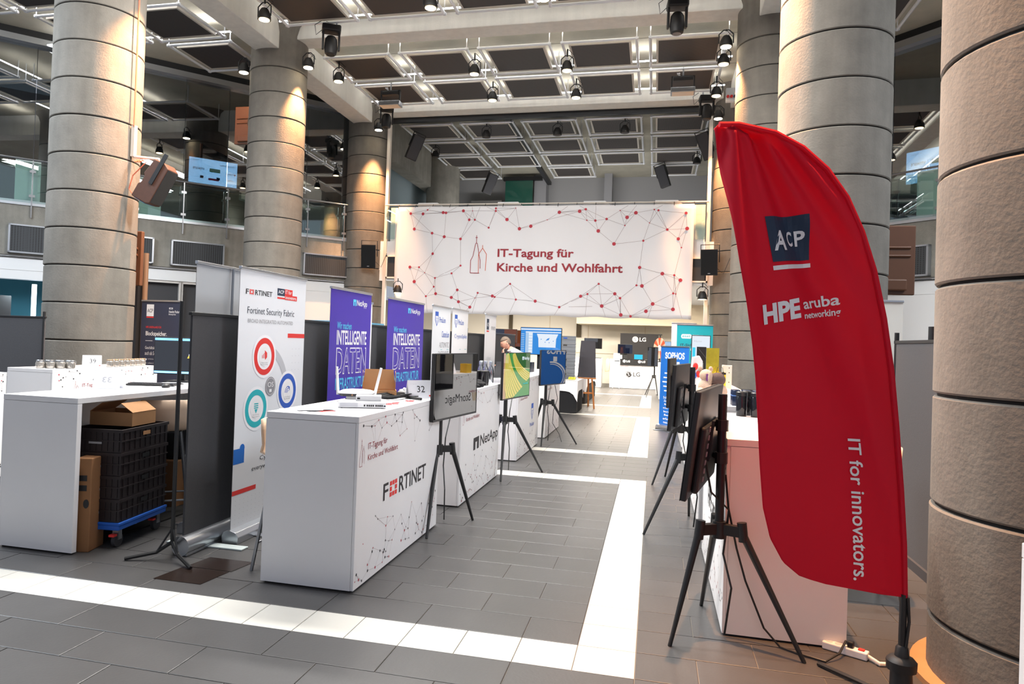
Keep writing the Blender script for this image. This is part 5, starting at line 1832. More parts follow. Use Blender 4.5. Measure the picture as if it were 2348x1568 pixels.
CT = CH
sign('white folded sign with the number 32 on the nearest left counter', -1.91, 5.62, -0.85, '32')
sign('white folded sign with the number 39 among glass jars on counter 39', -6.86, 7.47, -0.75, '39')
sign('white folded sign with a faint mirrored 33 on the left open counter', -4.36, 4.93, -1.2, '33', True)
sign('white folded sign with the number 27 on the third right counter', 0.62, 9.75, PI, '27')

# access point with two antennas, small box under it, firewall box with ports
t = thing('wireless_router', 'rounded white wireless router with two upright white antennas', 'router', (-2.22, 5.05, CT + 0.045), -1.25)
MB().box(-0.07, 0.07, -0.07, 0.07, -0.045, 0.0).build('stand', mat('pale_metal', (206, 206, 208), 0.4), t, bev=0.003)
bs = MB().ext([(-0.09, -0.12), (0.09, -0.12), (0.12, -0.09), (0.12, 0.09), (0.09, 0.12), (-0.09, 0.12), (-0.12, 0.09), (-0.12, -0.09)], (0, 0, 0.0), (1, 0, 0), (0, 1, 0), (0, 0, 0.026)).build('base_shell', DKGREY, t, bev=0.012)
pts_ = []
cov = MB()
for z_, k_ in ((0.022, 1.0), (0.027, 1.02), (0.040, 0.80), (0.047, 0.45), (0.049, 0.02)):
    pts_.append([(0.135 * k_ * math.copysign(abs(math.cos(a)) ** 0.5, math.cos(a)), 0.135 * k_ * math.copysign(abs(math.sin(a)) ** 0.5, math.sin(a)), z_) for a in [2 * PI * i / 32 for i in range(32)]])
cov.add([p for r_ in pts_ for p in r_], [(j * 32 + i, j * 32 + (i + 1) % 32, (j + 1) * 32 + (i + 1) % 32, (j + 1) * 32 + i) for j in range(4) for i in range(32)] + [tuple(range(31, -1, -1)), tuple(range(128, 160))])
cov.build('cover', FABW, t, True)
for sy, lean in ((-0.145, -0.015), (0.135, 0.045)):
    MB().cyl((-0.04, sy, 0.0), (-0.04, sy + lean, 0.215), 0.012, 10, 0.010).build('antenna', WHITE2, t, True)
MB().cyl((0.11, -0.02, 0.012), (0.128, -0.02, 0.012), 0.006, 8).build('port', CARD, bs)
t = thing('firewall_box', 'flat white network box with a row of black ports on the nearest left counter', 'device', (-2.0, 4.66, CT), -1.19)
case = MB().box(-0.10, 0.10, -0.165, 0.165, 0.004, 0.042).build('case', mat('appliance_white', (228, 229, 231), 0.4), t, bev=0.003)
MB().box(0.1, 0.1015, -0.15, -0.03, 0.01, 0.036).build('grille', LGREY, t)
for i in range(9):
    y = 0.012 + 0.0135 * i + (0.006 if i else 0) + (0.006 if i > 4 else 0)
    MB().box(0.1, 0.1025, y, y + 0.010, 0.014, 0.026).build('port', BLACK, case)
MB().box(0.1, 0.1025, 0.148, 0.163, 0.014, 0.022).build('port', NAVY, case)
for sx in (-0.08, 0.08):
    for sy in (-0.14, 0.14):
        MB().cyl((sx, sy, 0), (sx, sy, 0.004), 0.01, 8).build('foot', BLACK, t)
t = thing('adapter_box', 'small pale grey metal box on top of the flat network box', 'device', (-1.985, 4.735, CT + 0.042), -1.19)
MB().box(-0.06, 0.06, -0.09, 0.09, 0.0, 0.038).build('case', mat('pale_metal', (206, 206, 208), 0.4), t, bev=0.003)
MB().box(0.06, 0.0615, -0.08, -0.06, 0.012, 0.024).build('port', BLACK, t)
# flyers and cards
rg = random.Random(4)
for i, (x, y) in enumerate(((-2.33, 4.22), (-2.29, 4.30), (-2.25, 4.26), (-2.21, 4.33), (-2.17, 4.27), (-2.12, 4.34))):
    o = MB().box(-0.05, 0.05, -0.075, 0.075, 0.0, 0.0015).build('flyer', mat('flyer_grey', (212, 214, 218), 0.4) if i % 2 else FABW)
    o.location = (x, y, CT + 0.001 + 0.0018 * i)
    o.rotation_euler = (0, 0, rg.uniform(0.5, 1.3))
    tag(o, ['lowest', 'second', 'third', 'fourth', 'fifth', 'topmost'][i] + ' flyer of the fan at the near end of the counter', 'flyer', 'fan of flyers')
t = thing('red_flyer', 'white flyer with a red corner beside the fan of flyers', 'flyer', (-2.03, 4.22, CT + 0.001), 0.9)
MB().box(-0.05, 0.05, -0.08, 0.08, 0, 0.0015).build('sheet', FABW, t)
MB().box(-0.05, 0.05, 0.02, 0.08, 0.0016, 0.002).build('red_corner', PRED, t)
for i, (x, y, s) in enumerate(((-1.94, 4.85, 'nearest'), (-1.92, 4.94, 'second'), (-1.90, 5.02, 'third'), (-1.87, 5.28, 'farthest'))):
    t = thing('red_card_stack', '%s small stack of red cards along the counter front' % s, 'cards', (x, y, CT), 0.6, 'red card stacks')
    for k in range(4):
        o = MB().box(-0.025, 0.025, -0.035, 0.035, 0, 0.003).build('card', PRED if k % 2 == 0 else FABW, t)
        o.location = (0.004 * (k % 3), 0.005 * k, 0.0035 * k)
        o.rotation_euler = (0, 0, 0.12 * k)
# cable coil, pen
t = thing('cable_coil', 'coiled black cables lying on the counter before sign 32', 'cable', (-2.08, 5.42, CT), -0.4)
for k in range(5):
    MB().tube([(0.07 * math.cos(a) * (1 + 0.12 * k), (0.16 + 0.02 * k) * math.sin(a), 0.012 + 0.006 * k + 0.004 * math.sin(3 * a)) for a in [2 * PI * i / 20 for i in range(21)]], 0.005, 5).build('loop', BLACK, t)
MB().tube([(-0.1, -0.4, 0.01), (-0.06, -0.25, 0.05), (0.02, -0.12, 0.02), (0.05, 0.1, 0.015), (0.12, 0.2, 0.02)], 0.005, 5).build('lead', BLACK, t)
o = MB().cyl((-1.98, 5.52, CT + 0.011), (-1.82, 5.42, CT + 0.011), 0.011, 8).build('black_pen', BLACK)
tag(o, 'thick black pen lying at the front edge near sign 32', 'pen')
# open cardboard box
t = thing('cardboard_box', 'open cardboard box with raised lid on the nearest left counter', 'box', (-2.24, 5.56, CT), -1.15)
MB().box(-0.08, 0.08, -0.14, 0.14, 0, 0.006).build('bottom', CARD, t)
for a in ((-0.08, -0.075, -0.14, 0.14), (0.075, 0.08, -0.14, 0.14), (-0.075, 0.075, -0.14, -0.135), (-0.075, 0.075, 0.135, 0.14)):
    MB().box(a[0], a[1], a[2], a[3], 0.006, 0.06).build('side', CARD, t)
MB().ext([(-0.14, 0), (0.14, 0), (0.12, 0.17), (-0.12, 0.17)], (-0.082, 0, 0.06), (0, 1, 0), (-0.25, 0, 0.97), (-0.004, 0, 0)).build('lid', CARD, t)
for s in (-1, 1):
    MB().ext([(0, 0), (0.05, 0.02), (0.05, 0.14), (0, 0.16)], (-0.082, s * 0.135, 0.06), (1, 0, 0), (-0.25, 0, 0.97), (0, 0.003 * s, 0)).build('lid_flap', CARD, t)
for x, y, w_, d_, h_, s in ((-2.10, 5.63, 0.13, 0.2, 0.05, 'white carton between the cardboard box and sign 32'), (-1.865, 5.70, 0.08, 0.1, 0.045, 'small white carton right of sign 32')):
    tag(MB().box(x, x + w_, y, y + d_ * 0.5, CT, CT + h_).build('carton', mat('pale_carton', (228, 226, 222), 0.6), None, bev=0.003), s, 'box')
t = thing('sweets_bag', 'clear bag of white and coloured sweets right of sign 32', 'bag', (-2.02, 5.70, CT))
for i in range(12):
    MB().ball((rg.uniform(-0.05, 0.05), rg.uniform(-0.05, 0.05), 0.02 + 0.015 * (i % 5)), 0.016, n=8, m=6).build('sweet', (PWHITE, PWHITE, PWHITE, LGREY, mat('mint', (170, 210, 190), 0.5), mat('pale_blue_sweet', (130, 160, 210), 0.5))[i % 6], t, True)

# ---- second counter: bottles, cups, laptop, black cloth
for i, (x, y) in enumerate(((-1.855, 8.03), (-1.925, 8.06), (-1.985, 8.10), (-1.955, 7.93))):
    t = thing('steel_bottle', ['front', 'left', 'right', 'rear'][i] + ' polished steel drinking bottle on the second left counter', 'bottle', (x, y, CT), 0, 'steel bottles')
    MB().lathe([(0.034, 0), (0.036, 0.006), (0.036, 0.15), (0.030, 0.18), (0.018, 0.21), (0.016, 0.225)], 16).build('body', CHROME, t, True)
    MB().lathe([(0.019, 0.222), (0.019, 0.262), (0.016, 0.266)], 14).build('cap', ALU, t, True)
for i in range(6):
    x, y = -1.845 - 0.085 * (i % 3), 7.66 + 0.09 * (i // 3)
    t = thing('black_tumbler', ['front right', 'front middle', 'front left', 'rear right', 'rear middle', 'rear left'][i] + ' black tumbler of the block beside the steel bottles', 'tumbler', (x, y, CT), 0, 'black tumblers on the second left counter')
    MB().lathe([(0.032, 0), (0.034, 0.004), (0.039, 0.15), (0.037, 0.15), (0.034, 0.145)], 14).build('cup', mat('tumbler_black', (22, 22, 26), 0.2), t, True)
    MB().lathe([(0.040, 0.15), (0.040, 0.162), (0.034, 0.166)], 14).build('lid', BLACK, t, True)
t = thing('black_cloth_heap', 'crumpled black cloth on the second left counter edge', 'cloth', (-1.845, 7.40, CT))
mb = MB()
for i in range(6):
    mb.ball((0.03 * math.sin(i * 2.2), 0.05 * (i - 2.5), 0.02 + 0.012 * (i % 3)), 0.055, 0.05, 0.022 + 0.01 * (i % 2), 10, 7)
mb.build('cloth', CLOTHB, t, True)
t = thing('laptop', 'dark laptop seen from behind, open, on the third left counter', 'laptop', (-2.0, 9.45, CT), -0.35)
MB().box(-0.30, -0.06, -0.17, 0.17, 0, 0.016).build('base', STEEL, t, bev=0.004)
MB().ext([(-0.17, 0), (0.17, 0), (0.17, 0.22), (-0.17, 0.22)], (-0.06, 0, 0.012), (0, 1, 0), (0.22, 0, 0.97), (-0.006, 0, 0.001)).build('lid', DKGREY, t, bev=0.003)
for i in range(8):
    x, y = -2.05 - 0.09 * (i % 2), 11.8 + 0.085 * (i // 2)
    t = thing('dark_mug', 'dark cup, %s row, %s column, on the fourth left counter' % (['first', 'second', 'third', 'fourth'][i // 2], ['right', 'left'][i % 2]), 'cup', (x, y, CT), 0, 'dark cups on the fourth left counter')
    MB().lathe([(0.034, 0), (0.036, 0.005), (0.036, 0.165), (0.030, 0.165)], 12).build('cup', mat('cup_navy', (34, 38, 52), 0.35), t, True)
o = MB().box(-1.92, -1.80, 9.95, 10.15, CT, CT + 0.008).build('paper_pad', FABW)
tag(o, 'thin paper pad on the third left counter', 'paper')
t = thing('white_shoe_cleaner', 'white folded napkin on the fourth left counter', 'napkin', (-1.88, 11.75, CT))
MB().ext([(0, 0), (0.14, 0), (0.05, 0.07), (0, 0.05)], (0, -0.08, 0), (1, 0, 0), (0, 0, 1), (0, 0.18, 0)).build('napkin', FABW, t, bev=0.005)

# ---- glass jars on counter 39
JG = mat('jar_glass', (168, 162, 154), 0.06, metal=0.55, spec=0.9)
for i in range(14):
    if i < 7:
        x, y, s, k9 = -7.0 + 0.040 * i, 6.84 + 0.034 * i + (0.05 * (i % 2)), 'left of sign 39', i
    else:
        k9 = i - 7
        x, y, s = -6.78 - 0.015 * k9, 7.68 + 0.115 * k9, 'right of sign 39'
    t = thing('glass_jar', ['first', 'second', 'third', 'fourth', 'fifth', 'sixth', 'seventh'][k9] + ' round glass jar from left in the row ' + s, 'jar', (x, y, CT + 0.0), 0.9 if i < 7 else 0.3, 'jars ' + s)
    MB().lathe([(0.034, 0.0), (0.044, 0.006), (0.047, 0.02), (0.047, 0.062), (0.042, 0.076), (0.038, 0.08)], 18).build('body', JG, t, True)
    MB().lathe([(0.041, 0.080), (0.041, 0.092), (0.034, 0.098)], 16).build('lid', mat('jar_lid', (150, 128, 104), 0.3, metal=0.3) if i >= 7 else STEEL, t, True)
    MB().tube([(0.044, -0.01, 0.05), (0.052, 0, 0.075), (0.044, 0.01, 0.092)], 0.003, 5).build('clip', STEEL, t)
o = MB().box(-6.98, -6.86, 7.28, 7.48, CT, CT + 0.01).build('leaflet', FABW)
tag(o, 'white leaflets with a blue clip lying on counter 39', 'leaflet')

# ---- monitor, keyboard, mouse on the left open counter
t = thing('computer_monitor', 'black computer monitor with a dark lit screen on the left open counter', 'monitor', (-4.47, 5.98, CT), -PI / 2 + 0.16)
MB().box(-0.10, 0.10, -0.12, 0.12, 0, 0.012).build('foot', BLKPL, t, bev=0.004)
MB().box(-0.045, -0.02, -0.03, 0.03, 0.01, 0.2).build('neck', BLKPL, t)
MB().box(-0.02, 0.01, -0.27, 0.27, 0.07, 0.43).build('housing', BLKPL, t, bev=0.005)
MB().box(0.01, 0.0115, -0.262, 0.262, 0.08, 0.422).build('screen', mat_screen('monitor_dark', (8, 10, 16), 0.18, (14, 22, 38), 0.5), t)
f = Face(t, (0.012, -0.262, 0.08), (0, 1, 0), (0, 0, 1))
f.rect(0, 0.318, 0.524, 0.340, BLUEEM, 1, 'picture')
f.rect(0, 0.0, 0.524, 0.020, BLUEEM, 1, 'picture')
f.rect(0, 0.004, 0.524, 0.012, mat_screen('lit_white', (0, 0, 0), 0.02, (230, 240, 250), 1.0), 2, 'picture')
f.poly([(0.33, 0.15), (0.375, 0.15), (0.352, 0.195)], mat_screen('lit_yellow', (0, 0, 0), 0.02, (250, 210, 90), 1.2), 2, 'picture')
f.rect(0.345, 0.172, 0.36, 0.19, mat_screen('lit_white', (0, 0, 0), 0.02, (230, 240, 250), 1.0), 3, 'picture')
t = thing('keyboard', 'black keyboard in front of the left monitor', 'keyboard', (-4.33, 5.42, CT), -1.2)
MB().box(-0.075, 0.075, -0.20, 0.20, 0.002, 0.016).build('case', BLKPL, t, bev=0.004)
kb = MB()
for r in range(5):
    for c in range(15):
        kb.box(0.055 - 0.026 * r - 0.02, 0.055 - 0.026 * r, -0.19 + 0.0255 * c, -0.19 + 0.0255 * c + 0.021, 0.016, 0.023)
o = kb.build('keys', DKGREY, t)
o['kind'] = 'stuff'
t = thing('computer_mouse', 'black mouse right of the keyboard', 'mouse', (-4.10, 5.30, CT), 0.4)
MB().ball((0, 0, 0.012), 0.034, 0.058, 0.026, 14, 10).build('shell', BLKPL, t, True)
MB().tube([(0, 0.05, 0.012), (0.03, 0.14, 0.006), (-0.05, 0.25, 0.006), (0.06, 0.34, 0.01), (-0.02, 0.45, 0.01)], 0.004, 5).build('cable', BLACK, t)

# ---- under the left open counter: carton, crates on a dolly, box, chairs
t = thing('tall_carton', 'tall brown carton with two black bars under the left counter', 'box', (-3.92, 4.30, 0), 0.25)
MB().box(-0.06, 0.06, -0.10, 0.10, 0, 0.66).build('carton', CARD2, t, bev=0.006)
MB().box(-0.04, 0.03, -0.102, -0.10, 0.50, 0.54).build('printed_bar', BLACK, t)
MB().box(-0.04, 0.03, -0.102, -0.10, 0.43, 0.47).build('printed_bar', BLACK, t)
MB().ext(circ(0, 0, 0.02, 12), (0.03, -0.1005, 0.34), (1, 0, 0), (0, 0, 1.6), (0, -0.002, 0)).build('hand_hole', BLACK, t)
dolly = thing('crate_dolly', 'blue plastic dolly on castors under the dark crates', 'dolly', (-3.95, 4.62, 0), 0.12)
MB().box(-0.21, 0.21, -0.30, 0.30, 0.13, 0.165).build('deck', BLUEPL, dolly, bev=0.006)
MB().box(-0.215, 0.215, -0.305, 0.305, 0.165, 0.185).build('rim', BLUEPL, dolly, bev=0.004)
for sx in (-1, 1):
    for sy in (-1, 1):
        w_ = MB().cyl((sx * 0.16 - 0.014, sy * 0.24, 0.05), (sx * 0.16 + 0.014, sy * 0.24, 0.05), 0.05, 16).build('wheel', DKGREY, dolly, True)
        fk = MB().box(sx * 0.16 - 0.024, sx * 0.16 + 0.024, sy * 0.24 - 0.02, sy * 0.24 + 0.02, 0.055, 0.13).build('fork', STEEL, dolly)
        MB().box(sx * 0.16 - 0.02, sx * 0.16 + 0.02, sy * 0.24 - 0.07, sy * 0.24 - 0.03, 0.085, 0.10).build('brake', PRED, fk)


def crate(label, loc, rz, m, W, D, H, group, ribs=True, tagm=None):
    t = thing('plastic_crate', label, 'crate', loc, rz, group)
    b = MB()
    wt = 0.012
    b.box(-W / 2, W / 2, -D / 2, D / 2, 0, 0.012)
    b.build('bottom', m, t)
    for x0, x1, y0, y1 in ((-W / 2, -W / 2 + wt, -D / 2, D / 2), (W / 2 - wt, W / 2, -D / 2, D / 2), (-W / 2 + wt, W / 2 - wt, -D / 2, -D / 2 + wt), (-W / 2 + wt, W / 2 - wt, D / 2 - wt, D / 2)):
        MB().box(x0, x1, y0, y1, 0.012, H - 0.012).build('side', m, t)
    rm = MB()
    for x0, x1, y0, y1 in ((-W / 2 - 0.008, W / 2 + 0.008, -D / 2 - 0.008, -D / 2 + 0.01), (-W / 2 - 0.008, W / 2 + 0.008, D / 2 - 0.01, D / 2 + 0.008), (-W / 2 - 0.008, -W / 2 + 0.01, -D / 2 + 0.01, D / 2 - 0.01), (W / 2 - 0.01, W / 2 + 0.008, -D / 2 + 0.01, D / 2 - 0.01)):
        rm.box(x0, x1, y0, y1, H - 0.022, H)
        rm.box(x0, x1, y0, y1, H * 0.5 - 0.004, H * 0.5 + 0.004)
    rm.build('rim', m, t)
    n = 9
    rb = MB()
    for i in range(n):
        y = -D / 2 + D * (i + 0.5) / n
        rb.box(W / 2, W / 2 + 0.006, y - 0.004, y + 0.004, 0.01, H - 0.02)
        x = -W / 2 + W * (i + 0.5) / n
        rb.box(x - 0.004, x + 0.004, -D / 2 - 0.006, -D / 2, 0.01, H - 0.02)
    o = rb.build('ribs', m, t)
    o['kind'] = 'stuff'
    MB().ext([(-0.045, -0.014), (0.045, -0.014), (0.045, 0.014), (-0.045, 0.014)], (W / 2 + 0.0065, 0, H - 0.05), (0, 1, 0), (0, 0, 1), (0.002, 0, 0)).build('hand_hole', tagm or BLACK, t)
    MB().box(-0.05, 0.05, -D / 2 - 0.009, -D / 2 - 0.006, H * 0.36, H * 0.45).build('badge', PGREY, t)
    return t


for k, nm in enumerate(('lowest', 'second lowest', 'third', 'topmost')):
    crate('%s dark brown folding crate of the stack on the blue dolly' % nm, (-3.95, 4.62, 0.186 + 0.167 * k), 0.12, CRATE, 0.40, 0.58, 0.165, 'dark crates on the dolly', tagm=CARD if k == 3 else BLACK)
t = thing('open_carton', 'open light cardboard box with flaps up on the topmost dark crate', 'box', (-3.97, 4.66, 0.855), 0.12)
for a in ((-0.17, -0.166, -0.15, 0.15), (0.166, 0.17, -0.15, 0.15), (-0.166, 0.166, -0.15, -0.146), (-0.166, 0.166, 0.146, 0.15)):
    MB().box(a[0], a[1], a[2], a[3], 0, 0.10).build('side', CARD, t)
MB().box(-0.166, 0.166, -0.146, 0.146, 0, 0.004).build('bottom', CARD, t)
MB().ext([(-0.15, 0), (0.15, 0), (0.15, 0.12), (-0.15, 0.12)], (0.17, 0, 0.10), (0, 1, 0), (-0.80, 0, 0.55), (0.002, 0, 0.003)).build('flap', CARD, t)
MB().ext([(-0.15, 0), (0.15, 0), (0.15, 0.12), (-0.15, 0.12)], (-0.17, 0, 0.10), (0, 1, 0), (0.80, 0, 0.55), (-0.002, 0, 0.003)).build('flap', CARD, t)
tag(MB().box(-4.36, -4.12, 5.50, 5.74, 0, 0.42).build('floor_carton', CARD2, None, bev=0.006), 'brown carton on the floor behind the dark crates', 'box')
t = thing('black_bag', 'black bag on the brown carton behind the crates', 'bag', (-4.24, 5.62, 0.42))
MB().ball((0, 0, 0.16), 0.14, 0.10, 0.20, 14, 10).build('bag', CLOTHB, t, True)
MB().tube([(-0.08, 0, 0.3), (-0.05, 0, 0.42), (0.05, 0, 0.42), (0.08, 0, 0.3)], 0.008, 6).build('handle', BLACK, t)


def stool(label, loc, rz):
    t = thing('bar_stool', label, 'bar stool', loc, rz, 'bar stools')
    mb = MB()
    prof = [(0.19, 0.755), (0.08, 0.745), (-0.10, 0.75), (-0.165, 0.775), (-0.19, 0.84), (-0.20, 0.93), (-0.205, 1.01)]
    n = 7
    pts = []
    for x, z in prof:
        for i in range(n):
            y = -0.19 + 0.38 * i / (n - 1)
            pts.append((x + 0.04 * (abs(y) / 0.19) ** 2 * (1 if z > 0.8 else 0), y, z + (0.02 * (abs(y) / 0.19) ** 2 if z < 0.8 else 0)))
    mb.add(pts, [(j * n + i, j * n + i + 1, (j + 1) * n + i + 1, (j + 1) * n + i) for j in range(len(prof) - 1) for i in range(n - 1)])
    o = mb.build('seat_shell', mat('shell_wood', (222, 192, 164), 0.45), t, True, angle=180)
    s = o.modifiers.new('thickness', 'SOLIDIFY')
    s.thickness = 0.012
    for sx in (-1, 1):
        for sy in (-1, 1):
            MB().cyl((sx * 0.11, sy * 0.11, 0.74), (sx * 0.20, sy * 0.20, 0.0), 0.012, 8).build('leg', STEEL, t, True)
    for p, q in (((0.178, -0.178), (0.178, 0.178)), ((-0.178, -0.178), (-0.178, 0.178))):
        MB().cyl((p[0], p[1], 0.18), (q[0], q[1], 0.18), 0.009, 8).build('footrest', STEEL, t, True)
    MB().box(-0.12, 0.12, -0.12, 0.12, 0.728, 0.742).build('seat_frame', BLACK, t)
    return t


stool('pale shell bar stool with steel legs behind the dark crates', (-4.0, 5.2, 0), 2.2)
stool('bar stool hidden behind the nearest left counter, only a leg shows', (-2.375, 4.45, 0), 0.0)
stool('bar stool behind the nearest right counter, its legs showing below the flag', (1.32, 5.0, 0), 3.2)
# dark mats on the floor
for x0, y0, x1, y1, s in ((-3.06, 3.91, -2.72, 4.17, 'nearer'), (-3.02, 4.18, -2.68, 4.40, 'farther')):
    o = MB().ext([(x0, y0), (x1, y0), (x1 + 0.03, y1), (x0 + 0.03, y1)], (0, 0, 0.0), (1, 0, 0), (0, 1, 0), (0, 0, 0.003)).build('floor_plate', mat('dark_brown_plate', (38, 28, 24), 0.25))
    tag(o, '%s dark brown plate lying on the floor by the ring banner' % s, 'floor plate', 'dark floor plates')

# ================================================================== far left of the aisle: man, big display, crates, easel, table
def person():
    """man in a white shirt bending forward to the left over the counter, chin on his hand"""
    t = thing('person', 'man in a white shirt leaning forward with a hand at his chin behind the counters', 'person', (-2.78, 13.47, 0), 0.45)
    V, E, Rr = [], [], []

    def v(p, r, link=None):
        V.append(p)
        Rr.append(r)
        if link is not None:
            E.append((link, len(V) - 1))
        return len(V) - 1
    # local frame: -x is where he faces (image left), z up
    pel = v((0.48, 0.0, 0.95), (0.15, 0.12))
    wai = v((0.42, 0.0, 1.10), (0.15, 0.115), pel)
    che = v((0.28, 0.0, 1.27), (0.175, 0.135), wai)
    upc = v((0.15, 0.0, 1.38), (0.17, 0.11), che)
    nek = v((0.06, 0.0, 1.44), (0.065, 0.065), upc)
    hd0 = v((0.0, 0.0, 1.48), (0.06, 0.06), nek)
    for s in (-1, 1):
        hip = v((0.48, s * 0.10, 0.90), (0.10, 0.10), pel)
        kn = v((0.42, s * 0.12, 0.50), (0.07, 0.07), hip)
        an = v((0.50, s * 0.12, 0.09), (0.045, 0.045), kn)
        v((0.36, s * 0.13, 0.04), (0.045, 0.03), an)
        sh = v((0.16, s * 0.19, 1.36), (0.075, 0.075), upc)
        if s < 0:      # near arm: elbow down on the counter, hand up at the chin
            el = v((-0.02, s * 0.20, 1.16), (0.058, 0.058), sh)
            wr = v((-0.11, s * 0.10, 1.33), (0.042, 0.042), el)
        else:
            el = v((0.04, s * 0.26, 1.14), (0.058, 0.058), sh)
            wr = v((-0.16, s * 0.24, 1.12), (0.042, 0.042), el)
    me = bpy.data.meshes.new('body')
    me.from_pydata(V, E, [])
    o = bpy.data.objects.new('body', me)
    COL.objects.link(o)
    o.parent = t
    sk = o.modifiers.new('skin', 'SKIN')
    lay_ = me.skin_vertices[0].data
    for i, r in enumerate(Rr):
        lay_[i].radius = r
    lay_[0].use_root = True
    sb = o.modifiers.new('smooth', 'SUBSURF')
    sb.levels = sb.render_levels = 2
    dg = bpy.context.evaluated_depsgraph_get()
    dg.update()
    m2 = bpy.data.meshes.new_from_object(o.evaluated_get(dg))
    o.modifiers.clear()
    o.data = m2
    m2.materials.clear()
    for m_ in (SHIRT, SKIN, TROUS, BLACK):
        m2.materials.append(m_)
    for p in m2.polygons:
        c = p.center
        p.use_smooth = True
        if c.z > 1.435 and c.x < 0.10 and abs(c.y) < 0.12:
            p.material_index = 1
        elif c.z < 0.09:
            p.material_index = 3
        elif c.z < 0.98:
            p.material_index = 2
        else:
            p.material_index = 0
    # head with face, turned down a little towards image left
    Mh = Matrix.Translation((-0.055, 0.0, 1.565)) @ Matrix.Rotation(-0.42, 4, 'Y')
    hb = MB(Mh)
    pts, fs = [], []
    n, m_ = 20, 14
    for j in range(m_ + 1):
        ph = PI * j / m_ - PI / 2
        for i in range(n):
            a = 2 * PI * i / n
            x, y, z = 0.098 * math.cos(ph) * math.cos(a), 0.076 * math.cos(ph) * math.sin(a), 0.118 * math.sin(ph)
            fx = -x / 0.098
            if z < 0 and fx > 0.1:
                y *= 1 - 0.25 * (-z / 0.118)
            if z < -0.03 and fx < -0.1:
                x *= 0.72
            # nose, brow, chin, lips
            g = math.exp(-((y / 0.014) ** 2)) if fx > 0.7 else 0
            x -= g * 0.026 * math.exp(-(((z + 0.018) / 0.020) ** 2))
            x -= (math.exp(-((y / 0.05) ** 2)) * 0.006 * math.exp(-(((z - 0.022) / 0.012) ** 2))) if fx > 0.6 else 0
            x -= (math.exp(-((y / 0.024) ** 2)) * 0.008 * math.exp(-(((z + 0.088) / 0.016) ** 2))) if fx > 0.3 else 0
            for ey in (-0.031, 0.031):
                if fx > 0.5:
                    x += 0.008 * math.exp(-(((y - ey) / 0.014) ** 2) - ((z / 0.011) ** 2))
            pts.append((x, y, z))
    for j in range(m_):
        for i in range(n):
            fs.append((j * n + i, j * n + (i + 1) % n, (j + 1) * n + (i + 1) % n, (j + 1) * n + i))
    hb.add(pts, fs)
    hb.build('head', SKIN, t, True, angle=180)
    for s in (-1, 1):
        MB(Mh).ball((0.008, s * 0.076, -0.008), 0.020, 0.008, 0.032, 10, 7).build('ear', SKIN, t, True)
        MB(Mh).ball((-0.081, s * 0.031, 0.002), 0.008, 0.011, 0.006, 8, 6).build('eye', mat('eye_dark', (60, 50, 46), 0.3), t, True)
    MB(Mh).ball((-0.093, 0, -0.052), 0.006, 0.020, 0.005, 10, 6).build('mouth', mat('lip', (178, 104, 96), 0.5), t, True)
    # hair cap: shell above and behind the hairline
    hp = MB(Mh)
    pts, fs = [], []
    for j in range(m_ + 1):
        ph = PI * j / m_ - PI / 2
        for i in range(n):
            a = 2 * PI * i / n
            pts.append((0.105 * math.cos(ph) * math.cos(a) + 0.006, 0.083 * math.cos(ph) * math.sin(a), 0.122 * math.sin(ph) + 0.008))
    for j in range(m_):
        for i in range(n):
            q = (j * n + i, j * n + (i + 1) % n, (j + 1) * n + (i + 1) % n, (j + 1) * n + i)
            cx = sum(pts[k][0] for k in q) / 4
            cz = sum(pts[k][2] for k in q) / 4
            if cz > 0.058 or (cx > 0.022 and cz > -0.045):
                fs.append(q)
    hp.add(pts, fs)
    ho = hp.build('hair', HAIR, t, True, angle=180)
    sd = ho.modifiers.new('thickness', 'SOLIDIFY')
    sd.thickness = 0.008
    # hands: palm and five fingers each
    for (wx, wy, wz, dirv, curl) in ((-0.11, -0.10, 1.33, Vector((-0.10, 0.35, 0.93)), 0.5), (-0.16, 0.24, 1.12, Vector((-0.95, -0.1, -0.1)), 0.3)):
        d = dirv.normalized()
        side = d.cross(Vector((0, 0, 1)) if abs(d.z) < 0.8 else Vector((-1, 0, 0))).normalized()
        nn = side.cross(d)
        hm = MB()
        w0 = Vector((wx, wy, wz))
        hm.ext([(-0.032, -0.005), (0.032, -0.005), (0.042, 0.085), (-0.038, 0.088)], w0 - nn * 0.012, side, d, nn * 0.024)
        for k, (off, ln) in enumerate(((-0.033, 0.062), (-0.011, 0.078), (0.012, 0.072), (0.034, 0.056))):
            b0 = w0 + side * off + d * 0.085
            b1 = b0 + (d * 0.8 - nn * curl * 0.5) * ln * 0.5
            b2 = b1 + (d * 0.4 - nn * curl * 1.4).normalized() * ln * 0.5
            hm.tube([b0, b1, b2], 0.009, 6)
        hm.tube([w0 - side * 0.034 + d * 0.03, w0 - side * 0.062 + d * 0.055, w0 - side * 0.066 + d * 0.09], 0.010, 6)
        hm.build('hand', SKIN, t, True)
    MB().tube([(0.055 + 0.06 * math.cos(a), 0.075 * math.sin(a), 1.435 + 0.02 * math.cos(a)) for a in [2 * PI * i / 16 for i in range(17)]], 0.016, 6).build('collar', SHIRT, t, True)


person()


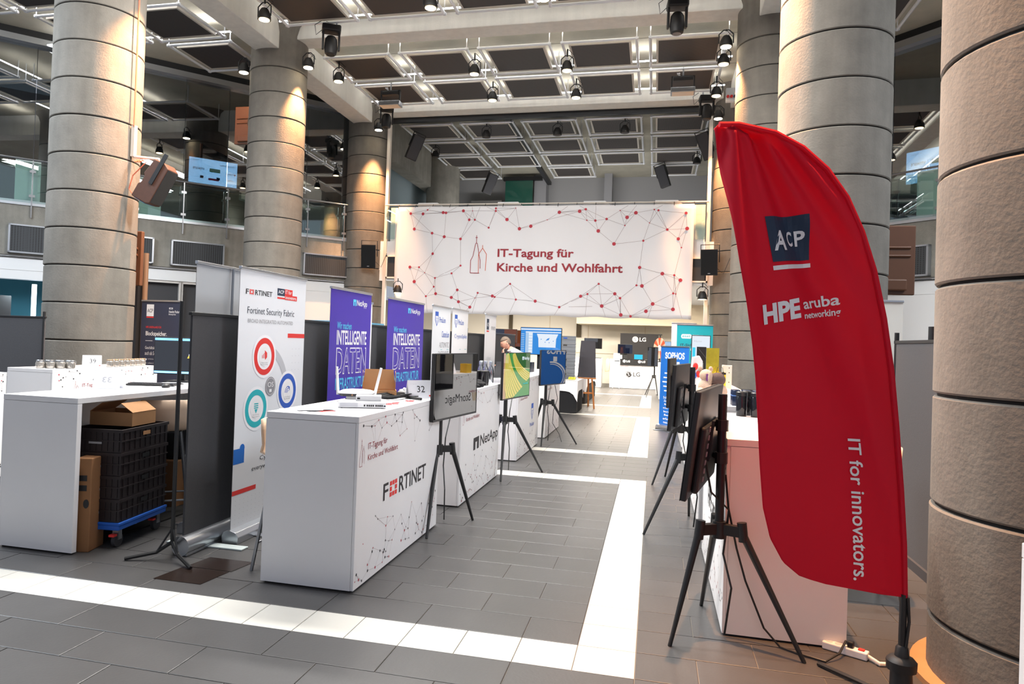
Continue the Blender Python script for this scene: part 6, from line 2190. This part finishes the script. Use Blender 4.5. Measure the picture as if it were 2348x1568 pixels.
def flat_tv(label, x0, x1, y, z0, z1, content=None, rz=0.0, stand=None, group='flat displays at the far end', scr=None):
    t = thing('flat_display', label, 'television', ((x0 + x1) / 2, y, 0), rz, group)
    W, H = x1 - x0, z1 - z0
    MB().box(-W / 2, W / 2, 0, 0.05, z0, z1).build('housing', BLACK, t, bev=0.006)
    MB().box(-W / 2 + 0.012, W / 2 - 0.012, -0.003, 0.0, z0 + 0.014, z1 - 0.012).build('screen', scr or SCR_OFF, t)
    if stand is not None:
        MB().box(-0.08, 0.08, 0.05, 0.09, stand + 0.02, z0 + H * 0.5).build('column', BLACK, t)
        MB().box(-0.32, 0.32, -0.18, 0.25, stand, stand + 0.02).build('foot', BLACK, t)
    if content:
        content(Face(t, (-W / 2 + 0.012, -0.0032, z0 + 0.014), (1, 0, 0), (0, 0, 1)), W - 0.024, H - 0.026)
    return t


def c_desktop(f, W, H):
    f.rect(0, H * 0.92, W, H * 0.97, SCR_WHITE, 1, 'picture')
    f.rect(W * 0.12, 0.02, W * 0.30, H * 0.86, SCR_PALE, 1, 'picture')
    f.rect(W * 0.12, H * 0.82, W, H * 0.86, SCR_WHITE, 2, 'picture')
    for k in range(7):
        f.rect(W * 0.20, H * (0.06 + 0.11 * k), W * 0.29, H * (0.15 + 0.11 * k), SCR_WHITE, 2, 'picture')
    for k in range(11):
        f.rect(W * 0.01, H * (0.05 + 0.07 * k), W * 0.09, H * (0.075 + 0.07 * k), SCR_PALE, 2, 'picture')
    f.poly([(W * 0.45, H * 0.27), (W * 0.87, H * 0.27), (W * 0.88, H * 0.60), (W * 0.93, H * 0.78), (W * 0.40, H * 0.78), (W * 0.44, H * 0.60)], SCR_WHITE, 2, 'picture')
    f.poly([(W * 0.62, H * 0.52), (W * 0.70, H * 0.55), (W * 0.72, H * 0.64), (W * 0.66, H * 0.60)], SCR_BLUE, 3, 'picture')
    for a, b in ((0.50, 0.56), (0.80, 0.50), (0.60, 0.45), (0.70, 0.44)):
        f.rect(W * a, H * b, W * (a + 0.02), H * (b + 0.03), SCR_BLUE, 3, 'picture')


def c_orange(f, W, H):
    f.rect(0, 0, W * 0.42, H, SCR_NAVY, 1, 'picture')
    f.rect(W * 0.22, H * 0.22, W * 0.66, H * 0.5, SCR_BLUE, 2, 'picture')
    f.rect(W * 0.26, H * 0.38, W * 0.52, H * 0.42, SCR_WHITE, 3, 'picture')
    f.rect(W * 0.26, H * 0.31, W * 0.58, H * 0.34, SCR_WHITE, 3, 'picture')


t = flat_tv('large blue-lit display showing a desktop window, standing before the far wall', -2.98, -2.03, 15.75, 1.32, 1.94, c_desktop, -0.05, 0.0, scr=SCR_BLUE)
flat_tv('brown and blue lit display behind the man', -4.53, -3.88, 20.0, 1.56, 1.965, c_orange, 0, 0.0, scr=SCR_WARM)
flat_tv('dark wooden-brown display half hidden behind the brown lit one', -4.2, -3.74, 20.6, 1.45, 1.95, None, 0, 0.0, scr=SCR_WARM)
flat_tv('switched-off display on the far narrow counter', -2.62, -1.94, 27.0, 1.45, 1.85, None, 0, CH)
flat_tv('switched-off monitor on the far logo counter', -1.36, -0.80, 27.2, 1.30, 1.66, None, 0, CH, scr=SCR_NAVY)
flat_tv('pale blue lit display right of the prize wheel', 0.33, 0.55, 24.9, 1.15, 1.80, None, 0, CH, scr=SCR_PALE)


def c_table(f, W, H):
    f.rect(W * 0.03, H * 0.1, W * 0.2, H * 0.68, SCR_CYAN, 1, 'picture')
    f.text('Willkommen', W * 0.1, H * 0.83, W * 0.55, H * 0.88, PGREY, 2)


flat_tv('white-lit display in front of the teal banner', 0.60, 0.91, 12.3, 1.18, 1.81, c_table, 0, CH, scr=SCR_WHITE)
t = thing('exit_board', 'black display board with round two-letter logo behind the far counter', 'display board', (-1.33, 28.4, 0))
MB().box(0, 1.47, 0, 0.04, 0.95, 2.10).build('board', mat('board_black', (40, 38, 40), 0.7, var=0.06), t)
for x in (0.1, 1.37):
    MB().box(x - 0.02, x + 0.02, 0.04, 0.08, 0, 2.05).build('post', BLACK, t)
    MB().box(x - 0.03, x + 0.03, -0.2, 0.3, 0, 0.02).build('foot', BLACK, t)
lg(Face(t, (0, -0.001, 0), (1, 0, 0), (0, 0, 1)), 0.58, 1.87, 0.115, PWHITE, mat('board_black', (40, 38, 40), 0.7), 0.25)
t = thing('shown_tablet', 'small bright cyan tablet on the far logo counter', 'tablet', (-0.58, 27.1, CH + 0.008))
MB().box(-0.17, 0.17, 0, 0.02, 0, 0.2).build('housing', BLACK, t)
MB().box(-0.155, 0.155, -0.002, 0, 0.012, 0.19).build('screen', SCR_CYAN, t)
t = thing('second_laptop', 'dark laptop at the right end of the far logo counter', 'laptop', (-0.20, 27.2, CH + 0.008))
MB().box(-0.16, 0.16, -0.2, 0.02, 0, 0.015).build('base', STEEL, t)
MB().box(-0.16, 0.16, 0.0, 0.02, 0.015, 0.26).build('lid', BLACK, t)
tag(MB().box(-2.30, -2.18, 26.95, 27.05, CH, CH + 0.12).build('lime_box', LIME, None, bev=0.004), 'lime green box on the far narrow counter', 'box')
tag(MB().box(-1.40, -1.18, 27.02, 27.05, CH + 0.008, CH + 0.16).build('price_card', FABW, None, bev=0.002), 'pale card standing left on the far logo counter', 'card')

# brochure stand (zig-zag) in front of the far counter
t = thing('brochure_stand', 'white folding zig-zag brochure stand before the far counter', 'brochure stand', (-1.35, 26.45, 0), 0.1)
for k in range(4):
    z = 0.10 + 0.30 * k
    MB().ext([(-0.11, 0), (0.11, 0), (0.11, 0.30), (-0.11, 0.30)], (0, -0.10 if k % 2 else -0.02, z + 0.05), (1, 0, 0), (0, 0.55, 0.83), (0, 0, 0.012)).build('tray', FABW, t)
    for s in (-1, 1):
        MB().cyl((s * 0.12, -0.14, z - 0.05), (s * 0.12, 0.14, z + 0.26), 0.008, 6).build('bar', ALU, t)
        MB().cyl((s * 0.12, 0.14, z - 0.05), (s * 0.12, -0.14, z + 0.26), 0.008, 6).build('bar', ALU, t)
for s in (-1, 1):
    MB().box(s * 0.12 - 0.012, s * 0.12 + 0.012, -0.16, 0.16, 0, 0.04).build('foot', ALU, t)
o = MB().ext([(0, 0), (0.16, 0.02), (0.18, 0.42), (0.10, 0.52), (0.02, 0.44)], (-1.80, 26.97, 0.60), (1, 0, 0), (0, 0, 1), (0, 0.06, 0)).build('hanging_jacket', mat('sand_cloth', (214, 190, 150), 0.9), None, bev=0.02)
tag(o, 'sand coloured tote bag hanging left of the brochure stand', 'bag')

# prize wheel
t = thing('prize_wheel', 'round orange and white prize wheel on the far right counter', 'prize wheel', (0.16, 24.5, 1.56), 0)
for k in range(14):
    a0, a1 = 2 * PI * k / 14, 2 * PI * (k + 1) / 14
    MB().ext([(0.09 * math.cos(a0), 0.09 * math.sin(a0)), (0.35 * math.cos(a0), 0.35 * math.sin(a0)), (0.35 * math.cos((a0 + a1) / 2), 0.35 * math.sin((a0 + a1) / 2)), (0.35 * math.cos(a1), 0.35 * math.sin(a1)), (0.09 * math.cos(a1), 0.09 * math.sin(a1))],
             (0, 0, 0), (0.55, 0.3, 0), (0, 0, 1), (0.01, 0.03, 0)).build('segment', ORANGE if k % 2 else mat('pale_orange', (238, 190, 170), 0.5), t)
MB().ext(circ(0, 0, 0.1, 20), (0, 0.0, 0), (0.55, 0.3, 0), (0, 0, 1), (-0.008, -0.02, 0)).build('hub', FABW, t)
MB().cyl((0.02, 0.05, -0.47), (0.02, 0.05, 0.44), 0.02, 8).build('stand', BLACK, t)
MB().box(-0.06, 0.08, -0.03, 0.05, 0.43, 0.47).build('pointer', BLACK, t)
MB().box(-0.15, 0.18, -0.08, 0.18, -0.475, -0.455).build('foot', BLACK, t)

# stacked grey crates
for k in range(6):
    crate('%s grey crate in the tall stack beside the chalkboard' % ['lowest', 'second lowest', 'third', 'fourth', 'fifth', 'topmost'][k], (-2.10, 17.0, 0.752 + 0.172 * k), -PI / 2 + 0.1, CRATEG, 0.36, 0.50, 0.17, 'grey crates beside the chalkboard', tagm=mat('hole_dark', (60, 56, 52), 0.8) if k < 5 else BLUE2)

# chalkboard on wooden easel
t = thing('easel', 'wooden easel with three legs carrying the chalkboard', 'easel', (-1.62, 17.85, 0), 0)
for p, q in (((0.20, -0.15, 0), (0.03, 0.05, 1.55)), ((-0.20, -0.15, 0), (-0.03, 0.05, 1.55)), ((0.0, 0.45, 0), (0.0, 0.06, 1.5))):
    MB().tube([p, q], 0.022, 6).build('leg', WOOD, t)
MB().box(-0.22, 0.22, -0.14, -0.05, 0.735, 0.765).build('ledge', WOOD, t)
MB().box(-0.15, 0.15, -0.08, -0.05, 0.36, 0.40).build('crossbar', WOOD, t)
t = thing('chalkboard', 'dark grey empty chalkboard standing on the wooden easel', 'chalkboard', (-1.62, 17.80, 0.768), 0)
MB().ext([(-0.24, 0), (0.22, 0), (0.17, 0.93), (-0.19, 0.93)], (0, -0.08, 0), (1, 0, 0), (0, 0.14, 0.99), (0, 0.02, 0)).build('board', CHALK, t, bev=0.004)


def cloth_table(label, x0, x1, y0, y1, h, drop):
    t = thing('skirted_table', label, 'table', (0, 0, 0))
    MB().box(x0, x1, y0, y1, h - 0.03, h - 0.004).build('table_top', WHITE2, t)
    mb = MB()
    n = 90
    per = 2 * (x1 - x0 + y1 - y0)
    pts = []
    for i in range(n):
        s = per * i / n
        a, b = x1 - x0, y1 - y0
        if s < a:
            p, nn = (x0 + s, y0), (0, -1)
        elif s < a + b:
            p, nn = (x1, y0 + s - a), (1, 0)
        elif s < 2 * a + b:
            p, nn = (x1 - (s - a - b), y1), (0, 1)
        else:
            p, nn = (x0, y1 - (s - 2 * a - b)), (-1, 0)
        e = 0.012 + 0.016 * math.sin(i * 2.2)
        pts.append((p[0] + nn[0] * e, p[1] + nn[1] * e))
    mb.add([(p[0], p[1], h - 0.02) for p in pts] + [(p[0], p[1], 0.01) for p in pts], [(i, (i + 1) % n, n + (i + 1) % n, n + i) for i in range(n)])
    mb.build('skirt', CLOTHB, t, True, angle=180)
    c = MB()
    g = 0.035
    c.box(x0 - g, x1 + g, y0 - g, y1 + g, h - 0.004, h)
    for (ax, ay, bx, by) in ((x0 - g, y0 - g, x1 + g, y0 - g), (x1 + g, y0 - g, x1 + g, y1 + g), (x1 + g, y1 + g, x0 - g, y1 + g), (x0 - g, y1 + g, x0 - g, y0 - g)):
        m_ = 12
        for i in range(m_):
            u0, u1 = i / m_, (i + 1) / m_
            d0 = drop * (0.8 + 0.8 * abs(2 * u0 - 1) ** 6)
            d1 = drop * (0.8 + 0.8 * abs(2 * u1 - 1) ** 6)
            p0 = (ax + (bx - ax) * u0, ay + (by - ay) * u0)
            p1 = (ax + (bx - ax) * u1, ay + (by - ay) * u1)
            c.add([(p0[0], p0[1], h), (p1[0], p1[1], h), (p1[0], p1[1], h - d1), (p0[0], p0[1], h - d0)], [(0, 1, 2, 3)])
    c.build('tablecloth', CLOTHW, t)
    return t


cloth_table('black skirted table under a white cloth beside the aisle', -2.75, -1.72, 16.2, 17.5, 0.75, 0.30)
cloth_table('farther black skirted table under a white cloth behind the easel', -2.8, -1.78, 18.9, 22.2, 0.75, 0.30)
t = thing('fruit_bowl', 'bananas and pale fruit on the cloth-covered table', 'fruit', (-1.85, 16.45, 0.75))
for k in range(4):
    MB().tube([(0.04 * k - 0.06, -0.08, 0.03), (0.04 * k - 0.06, -0.03, 0.06), (0.04 * k - 0.06, 0.04, 0.06), (0.04 * k - 0.06, 0.09, 0.03)], 0.02, 7).build('banana', mat('banana', (214, 214, 70), 0.5), t, True)

# ================================================================== right side things
t = thing('sitting_plush', 'brown and white plush animal with an upright ear on the second right counter', 'plush toy', (0.62, 7.3, CH), 0.3)
t.scale = (0.78, 0.78, 0.78)
MB().ball((0, 0, 0.10), 0.12, 0.11, 0.11, 16, 10).build('body', PLUSHW, t, True)
MB().ball((0.0, 0.03, 0.25), 0.105, 0.10, 0.09, 16, 10).build('head', PLUSHB, t, True)
MB().ball((-0.10, 0.0, 0.27), 0.03, 0.03, 0.09, 12, 8).build('ear', PLUSHW, t, True)
MB().ball((0.08, 0.08, 0.30), 0.03, 0.03, 0.05, 12, 8).build('ear', PLUSHB, t, True)
for s in (-1, 1):
    MB().ball((-0.08, s * 0.09 - 0.04, 0.05), 0.10, 0.045, 0.045, 12, 8).build('paw', PLUSHW, t, True)
MB().tube([(0.06 * math.cos(a) + 0.03, 0.05 + 0.1 * math.sin(a), 0.25 + 0.09 * math.cos(a)) for a in [PI * i / 10 for i in range(11)]], 0.012, 6).build('strap', BLACK, t)
t = thing('lying_plush', 'cream plush animal with a purple badge behind the brown one', 'plush toy', (0.55, 7.85, CH), 0.2)
t.scale = (0.8, 0.8, 0.8)
MB().ball((0, 0, 0.11), 0.11, 0.11, 0.12, 16, 10).build('body', PLUSHW, t, True)
MB().ball((-0.01, 0.0, 0.27), 0.085, 0.09, 0.08, 16, 10).build('head', PLUSHW, t, True)
MB().ball((-0.08, 0.03, 0.35), 0.03, 0.02, 0.04, 10, 7).build('ear', PLUSHW, t, True)
MB().ball((0.06, 0.03, 0.35), 0.03, 0.02, 0.04, 10, 7).build('ear', PLUSHW, t, True)
MB().box(-0.03, 0.05, -0.105, -0.085, 0.20, 0.29).build('badge', mat('purple_badge', (96, 40, 110), 0.6), t)
MB().box(-0.01, 0.03, -0.108, -0.105, 0.225, 0.265).build('badge_mark', YELL, t)
MB().ball((-0.09, -0.06, 0.06), 0.05, 0.08, 0.05, 12, 8).build('paw', PLUSHW, t, True)
t = thing('snack_bag', 'crumpled red, white and blue snack pouch beside the plush toys', 'bag', (0.46, 8.05, CH), 0.4)
MB().ext([(-0.06, 0), (0.06, 0.01), (0.07, 0.36), (0.03, 0.42), (-0.05, 0.40), (-0.07, 0.1)], (0, 0, 0), (1, 0, 0), (0, 0, 1), (0, 0.04, 0)).build('pouch', FABW, t, bev=0.01)
for x, z, m_ in ((-0.02, 0.30, PRED), (0.02, 0.22, PRED), (-0.035, 0.20, BLUE2)):
    MB().ball((x, -0.008, z), 0.03, 0.012, 0.04, 10, 7).build('print', m_, t, True)
for i, (x, y) in enumerate(((0.65, 5.60), (0.75, 5.56), (0.86, 5.58), (0.70, 5.70))):
    t = thing('glossy_black_cup', 'glossy black lidded cup, %s of the group behind the nearest right display' % ['left', 'second', 'right', 'rear'][i], 'cup', (x, y, CH), 0, 'glossy black cups')
    MB().lathe([(0.036, 0), (0.038, 0.005), (0.040, 0.15), (0.036, 0.155)], 18).build('body', mat('gloss_black', (20, 22, 28), 0.12), t, True)
    MB().lathe([(0.042, 0.152), (0.042, 0.178), (0.036, 0.184)], 18).build('lid', mat('lid_black', (30, 32, 36), 0.3), t, True)
for i in range(6):
    x, y = 0.72 + 0.09 * (i % 3), 6.62 + 0.09 * (i // 3)
    t = thing('navy_can', 'navy tin, %s row, %s column, on the second right counter' % (['near', 'far'][i // 3], ['left', 'middle', 'right'][i % 3]), 'tin', (x, y, CH), 0, 'navy tins on the second right counter')
    MB().lathe([(0.036, 0), (0.038, 0.005), (0.038, 0.135), (0.034, 0.14)], 14).build('body', mat('navy_tin', (30, 40, 66), 0.25), t, True)
    MB().lathe([(0.0385, 0.085), (0.0385, 0.095)], 14).build('band', mat('tin_band', (96, 130, 190), 0.3), t)
t = thing('ring_binder', 'white ring binder lying open behind the navy tins', 'binder', (0.80, 7.9, CH), 0.1)
MB().box(-0.12, 0.14, -0.15, 0.15, 0, 0.05).build('block', FABW, t, bev=0.003)
MB().ext([(-0.12, 0.052), (0.10, 0.052), (-0.10, 0.10)], (0, -0.15, 0), (1, 0, 0), (0, 0, 1), (0, 0.3, 0)).build('cover', FABW2, t)
t = thing('folding_display', 'tall black and olive-yellow printed display behind the plush toys', 'display', (0.52, 9.25, CH), -0.05)
MB().box(0.0, 0.115, 0, 0.02, 0, 0.52).build('black_leaf', mat('leaf_black', (30, 29, 30), 0.5), t)
MB().box(0.116, 0.27, -0.01, 0.01, 0, 0.51).build('olive_leaf', OLIVE, t)
f = Face(t, (0, -0.0008, 0), (1, 0, 0), (0, 0, 1))
for k in range(7):
    f.rect(0.012, 0.245 + 0.011 * k, 0.045, 0.250 + 0.011 * k, LGREY, 1)
    f.rect(0.052, 0.245 + 0.011 * k, 0.085, 0.250 + 0.011 * k, LGREY, 1)
f.lines([((0.02, 0.5), (0.115, 0.38))], 0.002, PGREY, 1)
f2_ = Face(t, (0, -0.011, 0), (1, 0, 0), (0, 0, 1))
f2_.lines([((0.125, 0.25), (0.16, 0.20)), ((0.16, 0.20), (0.22, 0.28))], 0.003, YELL, 1)
t = thing('yellow_bag', 'bright yellow paper bag on the third right counter', 'bag', (0.80, 9.2, CH), 0)
MB().box(-0.06, 0.07, -0.04, 0.04, 0, 0.21).build('bag', YELL, t, bev=0.004)
MB().box(-0.06, 0.07, -0.042, -0.04, 0.185, 0.21).build('black_edge', BLACK, t)
MB().tube([(-0.04, -0.02, 0.2), (-0.03, -0.02, 0.27), (0.03, -0.02, 0.27), (0.04, -0.02, 0.2)], 0.004, 5).build('handle', BLACK, t)
t = thing('white_leaflet_post', 'white perforated leaflet holder beside the yellow bag', 'leaflet holder', (0.90, 9.35, CH))
MB().box(-0.06, 0.06, 0, 0.03, 0, 0.30).build('holder', FABW, t, bev=0.003)
for z in (0.08, 0.2, 0.26):
    MB().box(0.02, 0.03, -0.002, 0, z, z + 0.012).build('hole', BLACK, t)
# yellow leaflets seen reflected in the first display
tag(MB().box(0.50, 0.62, 10.05, 10.2, CH, CH + 0.14).build('yellow_leaflet_box', mat('amber_box', (210, 166, 40), 0.5), None, bev=0.003), 'amber yellow leaflet box on the third right counter', 'box')

# power strip, cables on the floor
t = thing('power_strip', 'white power strip with a red switch on the floor by the flag', 'power strip', (1.03, 4.085, 0), 0.0)
t.rotation_euler = (0, 0, math.atan2(-0.085, 0.157))
MB().box(-0.11, 0.11, -0.026, 0.026, 0.002, 0.042).build('housing', WHITE2, t, bev=0.006)
for x in (-0.08, -0.035):
    MB().ext(circ(0, 0, 0.017, 14), (x, 0, 0.0422), (1, 0, 0), (0, 1, 0), (0, 0, 0.0015)).build('socket', LGREY, t)
MB().box(0.01, 0.04, -0.018, 0.018, 0.042, 0.075).build('plug', BLACK, t, bev=0.006)
MB().box(0.062, 0.092, -0.012, 0.012, 0.042, 0.050).build('switch', PRED, t, bev=0.003)
MB().tube([(0.11, 0, 0.02), (0.17, -0.03, 0.012), (0.26, 0.05, 0.010), (0.38, 0.16, 0.010), (0.62, 0.22, 0.010)], 0.011, 8).build('cable', mat('white_cable', (236, 226, 214), 0.5), t, True)
o = MB().tube([(1.03, 4.08, 0.07), (0.98, 4.0, 0.03), (0.9, 3.93, 0.008), (0.78, 3.99, 0.008), (0.70, 4.05, 0.008), (0.62, 4.07, 0.09), (0.52, 4.08, 0.33), (0.47, 4.08, 0.5), (0.42, 4.07, 0.72), (0.40, 4.06, 0.9)], 0.006, 6).build('black_cable', BLACK)
tag(o, 'thin black cable from the near right display down to the power strip', 'cable')
o = MB().tube([(-1.55, 11.35, 0.92), (-1.50, 11.35, 0.7), (-1.56, 11.35, 0.5), (-1.57, 11.36, 0.3), (-1.45, 11.3, 0.14), (-1.40, 11.25, 0.02)], 0.005, 5).build('thin_cable', BLACK)
tag(o, 'thin dark cable dangling below the third left display', 'cable')
# black objects lying on the right partition
t = thing('camera_bag', 'black camera bag and lenses on top of the right partition shelf', 'bag', (2.16, 5.72, 1.70))
MB().ball((0.1, 0.1, 0.10), 0.14, 0.18, 0.13, 14, 9).build('bag', BLKPL, t, True)
MB().cyl((-0.12, 0.2, 0.0), (-0.12, 0.2, 0.11), 0.035, 12).build('lens', BLACK, t, True)
MB().cyl((-0.03, 0.05, 0.0), (-0.03, 0.05, 0.12), 0.04, 12).build('lens', BLACK, t, True)
tag(MB().box(1.98, 2.5, 5.3, 6.3, 1.66, 1.70).build('shelf_board', DKGREY), 'dark shelf board behind the right partition', 'shelf')
MBX = None
# small things on the partitions behind the ring banner
t = thing('desk_clutter', 'dark tablet and binder tops showing above the partition beside the ring banner', 'binders', (-3.6, 6.05, 1.62))
for k, (y, h_) in enumerate(((0.0, 0.16), (0.08, 0.14), (0.2, 0.09))):
    MB().box(-0.12, 0.12, y - 0.03, y + 0.03, 0, 0.1 + h_).build('binder', BLKPL if k else DKGREY, t, bev=0.003)
tag(MB().box(-3.85, -3.42, 5.95, 6.45, 0, 1.62).build('side_cabinet', DKGREY), 'grey cabinet hidden behind the dark partition', 'cabinet')
tag(MB().box(-4.0, -3.35, 7.4, 8.4, 1.68, 1.76).build('light_blue_box', mat('light_blue_box', (120, 190, 224), 0.6)), 'light blue box top showing above the partition between the purple banners', 'box')
tag(MB().box(-4.0, -3.35, 7.4, 8.4, 0, 1.68).build('tall_cabinet', WHITE2), 'white cabinet carrying the light blue box', 'cabinet')

# pale boards and stools standing behind the gallery balustrades
for M_, s0, s1, lab in ((ML, 5.02, 5.62, 'pale board behind the left gallery balustrade, right of the first column'), (ML, 7.62, 8.12, 'pale board behind the gallery balustrade at the far left edge'), (MR, 4.0, 4.62, 'pale board behind the right gallery balustrade')):
    t = thing('pale_board', lab, 'board', (0, 0, 0), 0, 'pale boards on the gallery')
    MB(M_).box(s0, s1, -0.16, -0.11, 4.40, 5.42).build('board', mat('pale_green_board', (206, 220, 214), 0.6), t)
    for s_ in (s0 + 0.06, s1 - 0.06):
        MB(M_).box(s_ - 0.02, s_ + 0.02, -0.18, -0.06, 4.36, 4.40).build('foot', STEEL, t)
